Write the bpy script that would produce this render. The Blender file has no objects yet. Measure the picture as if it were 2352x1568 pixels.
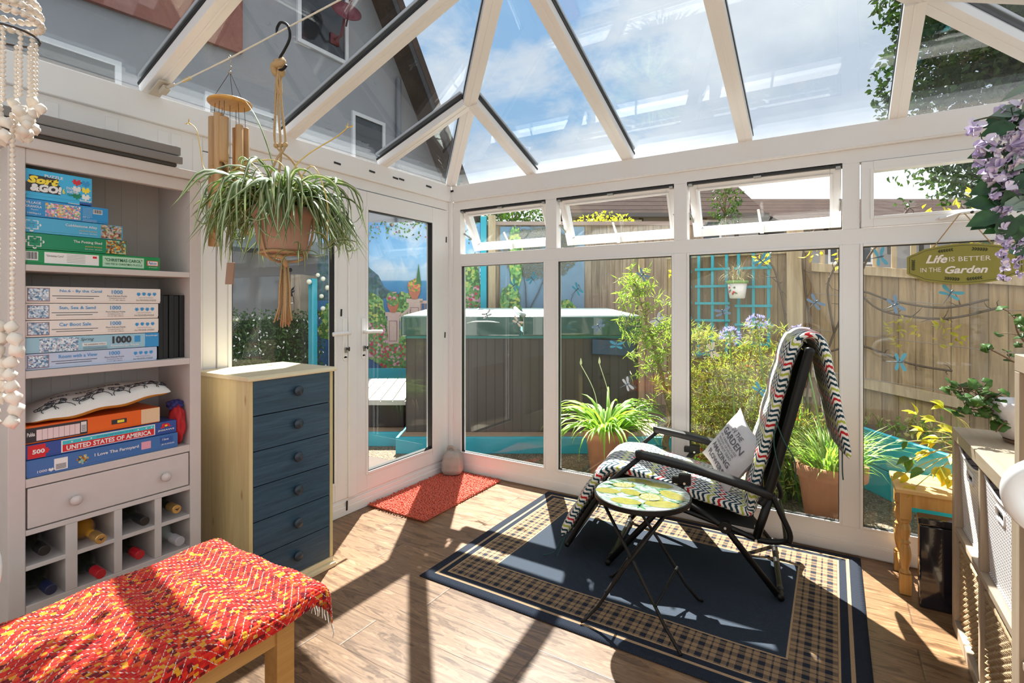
import bpy, math, random
from mathutils import Vector as V, Matrix as MX
SC = bpy.context.scene
COL = SC.collection
PI = math.pi

# ---------------------------------------------------------------- camera
cam = bpy.data.cameras.new('camera'); camo = bpy.data.objects.new('camera', cam); COL.objects.link(camo)
camo.location = (2.6155, -3.2687, 1.32); camo.rotation_euler = (PI/2, 0, 0.5566)
cam.sensor_fit = 'HORIZONTAL'; cam.sensor_width = 36.0
cam.lens = 36.0*1186.5/2352.0
cam.shift_y = -(784.0-700.2)/2352.0
cam.clip_start = 0.05; cam.clip_end = 500
SC.camera = camo
# ---------------------------------------------------------------- colour management
SC.view_settings.view_transform = 'Standard'; SC.view_settings.look = 'None'
SC.view_settings.gamma = 1.0; SC.view_settings.use_curve_mapping = False
SC.view_settings.exposure = 0.08
SC.cycles.use_denoising = True
SC.cycles.max_bounces = 10; SC.cycles.transparent_max_bounces = 24
SC.cycles.diffuse_bounces = 5; SC.cycles.glossy_bounces = 4
SC.cycles.sample_clamp_indirect = 6.0
SC.cycles.caustics_reflective = False; SC.cycles.caustics_refractive = False

# ---------------------------------------------------------------- node helper
class N:
    def __init__(s, tree): s.t = tree; s.L = tree.links
    def n(s, typ, **kw):
        x = s.t.nodes.new(typ)
        for k, v in kw.items():
            if k[0] == '_': s.put(x.inputs[k[1:].replace('_', ' ')], v)
            else: setattr(x, k, v)
        return x
    def put(s, sock, v):
        if isinstance(v, bpy.types.NodeSocket): s.L.new(v, sock)
        elif isinstance(v, bpy.types.Node): s.L.new(v.outputs[0], sock)
        else:
            if isinstance(v, (tuple, list)) and len(v) == 3 and sock.type == 'RGBA': v = (*v, 1)
            sock.default_value = v
    def m(s, op, a, b=None, c=None, clamp=False):
        x = s.n('ShaderNodeMath', operation=op, use_clamp=clamp)
        s.put(x.inputs[0], a)
        if b is not None: s.put(x.inputs[1], b)
        if c is not None: s.put(x.inputs[2], c)
        return x.outputs[0]
    def mix(s, f, a, b, blend='MIX'):
        x = s.n('ShaderNodeMix', data_type='RGBA', blend_type=blend)
        s.put(x.inputs[0], f); s.put(x.inputs[6], a); s.put(x.inputs[7], b)
        return x.outputs[2]
    def ramp(s, f, stops, interp='LINEAR'):
        x = s.n('ShaderNodeValToRGB'); x.color_ramp.interpolation = interp
        e = x.color_ramp.elements
        while len(e) < len(stops): e.new(0.5)
        for i, (p, c) in enumerate(stops):
            e[i].position = p
            e[i].color = (c, c, c, 1) if not isinstance(c, (tuple, list)) else (*c, 1)
        s.put(x.inputs[0], f); return x.outputs[0]
    def noise(s, vec, scale, detail=3, rough=0.5, dist=0, col=False):
        x = s.n('ShaderNodeTexNoise'); s.put(x.inputs['Vector'], vec)
        s.put(x.inputs['Scale'], scale); x.inputs['Detail'].default_value = detail
        x.inputs['Roughness'].default_value = rough; x.inputs['Distortion'].default_value = dist
        return x.outputs[1 if col else 0]
    def vor(s, vec, scale, out=0, rnd=1.0, feature='F1'):
        x = s.n('ShaderNodeTexVoronoi', feature=feature); s.put(x.inputs['Vector'], vec)
        x.inputs['Scale'].default_value = scale; x.inputs['Randomness'].default_value = rnd
        return x.outputs[out]
    def sep(s, v):
        x = s.n('ShaderNodeSeparateXYZ'); s.put(x.inputs[0], v); return x.outputs
    def comb(s, a=0, b=0, c=0):
        x = s.n('ShaderNodeCombineXYZ')
        for i, q in enumerate((a, b, c)): s.put(x.inputs[i], q)
        return x.outputs[0]
    def mul(s, v, k):
        x = s.n('ShaderNodeVectorMath', operation='MULTIPLY'); s.put(x.inputs[0], v); s.put(x.inputs[1], k)
        return x.outputs[0]
    def wn(s, v):
        x = s.n('ShaderNodeTexWhiteNoise', noise_dimensions='3D'); s.put(x.inputs[0], v); return x.outputs
    def obj(s): return s.n('ShaderNodeTexCoord').outputs['Object']
    def gen(s): return s.n('ShaderNodeTexCoord').outputs['Generated']
    def uv(s): return s.n('ShaderNodeTexCoord').outputs['UV']
    def pos(s): return s.n('ShaderNodeNewGeometry').outputs['Position']
    def bump(s, h, strength=0.5, dist=0.01):
        x = s.n('ShaderNodeBump'); x.inputs['Strength'].default_value = strength
        x.inputs['Distance'].default_value = dist; s.put(x.inputs['Height'], h); return x.outputs[0]

def newmat(name):
    m = bpy.data.materials.new(name); m.use_nodes = True
    t = m.node_tree; t.nodes.clear(); return m, N(t)
def finish(n, shader):
    o = n.n('ShaderNodeOutputMaterial'); n.L.new(shader, o.inputs[0])
def bsdf(n, color, rough=0.5, metal=0.0, normal=None, spec=0.5, coat=0.0, sheen=0.0, trans=0.0):
    b = n.n('ShaderNodeBsdfPrincipled')
    n.put(b.inputs['Base Color'], color); n.put(b.inputs['Roughness'], rough)
    n.put(b.inputs['Metallic'], metal); b.inputs['Specular IOR Level'].default_value = spec
    b.inputs['Coat Weight'].default_value = coat; b.inputs['Sheen Weight'].default_value = sheen
    b.inputs['Transmission Weight'].default_value = trans
    if normal is not None: n.put(b.inputs['Normal'], normal)
    return b.outputs[0]
def plain(name, color, rough=0.5, metal=0.0, var=0.0, scale=20, bump=0.0, spec=0.5, coat=0.0, sheen=0.0):
    m, n = newmat(name); c = (*color, 1); nm = None
    if var or bump:
        f = n.noise(n.pos(), scale, 4, 0.6)
        if var:
            c = n.mix(f, tuple(max(0, q*(1-var)) for q in color), tuple(min(1, q*(1+var)) for q in color))
        if bump: nm = n.bump(f, bump, 0.01)
    finish(n, bsdf(n, c, rough, metal, nm, spec, coat, sheen)); return m
def leafmat(name, c1, c2, scale=9, trans=0.45, rough=0.45, tr_col=None):
    m, n = newmat(name)
    c = n.mix(n.ramp(n.noise(n.pos(), scale, 3), [(0.3, 0.0), (0.7, 1.0)]), c1, c2)
    b = bsdf(n, c, rough, spec=0.4)
    t = n.n('ShaderNodeBsdfTranslucent')
    tc = n.mix(1.0, c, tr_col or (1.1, 1.25, 0.5), 'MULTIPLY'); n.put(t.inputs[0], tc)
    x = n.n('ShaderNodeMixShader'); x.inputs[0].default_value = trans
    n.L.new(b, x.inputs[1]); n.L.new(t.outputs[0], x.inputs[2]); finish(n, x.outputs[0]); return m
def woodmat(name, c1, c2, axis=2, scale=1.0, rough=0.5, bump=0.1, knots=None):
    m, n = newmat(name); p = n.pos(); st = [22, 22, 22]; st[axis] = 1.6
    f = n.noise(n.mul(p, tuple(q*scale for q in st)), 1.0, 5, 0.65, 0.8)
    f2 = n.noise(n.mul(p, tuple(q*scale*4 for q in st)), 1.0, 3, 0.6)
    g = n.m('ADD', n.m('MULTIPLY', f, 0.75), n.m('MULTIPLY', f2, 0.25))
    c = n.mix(n.ramp(g, [(0.32, 0.0), (0.68, 1.0)]), c1, c2)
    if knots:
        q = n.mul(p, tuple(2.2 if i == axis else 6.5 for i in range(3)))
        k = n.ramp(n.vor(q, 1.6), [(0.03, 1.0), (0.11, 0.0)])
        c = n.mix(n.m('MULTIPLY', k, 0.75), c, knots)
    finish(n, bsdf(n, c, rough, normal=n.bump(g, bump, 0.004))); return m
def glassmat(name, tint=(0.93, 0.96, 0.955), refl=1.0):
    m, n = newmat(name)
    t = n.n('ShaderNodeBsdfTransparent'); t.inputs[0].default_value = (*tint, 1)
    g = n.n('ShaderNodeBsdfGlossy'); g.inputs['Roughness'].default_value = 0.0
    f = n.n('ShaderNodeFresnel'); bf = n.n('ShaderNodeNewGeometry').outputs['Backfacing']; n.put(f.inputs[0], n.m('ADD', n.m('MULTIPLY', bf, 1/1.45-1.45), 1.45))
    k = n.m('MULTIPLY', f.outputs[0], refl, clamp=True)
    x = n.n('ShaderNodeMixShader'); n.put(x.inputs[0], k)
    n.L.new(t.outputs[0], x.inputs[1]); n.L.new(g.outputs[0], x.inputs[2]); finish(n, x.outputs[0]); return m

# ---------------------------------------------------------------- world: bright broken cloud with a blue gap
w = bpy.data.worlds.new('sky'); SC.world = w; w.use_nodes = True
w.node_tree.nodes.clear(); n = N(w.node_tree)
d = n.gen(); sx = n.sep(d)
def dirmask(v, c0, c1):
    q = n.n('ShaderNodeVectorMath', operation='DOT_PRODUCT'); n.put(q.inputs[0], d)
    q.inputs[1].default_value = V(v).normalized(); return n.ramp(q.outputs['Value'], [(c0, 0.0), (c1, 1.0)])
hor = n.m('DIVIDE', 1.0, n.m('ADD', n.m('ABSOLUTE', sx[2]), 0.25))
pv = n.comb(n.m('MULTIPLY', sx[0], hor), n.m('MULTIPLY', sx[1], hor), sx[2])
cl = n.noise(pv, 2.3, 7, 0.62, 0.35)
blue = n.m('MAXIMUM', dirmask((-.54, .84, .52), 0.90, 0.992), n.m('MULTIPLY', dirmask((-.42, .93, .40), 0.965, 0.996), 0.85))
cf = n.ramp(n.m('SUBTRACT', n.m('ADD', cl, 0.37), n.m('MULTIPLY', blue, 0.42)), [(0.40, 0.0), (0.52, 0.78), (0.60, 1.0)])
skyc = n.ramp(sx[2], [(0.0, (0.66, 0.80, 0.93)), (0.35, (0.42, 0.66, 0.93)), (1.0, (0.24, 0.48, 0.84))])
shade = n.noise(pv, 1.4, 5, 0.55)
cloudc = n.mix(n.ramp(shade, [(0.42, 0.0), (0.62, 1.0)]), (0.74, 0.80, 0.90), (1.05, 1.06, 1.08))
sk = n.mix(cf, skyc, cloudc)
sk = n.mix(n.ramp(sx[2], [(0.0, 1.0), (0.02, 0.0)]), sk, (0.30, 0.30, 0.25))
bg = n.n('ShaderNodeBackground'); n.put(bg.inputs[0], sk); bg.inputs[1].default_value = 1.75
o = n.n('ShaderNodeOutputWorld'); n.L.new(bg.outputs[0], o.inputs[0])
# ---------------------------------------------------------------- sun
sl = bpy.data.lights.new('sun', 'SUN'); sl.energy = 25.0; sl.angle = math.radians(0.55); sl.color = (1.0, 0.95, 0.86)
so = bpy.data.objects.new('sun', sl); COL.objects.link(so)
so.rotation_euler = V((-.363, .57, 1.0)).to_track_quat('Z', 'Y').to_euler(); so.location = (-3, 6, 12)

# ---------------------------------------------------------------- mesh builder
class M:
    def __init__(s, xf=None): s.v = []; s.f = []; s.mi = []; s.uv = None; s.xf = xf
    def add(s, vs, fs, mi=0):
        b = len(s.v)
        if s.xf is not None: vs = [s.xf @ V(q) for q in vs]
        s.v += [tuple(q) for q in vs]; s.f += [tuple(b+i for i in f) for f in fs]; s.mi += [mi]*len(fs)
        return s
    def box(s, x0, x1, y0, y1, z0, z1, mi=0):
        vs = [(x, y, z) for x in (x0, x1) for y in (y0, y1) for z in (z0, z1)]
        return s.add(vs, [(0,1,3,2), (4,6,7,5), (0,4,5,1), (2,3,7,6), (0,2,6,4), (1,5,7,3)], mi)
    def obox(s, c, dx, dy, dz, mi=0):       # centre and three half-vectors
        c, dx, dy, dz = V(c), V(dx), V(dy), V(dz)
        vs = [c+a*dx+b*dy+e*dz for a in (-1, 1) for b in (-1, 1) for e in (-1, 1)]
        return s.add(vs, [(0,1,3,2), (4,6,7,5), (0,4,5,1), (2,3,7,6), (0,2,6,4), (1,5,7,3)], mi)
    def beam(s, a, b, wd, h0, h1, up=(0, 0, 1), mi=0):
        a, b = V(a), V(b); d = (b-a).normalized(); u = V(up); u = (u-d*u.dot(d)).normalized(); sd = d.cross(u)
        c = (a+b)/2+u*((h0+h1)/2)
        return s.obox(c, (b-a)/2, sd*wd/2, u*(h1-h0)/2, mi)
    def tube(s, pts, r, n=8, mi=0, closed=False, flat=1.0):
        pts = [V(p) for p in pts]; k = len(pts); rs = r if isinstance(r, (list, tuple)) else [r]*k
        vs = []; prev = None
        for i, p in enumerate(pts):
            if closed: t = pts[(i+1) % k]-pts[i-1]
            else: t = pts[min(i+1, k-1)]-pts[max(i-1, 0)]
            t.normalize() if t.length > 1e-9 else None
            if prev is None:
                a = V((0, 0, 1)) if abs(t.z) < 0.9 else V((1, 0, 0)); u = (a-t*a.dot(t)).normalized()
            else:
                u = prev-t*prev.dot(t); u = u.normalized() if u.length > 1e-6 else prev
            prev = u; w_ = t.cross(u)
            for j in range(n):
                an = 2*PI*j/n; vs.append(p+(u*math.cos(an)*flat+w_*math.sin(an))*rs[i])
        fs = []
        for i in range(k if closed else k-1):
            for j in range(n):
                a = i*n+j; b = i*n+(j+1) % n; c = ((i+1) % k)*n+(j+1) % n; d = ((i+1) % k)*n+j
                fs.append((a, b, c, d))
        if not closed: fs += [tuple(range(n))[::-1], tuple((k-1)*n+j for j in range(n))]
        return s.add(vs, fs, mi)
    def lathe(s, prof, c=(0, 0, 0), n=24, mi=0, ax=None, rad=None):   # prof: (r,z); ax: axis direction
        c = V(c); vs = []; k = len(prof)
        q = V((0, 0, 1)).rotation_difference(V(ax)).to_matrix() if ax else None
        for r_, z in prof:
            for j in range(n):
                an = 2*PI*j/n; rr = r_*(rad(an, z) if rad else 1)
                p = V((rr*math.cos(an), rr*math.sin(an), z)); vs.append(c+(q @ p if q else p))
        fs = [(i*n+j, i*n+(j+1) % n, (i+1)*n+(j+1) % n, (i+1)*n+j) for i in range(k-1) for j in range(n)]
        if prof[0][0] > 1e-6: fs.append(tuple(range(n))[::-1])
        if prof[-1][0] > 1e-6: fs.append(tuple((k-1)*n+j for j in range(n)))
        return s.add(vs, fs, mi)
    def ball(s, c, r, n=10, sc=(1, 1, 1), mi=0):
        c = V(c); m_ = max(4, n//2+1); vs = []
        for i in range(m_+1):
            th = PI*i/m_
            for j in range(n):
                an = 2*PI*j/n
                vs.append(c+V((r*sc[0]*math.sin(th)*math.cos(an), r*sc[1]*math.sin(th)*math.sin(an), r*sc[2]*math.cos(th))))
        fs = [(i*n+j, (i+1)*n+j, (i+1)*n+(j+1) % n, i*n+(j+1) % n) for i in range(m_) for j in range(n)]
        return s.add(vs, fs, mi)
    def poly(s, pts, ext, mi=0):            # planar outline extruded by a vector
        k = len(pts); e = V(ext); vs = [V(p) for p in pts]+[V(p)+e for p in pts]
        fs = [tuple(range(k))[::-1], tuple(range(k, 2*k))]+[(i, (i+1) % k, k+(i+1) % k, k+i) for i in range(k)]
        return s.add(vs, fs, mi)
    def grid(s, fn, nu, nv, mi=0, uvf=None):
        b = len(s.v); vs = [fn(i/nu, j/nv) for i in range(nu+1) for j in range(nv+1)]
        fs = [(i*(nv+1)+j, (i+1)*(nv+1)+j, (i+1)*(nv+1)+j+1, i*(nv+1)+j+1) for i in range(nu) for j in range(nv)]
        s.add(vs, fs, mi)
        if uvf:
            if s.uv is None: s.uv = {}
            for i in range(nu+1):
                for j in range(nv+1): s.uv[b+i*(nv+1)+j] = uvf(i/nu, j/nv)
        return s
    def blade(s, base, az, length, width, up=1.1, droop=2.4, seg=7, mats=(0,), tw=0.0, curl=0.0, lim=None):
        p = V(base); h = V((math.cos(az), math.sin(az), 0)); sd = V((-math.sin(az), math.cos(az), 0))
        ang = up; k = len(mats); vs = []; st = length/seg
        for i in range(seg+1):
            t = i/seg; wd = width*(0.55+0.9*t if t < 0.35 else 0.865*(1-((t-0.35)/0.65)**2.2)+0.02)
            tt = sd*math.cos(tw*t)+V((0, 0, 1))*math.sin(tw*t)
            nrm = (h*math.cos(ang)+V((0, 0, 1))*math.sin(ang)).cross(sd)
            for j in range(k+1):
                q = (j/k-0.5); vs.append(p+tt*wd*q+nrm*(-abs(q)*wd*0.5))
            p = p+(h*math.cos(ang)+V((0, 0, 1))*math.sin(ang))*st
            ang -= droop/seg*(0.6+0.8*t)
            if lim is not None and ang < lim: ang = lim
            if curl: h = (h+sd*curl/seg).normalized(); sd = V((-h.y, h.x, 0))
        b = len(s.v); s.add(vs, [])
        for j in range(k):
            s.f += [(b+i*(k+1)+j, b+i*(k+1)+j+1, b+(i+1)*(k+1)+j+1, b+(i+1)*(k+1)+j) for i in range(seg)]
            s.mi += [mats[j]]*seg
        return s
    def leaf(s, p, d, nrm, L, W, mi=0, fold=0.25):      # pointed leaf of six faces
        p, d, nrm = V(p), V(d).normalized(), V(nrm); nrm = (nrm-d*nrm.dot(d)); nrm = nrm.normalized() if nrm.length > 1e-5 else V((0, 0, 1))
        sd = d.cross(nrm); pr = [(0, 0), (.3, .42), (.6, .40), (1, 0)]; vs = [p]
        for t, wd in pr[1:3]:
            c = p+d*L*t-nrm*(t*t*L*0.18); vs += [c-sd*wd*W+nrm*W*fold, c, c+sd*wd*W+nrm*W*fold]
        vs.append(p+d*L-nrm*L*0.2)
        return s.add(vs, [(0, 2, 1), (0, 3, 2), (1, 2, 5, 4), (2, 3, 6, 5), (4, 5, 7), (5, 6, 7)], mi)
    def build(s, name, mat, parent=None, loc=None, smooth=False, bevel=0, label=None, cat=None, group=None, kind=None, seg=2, solid=0):
        me = bpy.data.meshes.new(name)
        org = V((0, 0, 0)); q = parent
        while q is not None: org = org+V(q.location); q = q.parent
        if loc is not None and parent is None: org = V(loc)
        vs = [(a-org.x, b-org.y, c-org.z) for a, b, c in s.v]
        me.from_pydata(vs, [], s.f)
        mats = mat if isinstance(mat, (list, tuple)) else [mat]
        for q in mats: me.materials.append(q)
        if len(mats) > 1: me.polygons.foreach_set('material_index', s.mi)
        if smooth: me.polygons.foreach_set('use_smooth', [True]*len(me.polygons))
        if s.uv is not None:
            ul = me.uv_layers.new(name='UVMap')
            for lp in me.loops: ul.data[lp.index].uv = s.uv.get(lp.vertex_index, (0, 0))
        me.update()
        o = bpy.data.objects.new(name, me); COL.objects.link(o)
        if parent is not None: o.parent = parent
        elif loc is not None: o.location = loc
        if bevel:
            md = o.modifiers.new('bevel', 'BEVEL'); md.width = bevel; md.segments = seg; md.limit_method = 'ANGLE'; md.angle_limit = 0.6
        if solid:
            md = o.modifiers.new('solid', 'SOLIDIFY'); md.thickness = solid; md.offset = 0
        if parent is None:
            if label: o['label'] = label; o['category'] = cat
            if group: o['group'] = group
        elif label: o['label'] = label
        if kind: o['kind'] = kind
        return o

def thing(name, label, cat, loc=(0, 0, 0), group=None):
    o = bpy.data.objects.new(name, None); COL.objects.link(o); o.empty_display_size = 0.05
    o.location = loc; o['label'] = label; o['category'] = cat
    if group: o['group'] = group
    return o
def struct(name, loc=(0, 0, 0), label=None):
    o = bpy.data.objects.new(name, None); COL.objects.link(o); o.location = loc; o['kind'] = 'structure'
    if label: o['label'] = label
    return o
def copy_tree(o, parent=None):
    c = o.copy(); COL.objects.link(c)
    if parent is not None: c.parent = parent
    for ch in o.children: copy_tree(ch, c)
    return c
def bez(pts, n=8):                      # smooth curve through points
    pts = [V(p) for p in pts]; out = []
    for i in range(len(pts)-1):
        p0 = pts[max(i-1, 0)]; p1 = pts[i]; p2 = pts[i+1]; p3 = pts[min(i+2, len(pts)-1)]
        for j in range(n):
            t = j/n
            out.append(0.5*((2*p1)+(p2-p0)*t+(2*p0-5*p1+4*p2-p3)*t*t+(3*p1-p0-3*p2+p3)*t*t*t))
    out.append(pts[-1]); return out
_txt = {}
def textmesh(s, bold=0.0, shear=0.0):
    key = (s, bold, shear)
    if key not in _txt:
        cu = bpy.data.curves.new('t', 'FONT'); cu.body = s; cu.offset = bold; cu.shear = shear; cu.resolution_u = 2
        cu.extrude = 0.0; ob = bpy.data.objects.new('t', cu); COL.objects.link(ob)
        dg = bpy.context.evaluated_depsgraph_get(); me = bpy.data.meshes.new_from_object(ob.evaluated_get(dg))
        vs = [tuple(v.co) for v in me.vertices]; fs = [tuple(p.vertices) for p in me.polygons]
        bpy.data.objects.remove(ob); bpy.data.curves.remove(cu); bpy.data.meshes.remove(me)
        _txt[key] = (vs, fs)
    return _txt[key]
def text(m, s, org, wid, hgt, X=(0, 1, 0), Y=(0, 0, 1), bold=0.0, shear=0.0, mi=0):
    """lettering filling a box of wid x hgt whose lower-left corner is org"""
    vs, fs = textmesh(s, bold, shear)
    if not vs: return
    x0 = min(v[0] for v in vs); x1 = max(v[0] for v in vs); y0 = min(v[1] for v in vs); y1 = max(v[1] for v in vs)
    if wid is None: wid = (x1-x0)*hgt/(y1-y0)
    X, Y, org = V(X), V(Y), V(org)
    m.add([org+X*((v[0]-x0)/(x1-x0)*wid)+Y*((v[1]-y0)/(y1-y0)*hgt) for v in vs], fs, mi)
def rnd(a, b): return random.uniform(a, b)
def rdir(zb=-1):
    while True:
        v = V((rnd(-1, 1), rnd(-1, 1), rnd(zb, 1)))
        if 0.05 < v.length < 1: return v.normalized()
def cloud(m, c, rad, n, L, W, mi=0, shell=0.35, drop=0.0, nm=1):
    c = V(c)
    for _ in range(n):
        d = rdir(); q = rnd(shell, 1)**0.5
        p = c+V((d.x*rad[0], d.y*rad[1], d.z*rad[2]))*q
        l = rnd(.7, 1.3); dd = (rdir()+d*0.5+V((0, 0, -drop)))
        m.leaf(p, dd, rdir()+V((0, 0, 0.6)), L*l, W*l, mi+random.randrange(nm))
# ================================================================ materials
UPVC = plain('white_upvc', (0.79, 0.775, 0.775), 0.32, var=0.02, scale=6)
UPVC2 = plain('white_upvc_sash', (0.80, 0.79, 0.79), 0.3)
BLACK = plain('black_rubber', (0.012, 0.012, 0.013), 0.5)
GREYM = plain('grey_metal', (0.35, 0.34, 0.33), 0.35, 0.8)
STEEL = plain('steel', (0.62, 0.60, 0.57), 0.3, 0.9)
GLASS = glassmat('window_glass', (0.95, 0.97, 0.965), 0.9)
ROOFG = glassmat('roof_glass', (0.65, 0.68, 0.70), 0.9)
PAINT = plain('white_painted_wood', (0.60, 0.545, 0.525), 0.55, var=0.06, scale=14, bump=0.06)
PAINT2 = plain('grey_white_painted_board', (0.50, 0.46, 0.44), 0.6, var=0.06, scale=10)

def floor_mat():
    m, n = newmat('oak_laminate'); s = n.sep(n.pos())
    row = n.m('FLOOR', n.m('DIVIDE', s[1], 0.192)); fy = n.m('FRACT', n.m('DIVIDE', s[1], 0.192))
    off = n.m('MULTIPLY', n.wn(n.comb(row, 3.0, 0))[0], 1.28)
    xx = n.m('DIVIDE', n.m('ADD', s[0], off), 1.28); col = n.m('FLOOR', xx); fx = n.m('FRACT', xx)
    pl = n.wn(n.comb(row, col, 1.0))[0]
    sh = n.comb(n.m('MULTIPLY', pl, 31.0), n.m('MULTIPLY', pl, 17.0), 0)
    v = n.n('ShaderNodeVectorMath', operation='ADD'); n.put(v.inputs[0], n.pos()); n.put(v.inputs[1], sh)
    p = n.mul(v.outputs[0], (2.0, 13.0, 1.0))
    g1 = n.noise(p, 1.5, 5, 0.62, 1.4); g2 = n.noise(n.mul(v.outputs[0], (6, 120, 1)), 1.0, 3, 0.6)
    rings = n.m('SINE', n.m('MULTIPLY', g1, 42.0))
    g = n.m('ADD', n.m('MULTIPLY', g1, 0.62), n.m('ADD', n.m('MULTIPLY', g2, 0.30), n.m('MULTIPLY', rings, 0.045)))
    c = n.ramp(g, [(0.30, (0.07, 0.032, 0.013)), (0.48, (0.20, 0.108, 0.052)), (0.66, (0.32, 0.190, 0.100))])
    kn = n.ramp(n.vor(n.mul(v.outputs[0], (1.6, 4.2, 1)), 1.3), [(0.03, 1.0), (0.10, 0.0)])
    c = n.mix(n.m('MULTIPLY', kn, 0.6), c, (0.10, 0.045, 0.02))
    c = n.mix(1.0, c, n.mix(pl, (0.86, 0.86, 0.86), (1.12, 1.10, 1.06)), 'MULTIPLY')
    e1 = n.ramp(fy, [(0.0, 1.0), (0.012, 0.0), (0.988, 0.0), (1.0, 1.0)]); e2 = n.ramp(fx, [(0.0, 1.0), (0.002, 0.0), (0.998, 0.0), (1.0, 1.0)])
    e = n.m('MAXIMUM', e1, e2); c = n.mix(n.m('MULTIPLY', e, 0.75), c, (0.05, 0.025, 0.012))
    h = n.m('SUBTRACT', n.m('MULTIPLY', g, 0.3), n.m('MULTIPLY', e, 1.0))
    finish(n, bsdf(n, c, n.m('ADD', n.m('MULTIPLY', g, 0.25), 0.25), normal=n.bump(h, 0.25, 0.002), spec=0.5)); return m
FLOOR = floor_mat()

def rug_mat(x0, x1, y0, y1):
    m, n = newmat('woven_rug'); s = n.sep(n.pos())
    e = n.m('MINIMUM', n.m('MINIMUM', n.m('SUBTRACT', s[0], x0), n.m('SUBTRACT', x1, s[0])),
            n.m('MINIMUM', n.m('SUBTRACT', s[1], y0), n.m('SUBTRACT', y1, s[1])))
    P = 0.070
    def tri(q, per, ph): return n.m('FRACT', n.m('ADD', n.m('DIVIDE', q, per), ph))
    def band(q, a, b): return n.m('MULTIPLY', n.m('GREATER_THAN', q, a), n.m('LESS_THAN', q, b))
    fx, fy = tri(s[0], P, 0), tri(s[1], P, 0)
    bx = n.m('ADD', band(fx, 0.0, 0.34), band(fx, 0.62, 0.72)); by = n.m('ADD', band(fy, 0.0, 0.34), band(fy, 0.62, 0.72))
    tw = n.m('GREATER_THAN', n.m('FRACT', n.m('DIVIDE', n.m('ADD', s[0], s[1]), 0.0068)), 0.5)
    both = n.m('MULTIPLY', bx, by); one = n.m('SUBTRACT', n.m('MAXIMUM', bx, by), both)
    dark = n.m('ADD', both, n.m('MULTIPLY', one, tw), clamp=True)
    NV, TN = (0.024, 0.029, 0.043), (0.33, 0.215, 0.125)
    plaid = n.mix(dark, TN, NV)
    def st(a, b): return band(e, a, b)
    c = n.mix(st(0.105, 0.262), NV, plaid)
    ln = n.m('ADD', n.m('ADD', st(0.052, 0.066), st(0.096, 0.104)), st(0.262, 0.270), clamp=True)
    c = n.mix(ln, c, (0.44, 0.29, 0.17))
    inn = n.m('GREATER_THAN', e, 0.27); c = n.mix(inn, c, (0.037, 0.047, 0.066))
    rx = n.m('SINE', n.m('MULTIPLY', s[0], 2*PI/0.0085)); ry = n.m('SINE', n.m('MULTIPLY', s[1], 2*PI/0.0085))
    h = n.m('MULTIPLY', rx, ry); f = n.noise(n.pos(), 260, 2)
    c = n.mix(1.0, c, n.mix(n.m('MULTIPLY', n.m('ADD', h, f), 0.5), (0.82, 0.82, 0.82), (1.28, 1.28, 1.28)), 'MULTIPLY')
    finish(n, bsdf(n, c, 0.85, normal=n.bump(h, 0.5, 0.002), spec=0.08)); return m

# ================================================================ floor and walls
W = 3.60; YB = -4.7; ZE = 2.265; TP = 0.361
M().box(-.02, W+.02, YB, .02, -.06, 0).build('floor', FLOOR, kind='structure')
M().box(-.10, W+.1, YB-.12, YB, -.1, 3.2).build('wall_back', plain('back_plaster', (0.72, 0.68, 0.63), 0.8), kind='structure')

def frame_rect(m, ax, a0, a1, z0, z1, wd, d0, d1, mi=0):
    """rectangular frame in the plane ax ('x': along x at depth y; 'y': along y at depth x)"""
    for (p, q, r, t) in ((a0, a0+wd, z0, z1), (a1-wd, a1, z0, z1), (a0+wd, a1-wd, z0, z0+wd), (a0+wd, a1-wd, z1-wd, z1)):
        if ax == 'x': m.box(p, q, d0, d1, r, t, mi)
        else: m.box(d0, d1, p, q, r, t, mi)
def pane(m, ax, a0, a1, z0, z1, d, th=0.02):
    if ax == 'x': m.box(a0, a1, d, d+th, z0, z1)
    else: m.box(d-th, d, a0, a1, z0, z1)

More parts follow.
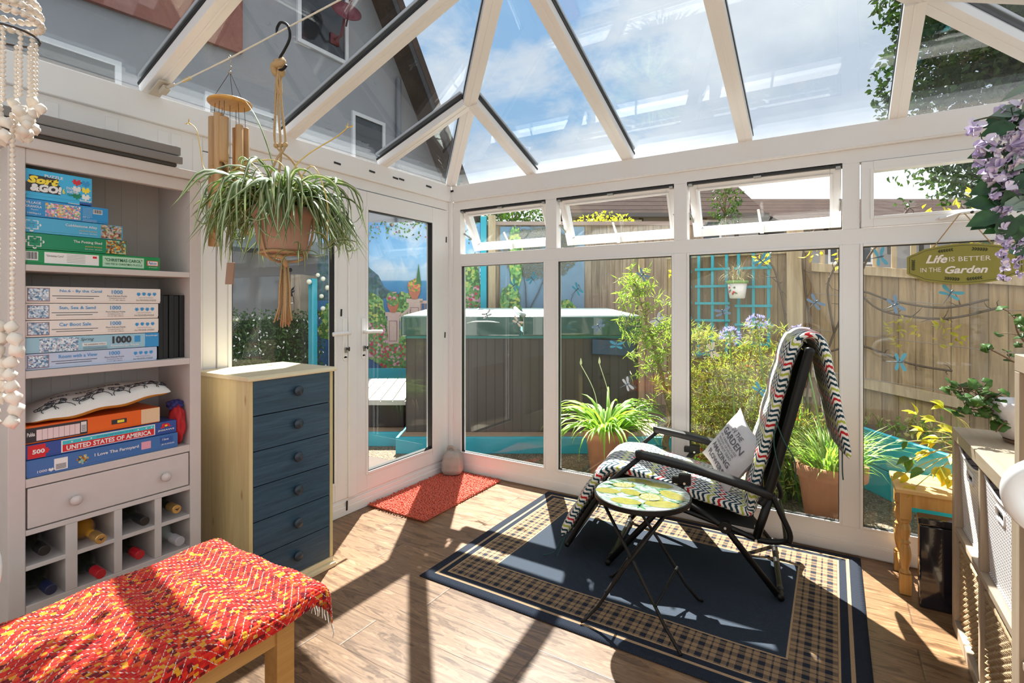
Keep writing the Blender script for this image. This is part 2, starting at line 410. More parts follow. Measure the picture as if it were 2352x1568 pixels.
MUL = [(0.0, 0.097), (0.864, 0.952), (1.771, 1.850), (2.656, 2.733), (3.52, 3.60)]
def opener(k, x0, x1, z0, z1, ang, par, closed=False):
    """top-hung sash with its glass, handle and stay"""
    wd = 0.052; h = z1-z0
    if not closed:
        f = M(); frame_rect(f, 'x', x0+.004, x1-.004, -h, 0, wd, 0.0, 0.055); frame_rect(f, 'x', x0+.004+wd-.014, x1-.004-wd+.014, -h+wd-.014, -wd+.014, .016, -.006, 0.0)
        g = M(); pane(g, 'x', x0+wd, x1-wd, -h+wd, -wd, 0.018, 0.02)
        hd = M(); hd.box((x0+x1)/2-.011, (x0+x1)/2+.011, -.034, -.006, -h+.006, -h+.045); hd.beam(((x0+x1)/2, -.026, -h+.03), ((x0+x1)/2-.01, -.05, -h+.16), .014, 0, .009, (0, -1, 0))
        so_ = f.build('sash', UPVC2, par, bevel=.003)
        for v_ in so_.data.vertices: v_.co.z += par.location.z; v_.co.y += par.location.y
        gl = g.build('glass_pane', GLASS, par); hh = hd.build('window_handle', UPVC2, so_, bevel=.002)
        for o_ in (gl, hh):
            for v_ in o_.data.vertices: v_.co.z += par.location.z; v_.co.y += par.location.y
        so_.location = (0, .02, z1-par.location.z); so_.rotation_euler = (ang, 0, 0)
        for v_ in hh.data.vertices: pass
        gl.location = (0, .02, z1-par.location.z); gl.rotation_euler = (ang, 0, 0)
        s_ = M(); s_.box(x0, x1, .0, .055, z1-.012, z1+.006); s_.box(x0+.008, x0+.03, -.002, .03, z1-.02, z1-.008, 1); s_.box(x1-.03, x1-.008, -.002, .03, z1-.02, z1-.008, 1)
        s_.box((x0+x1)/2-.03, (x0+x1)/2+.01, -.004, .02, z1-.018, z1-.008, 1)
        s_.build('hinge_gasket', [BLACK, GREYM], par)
        zz = z1-h*math.cos(ang); yy = .02+h*math.sin(ang)
        st = M()
        for sx_ in (x0+.01, x1-.01): st.tube([(sx_, .04, z1-.18), (sx_, .03+yy*.5, zz+.10), (sx_, yy+.03, zz+.05)], .006, 6)
        st.build('friction_stay', GREYM, par)
    else:
        f = M(); frame_rect(f, 'x', x0+.006, x1-.006, z0+.004, z1-.004, wd, -.012, 0.05); frame_rect(f, 'x', x0+wd-.008, x1-wd+.008, z0+wd-.010, z1-wd+.010, .016, -.016, -.012)
        f.build('sash', UPVC2, par, bevel=.003)
        g = M(); pane(g, 'x', x0+wd, x1-wd, z0+wd, z1-wd, 0.01, 0.02); g.build('glass_pane', GLASS, par)
        hd = M(); hd.tube(bez([(x0+.32, -.02, z0+.020), (x0+.36, -.028, z0+.024), (x0+.40, -.045, z0+.035), (x0+.46, -.045, z0+.038), (x0+.53, -.045, z0+.040)], 4), [.010]*4+[.014]*13, 8, flat=.6)
        hd.tube([(x0+.437, -.056, z0+.036), (x0+.437, -.060, z0+.036)], .007, 10, mi=1)
        hd.build('window_handle', [UPVC2, BLACK], par, smooth=True)
angs = [28, 25, 25]
for k in range(4):
    a0, a1 = MUL[k][1], MUL[k+1][0]
    r = struct('window_%d' % (k+1), ((a0+a1)/2, 0, 0), ['first window from the corner, top light tilted open', 'second window from the corner, top light tilted open',
               'third window, behind the recliner, top light tilted open', 'rightmost window with closed top light and sign'][k])
    f = M(); b = .014                       # glazing beads round the fixed pane
    frame_rect(f, 'x', a0, a1, .145, 1.640, b, -.006, .03); frame_rect(f, 'x', a0, a1, .145, 1.640, .006, .03, .065, 0)
    f.build('glazing_bead', UPVC, r, bevel=.003)
    g = M(); frame_rect(g, 'x', a0+b, a1-b, .145+b, 1.640-b, .004, .004, .030); g.build('rubber_gasket', BLACK, r)
    g = M(); pane(g, 'x', a0+b+.002, a1-b-.002, .145+b, 1.640-b, .010, .020); g.build('glass_pane', GLASS, r)
    opener(k, a0, a1, 1.722, 2.070, math.radians(angs[k]) if k < 3 else 0, r, closed=(k == 3))
# posts, transom, sill, head and eaves beam of the window wall
f = M()
for a, b in MUL[1:4]:
    f.box(a, b, 0, .07, .145, 1.640); f.box(a, b, 0, .07, 1.722, 2.07)
f.box(-.07, .097, -.0, .07, .0, 2.07); f.box(3.52, 3.6, 0, .07, 0, 2.07)
f.box(.097, 3.52, 0, .07, 1.640, 1.722); f.box(.03, 3.6, 0, .07, 2.07, 2.142); f.box(.03, 3.57, .0, .07, .0, .145)
f.box(.03, 3.57, -.006, .0, .006, .062); f.box(.03, 3.57, -.003, .0, .062, .07); f.box(0.03, 3.57, .07, .15, .05, .08)
f.build('wall_far', UPVC, kind='structure', bevel=.003)
f = M(); f.box(.03, 3.57, -.022, .10, 2.142, ZE); f.box(.03, 3.57, -.026, -.022, 2.150, 2.156); f.build('trim_1', UPVC, kind='structure', bevel=.004)
# ---- door wall (x = 0)
f = M(); f.box(-.07, 0, -.098, .0, 0, 2.07); f.box(0, .03, -.03, 0, 0, 2.142); f.box(-.07, 0, -1.925, -1.86, 0, 2.07)
f.box(-.07, 0, -1.925, 0, 2.075, 2.142); f.box(-.07, .0, -1.86, -.098, .0, .10); f.box(0, .016, -1.925, -.03, 0, .055); f.box(.0, .010, -1.925, -.03, .055, .085)
f.build('wall_left', UPVC, kind='structure', bevel=.003)
f = M(); f.box(-.07, 0, YB, -1.925, 0, 2.142)
for y in (-1.95, -2.045, -2.10, -2.30, -2.5, -2.7, -2.9, -3.1): f.box(0, .004, y-.022, y+.022, 1.7, 2.12)
f.box(0, .006, YB, -2.72, 0, 2.12)
f.build('wall_left', UPVC, kind='structure', bevel=.002)
f = M(); f.box(-.10, .022, YB, .022, 2.142, ZE); f.build('trim_2', UPVC, kind='structure', bevel=.004)
def door(idx, y0, y1, gy0, gy1, hy, hdir, lab):
    r = struct('door_%d' % idx, (0, (y0+y1)/2, .1), lab); zt = 2.068; gz0, gz1 = .215, 1.955
    f = M(); f.box(-.055, .008, y0, gy0, .102, zt); f.box(-.055, .008, gy1, y1, .102, zt); f.box(-.055, .008, gy0, gy1, .102, gz0); f.box(-.055, .008, gy0, gy1, gz1, zt)
    f.build('door_frame', UPVC, r, bevel=.004)
    f = M(); frame_rect(f, 'y', gy0-.012, gy1+.012, gz0-.012, gz1+.012, .020, .008, .014); f.build('glazing_bead', UPVC, r, bevel=.003)
    f = M(); frame_rect(f, 'y', gy0+.008, gy1-.008, gz0+.008, gz1-.008, .006, -.03, .008); f.build('rubber_gasket', BLACK, r)
    f = M(); f.box(-.035, -.012, gy0, gy1, gz0, gz1); f.build('glass_pane', GLASS, r)
    f = M(); f.box(.008, .016, hy-.017, hy+.017, 0.985, 1.235); f.tube([(.016, hy, .985), (.008, hy, .985)], .017, 14)
    p_ = f.build('handle_plate', UPVC2, r, bevel=.003)
    f = M(); f.tube([(.014, hy, 1.145), (.05, hy, 1.145)], .010, 10); f.tube(bez([(.05, hy-hdir*.01, 1.145), (.054, hy+hdir*.05, 1.146), (.052, hy+hdir*.125, 1.142)], 4), [.009]*8+[.010], 8, flat=1.35)
    f.build('lever_handle', UPVC2, p_, smooth=True)
    f = M(); f.tube([(.012, hy, 1.045), (.030, hy, 1.045)], .010, 10); f.box(.009, .026, hy-.006, hy+.006, 1.02, 1.045); f.build('lock_cylinder', GREYM, p_)
    f = M(); f.tube([(.03, hy, 1.045), (.045, hy, 1.045)], .004, 6); f.tube([(.045, hy, 1.045), (.050, hy+.004, 1.045)], .013, 10); f.build('key', BLACK, p_)
door(1, -1.858, -1.012, -1.795, -1.141, -1.068, -1, 'left leaf of the white double doors, behind the tall chest')
door(2, -1.008, -.102, -.885, -.228, -.918, 1, 'right leaf of the white double doors, beside the corner')
f = M(); f.box(.008, .020, -1.045, -.975, .102, 2.068); f.build('trim_3', UPVC, kind='structure', bevel=.005)
# ---- right wall, glazed above a low panel
f = M(); f.box(W, W+.07, YB, 0, 0, .6); f.box(W, W+.07, YB, 0, 2.07, 2.142)
for y in (-.04, -1.2, -2.4, -3.6, YB+.04): f.box(W, W+.07, y-.04, y+.04, .6, 2.07)
f.build('wall_right', UPVC, kind='structure', bevel=.003)
f = M(); f.box(W-.022, W+.10, YB, .022, 2.142, ZE); f.build('trim_4', UPVC, kind='structure', bevel=.004)
r = struct('window_5', (W, -2, .6)); g = M()
for a, b in ((-1.16, -.08), (-2.36, -1.24), (-3.56, -2.44), (YB+.08, -3.64)): g.box(W+.02, W+.04, a, b, .6, 2.07)
g.build('glass_pane', GLASS, r)

# ================================================================ glazed hipped roof
RG = 2  # ridge
H = lambda t: ZE+TP*t
HX = 1.8
t_i = [5]
def rafter(a, b, wd=.074, up=(0, 0, 1)):
    f = M(); f.beam(a, b, wd, -.012, .030, up); f.beam(a, b, .010, -.0145, -.012, up); r_ = f.build('trim_%d' % t_i[0], UPVC, kind='structure', bevel=.003)
    g = M(); g.beam(a, b, wd+.006, .030, .043, up); g.build('rubber_gasket', BLACK, r_)
    c_ = M(); c_.beam(a, b, wd-.004, .069, .088, up); c_.build('capping', UPVC, r_, bevel=.004); t_i[0] += 1
rafter((.02, -.02, H(0)+.012), (HX, -HX, H(HX)+.02), .082); rafter((W-.02, -.02, H(0)+.012), (W-HX, -HX, H(HX)+.02), .082)
for x in (.755, 1.478, 2.183, 2.893):
    e = min(x, W-x); rafter((x, -.0, H(0)+.004), (x, -e+.02, H(e)), up=(0, TP, 1))
for y in (-.745, -1.46, -2.158, -2.87, -3.58, -4.3):
    e = min(-y, HX)
    rafter((0, y, H(0)+.004), (e-.02, y, H(e)), up=(-TP, 0, 1)); rafter((W, y, H(0)+.004), (W-e+.02, y, H(e)), up=(TP, 0, 1))
f = M(); f.beam((HX, -HX+.02, H(HX)-.02), (HX, YB, H(HX)-.02), .13, 0, .10); f.build('trim_%d' % t_i[0], UPVC, kind='structure', bevel=.006)
ce = struct('ceiling', (HX, -2, ZE)); zo = .044
def roofpane(pts, nm='glass_pane'):
    m_ = M(); m_.poly([(x, y, H(0)+TP*t+zo) for x, y, t in pts], (0, 0, .024)); m_.build(nm, ROOFG, ce)
roofpane([(-.06, .06, -.06), (W+.06, .06, -.06), (HX, -HX, HX)])
roofpane([(-.06, .06, -.06), (HX, -HX, HX), (HX, YB, HX), (-.06, YB, -.06)])
roofpane([(W+.06, .06, -.06), (W+.06, YB, -.06), (HX, YB, HX), (HX, -HX, HX)])
# bits of black tape left on the frames
tapes = [('y', 775, 375, .034, .012), ('y', 855, 394, .036, .012), ('y', 907, 409, .034, .013), ('y', 925, 413, .030, .013), ('y', 985, 429, .036, .013), ('c', 1033, 440, .036, .014)]
# ---- black tape left on frames, and dragonfly stickers
tape = [(.024, -1.137, 2.191, .034, .012, 'on the white eaves beam above the door handles'), (.024, -.855, 2.202, .034, .012, 'on the eaves beam above the right door'),
        (.024, -.640, 2.204, .034, .012, 'on the eaves beam, left one of a touching pair'), (.024, -.580, 2.207, .034, .012, 'on the eaves beam, right one of a touching pair'),
        (.024, -.291, 2.213, .042, .013, 'on the eaves beam near the corner')]
for x, y, z, a, b, lab in tape:
    M().obox((x, y, z), (.002, 0, 0), (0, a/2+.008, -.001), (0, 0, b/2)).build('black_tape', BLACK, loc=(x, y, z), label='short black tape strip '+lab, cat='tape', group='black tape strips on the frames', bevel=.001)
M().obox((.028, -.026, 2.226), (.019, 0, .001), (0, .003, 0), (0, 0, .007)).build('black_tape', BLACK, loc=(.028, -.026, 2.226), label='short black tape strip in the corner of the eaves beams', cat='tape', group='black tape strips on the frames')
for y, z, h, x, lab in ((-1.099, 1.993, .05, .010, 'upright on the left door frame near its top'), (-1.096, 1.272, .045, .010, 'upright on the left door frame above the handles'), (-.057, 1.839, .045, .002, 'upright on the corner post beside the upper right door'), (-.073, 1.083, .045, .002, 'upright on the corner post at handle height'), (-1.059, .059, .06, .018, 'upright on the door threshold')):
    M().obox((x, y, z), (.002, 0, 0), (0, .006, 0), (0, .001, h/2)).build('black_tape', BLACK, loc=(x, y, z), label='short black tape strip '+lab, cat='tape', group='black tape strips on the frames', bevel=.001)
WING = [plain('blue_film', (.10, .42, .60), .25), plain('pale_film', (.62, .70, .76), .2), plain('blue_grey_film', (.20, .33, .50), .25), plain('cream_film', (.78, .70, .60), .3)]
DBODY = plain('dragonfly_body', (.10, .16, .22), .4)
spots = [(.753, 1.511, 2.3, 0), (.597, 1.466, .6, 0), (.353, 1.244, 2.0, 1), (.627, 1.192, 1.0, 3), (1.569, 1.511, .8, 2), (1.11, 1.426, .7, 0), (1.27, 1.174, 2.2, 2), (1.393, 1.05, 1.5, 0),
         (1.668, 1.224, 2.4, 1), (2.268, 1.57, 2.3, 0), (2.53, 1.332, .8, 2), (2.057, 1.275, 1.8, 2), (1.995, 1.046, .3, 3), (1.468, .80, .5, 1), (2.256, .83, .9, 0), (2.817, 1.568, .2, 0), (2.881, 1.32, .5, 2), (2.90, 1.03, .0, 0), (3.10, 1.375, 1.1, 0)]
dl = ['upper right of the first window', 'upper left of the first window', 'over the tub cover in the first window', 'right of the white handle in the first window', 'upper right of the second window', 'upper left of the second window',
      'below the tub cover in the second window', 'amid the willow leaves in the second window', 'right edge of the second window', 'top centre of the third window', 'right side of the third window', 'below the hanging pot in the third window',
      'left of the mauve flowers in the third window', 'just above the strappy pot plant', 'low in the third window left of the recliner', 'top left of the rightmost window', 'below left of the green sign', 'lower left of the rightmost window, tail down', 'just below the green sign']
dn = ['blue', 'pale clear', 'blue-grey', 'cream']
for (x, z, a, c), lb in zip(spots, dl):
    t = thing('dragonfly_sticker', dn[c]+' dragonfly sticker on the glass, '+lb, 'sticker', (x, -.001, z), 'dragonfly stickers on the windows')
    ca, sa = math.cos(a), math.sin(a); y = .006
    def P2(u, v_, yy=0): return (x+u*ca-v_*sa, y-yy, z+u*sa+v_*ca)
    m = M()
    for sgn in (-1, 1):
        for base, ln, wd, an in ((.006, .050, .0095, 1.15), (-.004, .044, .0085, 1.75)):
            pts = []
            for q in range(11):
                th = q/10*PI; tt = .5-.5*math.cos(th)
                pts.append((tt*ln, wd*math.sin(th)**.8*(.6+.6*tt)))
            pts = pts+[(u, -v_*.8) for u, v_ in pts[::-1][1:-1]]
            m.poly([P2(base+u*math.cos(an)-v_*math.sin(an)*sgn*0-v_*math.sin(an), sgn*(u*math.sin(an)+v_*math.cos(an)), .002) for u, v_ in pts], (0, -.0012, 0))
    m.build('wing', [WING[c]], t)
    m = M(); m.tube([P2(.020, 0, .003), P2(.014, 0, .004), P2(0, 0, .004), P2(-.03, 0, .003), P2(-.055, 0, .003)], [.002, .0042, .0038, .0016, .0012], 6); m.build('body', DBODY, t, smooth=True)

# ================================================================ bookcase
bc = thing('bookcase', 'white painted bookcase with drawer and wine rack against the left wall', 'bookcase', (.17, -2.39, 0))
D = .300
f = M(); f.box(.012, D, -2.700, -2.655, .0, 1.850); f.box(.012, D, -2.130, -2.085, 0, 1.850); f.box(.012, D-.004, -2.655, -2.13, .0, .10); f.box(.012, D-.002, -2.655, -2.13, .262, .300)
f.box(.27, D-.003, -2.655, -2.13, 1.800, 1.850); f.build('side_frame', PAINT, bc, bevel=.003)
f = M(); f.box(.008, D+.012, -2.712, -2.073, 1.850, 1.888); f.build('top_board', PAINT, bc, bevel=.003)
f = M(); f.box(.012, .026, -2.655, -2.13, .10, 1.85)
for i in range(1, 9): f.box(.026, .0275, -2.655+i*.0583-.0275, -2.655+i*.0583+.0275, .7, 1.85)
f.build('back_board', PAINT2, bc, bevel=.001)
for a, b in ((1.436, 1.458), (1.070, 1.096), (.700, .729)):
    f = M(); f.box(.026, D-.002, -2.655, -2.13, a, b); f.build('shelf', PAINT, bc, bevel=.002)
f = M(); f.box(.04, D-.001, -2.650, -2.135, .560, .696); dr = f.build('drawer', PAINT, bc, bevel=.003)
f = M(); f.box(.026, D-.001, -2.655, -2.13, .538, .556); f.build('shelf', PAINT, bc, bevel=.002)
for y in (-2.525, -2.232):
    f = M(); f.lathe([(.010, 0), (.009, .010), (.014, .014), (.018, .020), (.017, .027), (.010, .032), (0, .033)], (D, y, .623), 18, ax=(1, 0, 0)); f.build('knob', PAINT, dr, smooth=True)
f = M()
for a, b in ((-2.548, -2.513), (-2.402, -2.375), (-2.264, -2.238)): f.box(.05, D-.002, a, b, .300, .538)
f.box(.05, D-.003, -2.655, -2.13, .418, .434); f.build('bottle_divider', PAINT, bc, bevel=.002)
# grey folded board lying on the bookcase
t = thing('folded_screen', 'dark grey folded board lying on top of the bookcase', 'board', (.2, -2.42, 1.889)); gm = plain('grey_board', (.21, .195, .19), .45, var=.05)
f = M(); f.box(.06, .325, -2.84, -2.170, 1.902, 1.934); f.build('lower_panel', gm, t, bevel=.004)
f = M(); f.box(.07, .315, -2.84, -2.173, 1.938, 1.975); f.build('upper_panel', gm, t, bevel=.004)
f = M(); f.box(.08, .318, -2.84, -2.19, 1.889, 1.902); f.build('backing', plain('dark_card', (.05, .045, .04), .7), t, bevel=.003)

# ---- printed puzzle boxes
CM = {}
def cm(name, c, r=.35):
    if name not in CM: CM[name] = plain('print_'+name, c, r)
    return CM[name]
WHT = cm('white', (.80, .80, .80)); INK = cm('ink', (.03, .03, .04)); BLU = cm('blue', (.03, .28, .62)); SKY = cm('sky', (.05, .45, .78)); NAVY = cm('navy', (.03, .10, .36))
RED = cm('red', (.62, .02, .03)); YEL = cm('yellow', (.88, .70, .05)); GRN = cm('green', (.01, .25, .12)); TAN = cm('tan', (.72, .45, .12)); CREAM = cm('cream', (.80, .74, .70)); LBL = cm('lightblue', (.42, .62, .82)); LAV = cm('lavender', (.50, .58, .76)); LILAC = cm('pink', (.80, .66, .68))
ORG = cm('orange', (.80, .16, .02)); TEAL = cm('teal', (.05, .52, .60)); PINKR = cm('rose', (.75, .35, .45))
def artmat(name, cols, scale, sea=None):
    m, n = newmat(name); v = n.vor(n.pos(), scale, 1); s = n.sep(v)
    st = [(i/len(cols), c) for i, c in enumerate(cols)]
    c = n.ramp(s[0], st, 'CONSTANT'); b = n.noise(n.pos(), scale*1.2, 3)
    c = n.mix(1.0, c, n.mix(b, (.5, .5, .5), (1.5, 1.5, 1.5)), 'MULTIPLY')
    finish(n, bsdf(n, c, .4)); return m
ART1 = artmat('printed_crowd', [(.6, .2, .3), (.1, .3, .6), (.7, .6, .3), (.7, .3, .5), (.2, .5, .3), (.8, .7, .7), (.7, .4, .1)], 200)
ART2 = artmat('printed_street', [(.08, .06, .05), (.5, .4, .3), (.35, .12, .06), (.25, .35, .5), (.6, .5, .4), (.1, .2, .1)], 170)
ART3 = artmat('printed_blue_scene', [(.1, .2, .35), (.4, .55, .7), (.65, .75, .85), (.2, .35, .5), (.5, .45, .5), (.75, .8, .85)], 210)
ART4 = artmat('printed_shed', [(.35, .12, .02), (.6, .3, .05), (.1, .15, .08), (.2, .5, .5), (.6, .5, .2), (.05, .05, .04)], 180)
def jigsaw(m, y, z, x, w_, h_, mi=0):
    pts = []
    def side(a, b, knob):
        a, b = V(a), V(b); d = b-a; nn = V((0, -d.z, d.y)).normalized(); L = d.length; r = [a+d*.38]
        for q in range(9):
            th = -PI*.85+q/8*PI*1.7
            r.append(a+d*(.5+.15*math.sin(th)/1)+nn*(-knob)*L*(.13+.12*math.cos(th)))
        r.append(a+d*.62); return [a]+r
    c = [(x, y, z), (x, y+w_, z), (x, y+w_, z+h_), (x, y, z+h_)]
    for i, k in enumerate((1, 1, -1, 1)): pts += side(c[i], c[(i+1) % 4], k)
    m.poly(pts, (.0008, 0, 0), mi)
def puzzle(lab, y0, y1, z0, z1, base, mats, deco, x=.285, dep=.24, grp='jigsaw boxes on the upper shelf', yaw=0):
    t = thing('jigsaw_box', lab, 'puzzle box', (x-dep/2, (y0+y1)/2, z0), grp)
    h = z1-z0
    M().box(x-dep, x-.001, y0+.001, y1-.001, z0+.0005, z1-h*.35).box(x-dep-.001, x, y0, y1, z0+h*.12, z1-.0005).build('box', base, t, bevel=.0015)
    wd = y1-y0; pan = []; small = M()
    def R(u0, u1, v0, v1, mi, lift=.0005):
        if v1-v0 < .05: q = small
        elif lift > .0008 and pan: q = pan[-1]
        else: q = M(); pan.append(q)
        q.box(x-.0005, x+lift, y0+wd*u0, y0+wd*u1, z0+h*v0, z0+h*v1, mi)
    def T(s, u, v_, hh, mi, wid=None, bold=0.0, sh=0.0, lift=.0014):
        q = M(); text(q, s, (x+lift, y0+wd*u, z0+h*v_), None if wid is None else wd*wid, h*hh, bold=bold, shear=sh, mi=mi); q.build('printed_lettering', mats, t)
    def J(u, v_, w_, hh, mi, lift=.0006):
        q = M(); jigsaw(q, y0+wd*u, z0+h*v_, x+lift-.0006, wd*w_, h*hh, mi); q.build('jigsaw_motif', mats, t)
    deco(R, T, J)
    for q in pan: q.build('printed_panel', mats, t)
    if small.f: small.build('small_print', mats, t)
    t.rotation_euler = (0, 0, yaw); return t
def d1(R, T, J):
    R(.62, .985, .0, .02, 1); T('PUZZLE', .27, .78, .09, 1, .27, .02); T('Sort', .02, .52, .26, 3, .46, .07, .25, .002); T('&GO!', .06, .26, .27, 1, .46, .07, .1, .002)
    R(.0, .50, .24, .56, 2, .0008); R(.05, .47, .50, .80, 2, .0009); T('6', .53, .30, .18, 3, .04, .03); T('STACKABLE', .59, .48, .09, 1, .2, .02); T('SORTING', .60, .36, .09, 1, .18, .02); T('TRAYS!', .60, .26, .08, 5, .14, .02)
    for i, (u, v_) in enumerate([(.70, .70), (.84, .70), (.70, .46), (.84, .46), (.70, .22), (.84, .22)]): J(u, v_, .11, .17, [4, 6, 1, 3, 5, 1][i])
    R(.80, 1.0, .0, .10, 7); T('Ravensburger', .80, .11, .09, 1, .19, .02)
puzzle('bright blue jigsaw box with yellow Sort & GO! lettering, topmost of its stack', -2.652, -2.466, 1.6845, 1.787, SKY, [SKY, WHT, INK, YEL, RED, GRN, BLU, NAVY], d1)
def d2(R, T, J):
    T('VILLAGE', .0, .72, .14, 1, .17, .01); T('GRANOLA', .0, .50, .14, 1, .18, .01); T('Ryan', .06, .34, .09, 1, .08); T('1000pcs', .02, .10, .13, 1, .15)
    R(.22, .64, .08, .88, 2); R(.80, .92, .56, .84, 1)
    for i in range(11): R(.807+i*.0098, .811+i*.0098+(i % 3)*.0015, .60, .82, 3, .0009)
    for i in range(7): R(.67, .79, .84-i*.085, .857-i*.085, 4)
    T('CE', .67, .24, .09, 1, .035); T('no 3', .72, .24, .08, 1, .03)
    for i in range(4): R(.67, .85, .16-i*.045, .172-i*.045, 4)
puzzle('mid blue jigsaw box with crowd picture and barcode, second from the top', -2.652, -2.416, 1.6245, 1.684, BLU, [BLU, WHT, ART1, INK, LBL], d2)
def d3(R, T, J):
    J(-.01, .22, .13, .55, 1); J(.003, .27, .105, .46, 0, .0012); T('CORNER', .01, .50, .12, 1, .08); T('PIECE', .02, .34, .12, 1, .06)
    T('Cobblestone Alley', .38, .56, .22, 1, .33, .012); T('JIGSAW PUZZLE', .52, .34, .10, 3, .19, .01); T('500 pieces  48x34cm', .52, .19, .07, 1, .19)
    R(.755, .985, .04, .96, 2)
puzzle('light blue jigsaw box reading Cobblestone Alley, third from the top', -2.652, -2.369, 1.5685, 1.6235, cm('cobalt', (.08, .42, .68)), [CM['cobalt'], WHT, ART2, TAN], d3)
def d4(R, T, J):
    J(.02, .16, .12, .62, 1); J(.032, .21, .098, .52, 0, .0012); T('CORNER', .035, .55, .12, 1, .08); T('PIECE', .045, .38, .12, 1, .06)
    T('The Potting Shed', .44, .54, .22, 1, .29, .012); T('JIGSAW PUZZLE', .555, .33, .10, 3, .175, .01); T('500 pieces  48x34cm', .555, .18, .07, 1, .175)
    R(.775, .99, .04, .96, 2)
puzzle('dark green jigsaw box reading The Potting Shed, fourth from the top', -2.652, -2.356, 1.513, 1.568, GRN, [GRN, WHT, ART4, TAN], d4)
def d5(R, T, J):
    R(0, .08, .28, .84, 1)
    for i in range(10): R(.006+i*.007, .009+i*.007+(i % 3)*.001, .36, .80, 2, .0009)
    R(.12, .50, .14, .86, 1); T('"Christmas Carol"', .13, .56, .13, 2, .12)
    for i in range(6): R(.27, .40, .76-i*.10, .775-i*.10, 2, .0009)
    R(.455, .485, .62, .76, 3, .0009); R(.528, .86, .12, .86, 5); T('"CHRISTMAS CAROL"', .545, .50, .22, 4, .30, .02); T('1000 PIECE CHRISTMAS PUZZLE', .545, .26, .13, 4, .30, .006)
    R(.885, .985, .34, .72, 3); R(.892, .978, .38, .68, 1, .0010); T('Falcon', .898, .44, .20, 6, .07, .02, .2); T('de luxe puzzle', .90, .18, .09, 1, .075)
puzzle('long green jigsaw box reading CHRISTMAS CAROL, bottom of the upper stack', -2.652, -2.239, 1.4585, 1.5125, cm('leafgreen', (.01, .27, .08)), [CM['leafgreen'], WHT, INK, RED, cm('deepgreen', (.01, .14, .07)), cm('mint', (.45, .70, .52)), NAVY], d5)
def hop(title, blurb, tm):
    def d(R, T, J):
        R(.01, .155, .10, .90, 2); R(.016, .149, .15, .86, 3, .0010); T(title, .22, .62, .22, tm, min(.30, .0175*len(title)), .012)
        for i, (a, b) in enumerate(((.17, .50), (.20, .46))): R(a, b, .42-i*.14, .455-i*.14, 4, .0007)
        T('1000', .595, .60, .26, tm, .085, .015); T('Piece DeLuxe Puzzle', .56, .42, .10, 4, .155); T('Completed puzzle size', .575, .28, .08, 4, .125); T('19" x 27" (483 x 686mm)', .575, .15, .08, 4, .125)
        for i in range(4): J(.80+i*.045, .52+.02*(i % 2), .022, .20, 5)
        T('unique and varied pieces', .81, .34, .07, 4, .125, 0, .2); T('from THE HOUSE of PUZZLES', .79, .16, .10, 4, .17, 0, .2)
    return d
def d9(R, T, J):
    R(.09, .355, .05, .92, 2); R(.88, 1.0, .0, 1.0, 5); T('Ravensburger', .885, .74, .13, 1, .105, .02); T('Spring', .37, .60, .26, 4, .10, 0, .35); R(.385, .565, .30, .50, 1); T('THE GARDENING WORLD', .392, .34, .11, 4, .165)
    T('1000', .61, .36, .52, 4, .155, .05); R(.79, .84, .40, .85, 5); T('Ravensburger Puzzle', .60, .12, .18, 1, .225, .01)
    for i in range(3): R(.39, .57, .22-i*.07, .235-i*.07, 4, .0008)
for i, (lab, z0, z1, ye, base, deco) in enumerate([
    ('cream jigsaw box reading No.6 - By the Canal, topmost of the pale stack', 1.3265, 1.3850, -2.237, CREAM, hop('No.6 - By the Canal', '', 5)),
    ('cream jigsaw box reading Sun, Sea & Sand, second in the pale stack', 1.2670, 1.3255, -2.245, CREAM, hop('Sun, Sea & Sand', '', 5)),
    ('cream jigsaw box reading Car Boot Sale, middle of the pale stack', 1.2090, 1.2660, -2.244, CREAM, hop('Car Boot Sale', '', 5)),
    ('light blue jigsaw box reading Spring and a large black 1000', 1.1530, 1.2080, -2.244, cm('powder', (.32, .55, .68)), d9),
    ('lavender jigsaw box reading Room with a View, bottom of the pale stack', 1.0965, 1.1520, -2.250, LAV, hop('Room with a View', '', 5))]):
    puzzle(lab, -2.652, ye, z0, z1, base, [base, WHT, cm('frame', (.28, .16, .18)) if i != 3 else ART3, ART3, INK, BLU], deco, grp='jigsaw boxes on the middle shelf')
for i in range(5):
    y = -2.232+i*.0205
    M().box(.06, .255-.004*(i % 2), y, y+.019, 1.0965, 1.362-.003*(i % 2)).build('black_folder', plain('black_card', (.008, .008, .009), .5) if i == 0 else bpy.data.materials['black_card'], loc=(.15, y, 1.0965), label='black upright folder, number %s from the left beside the pale boxes' % ['one', 'two', 'three', 'four', 'five'][i], cat='folder', group='black folders on the middle shelf', bevel=.002)
def d10(R, T, J):
    R(.01, .16, .08, .2, 0); T('1000', .06, .20, .14, 1, .055, .01); J(.125, .19, .025, .15, 1)
    R(.155, .235, .14, .82, 1)
    for i in range(7): R(.165, .225, .20+i*.045, .222+i*.045, 3, .0009)
    J(.30, .28, .05, .45, 2); T('I Love The Farmyard', .40, .44, .24, 1, .30, .02); R(.72, .79, .30, .78, 5); R(.86, .96, .45, .85, 6, .0008); T('I love', .875, .62, .15, 1, .05, .01, .2); T('JR PUZZLES', .87, .30, .10, 1, .10, .01)
puzzle('blue jigsaw box reading I Love The Farmyard, bottom of the lowest shelf', -2.652, -2.175, .7295, .790, cm('denim', (.05, .16, .42)), [CM['denim'], WHT, ART4, INK, INK, PINKR, NAVY], d10, x=.292, grp='boxes on the lowest shelf')
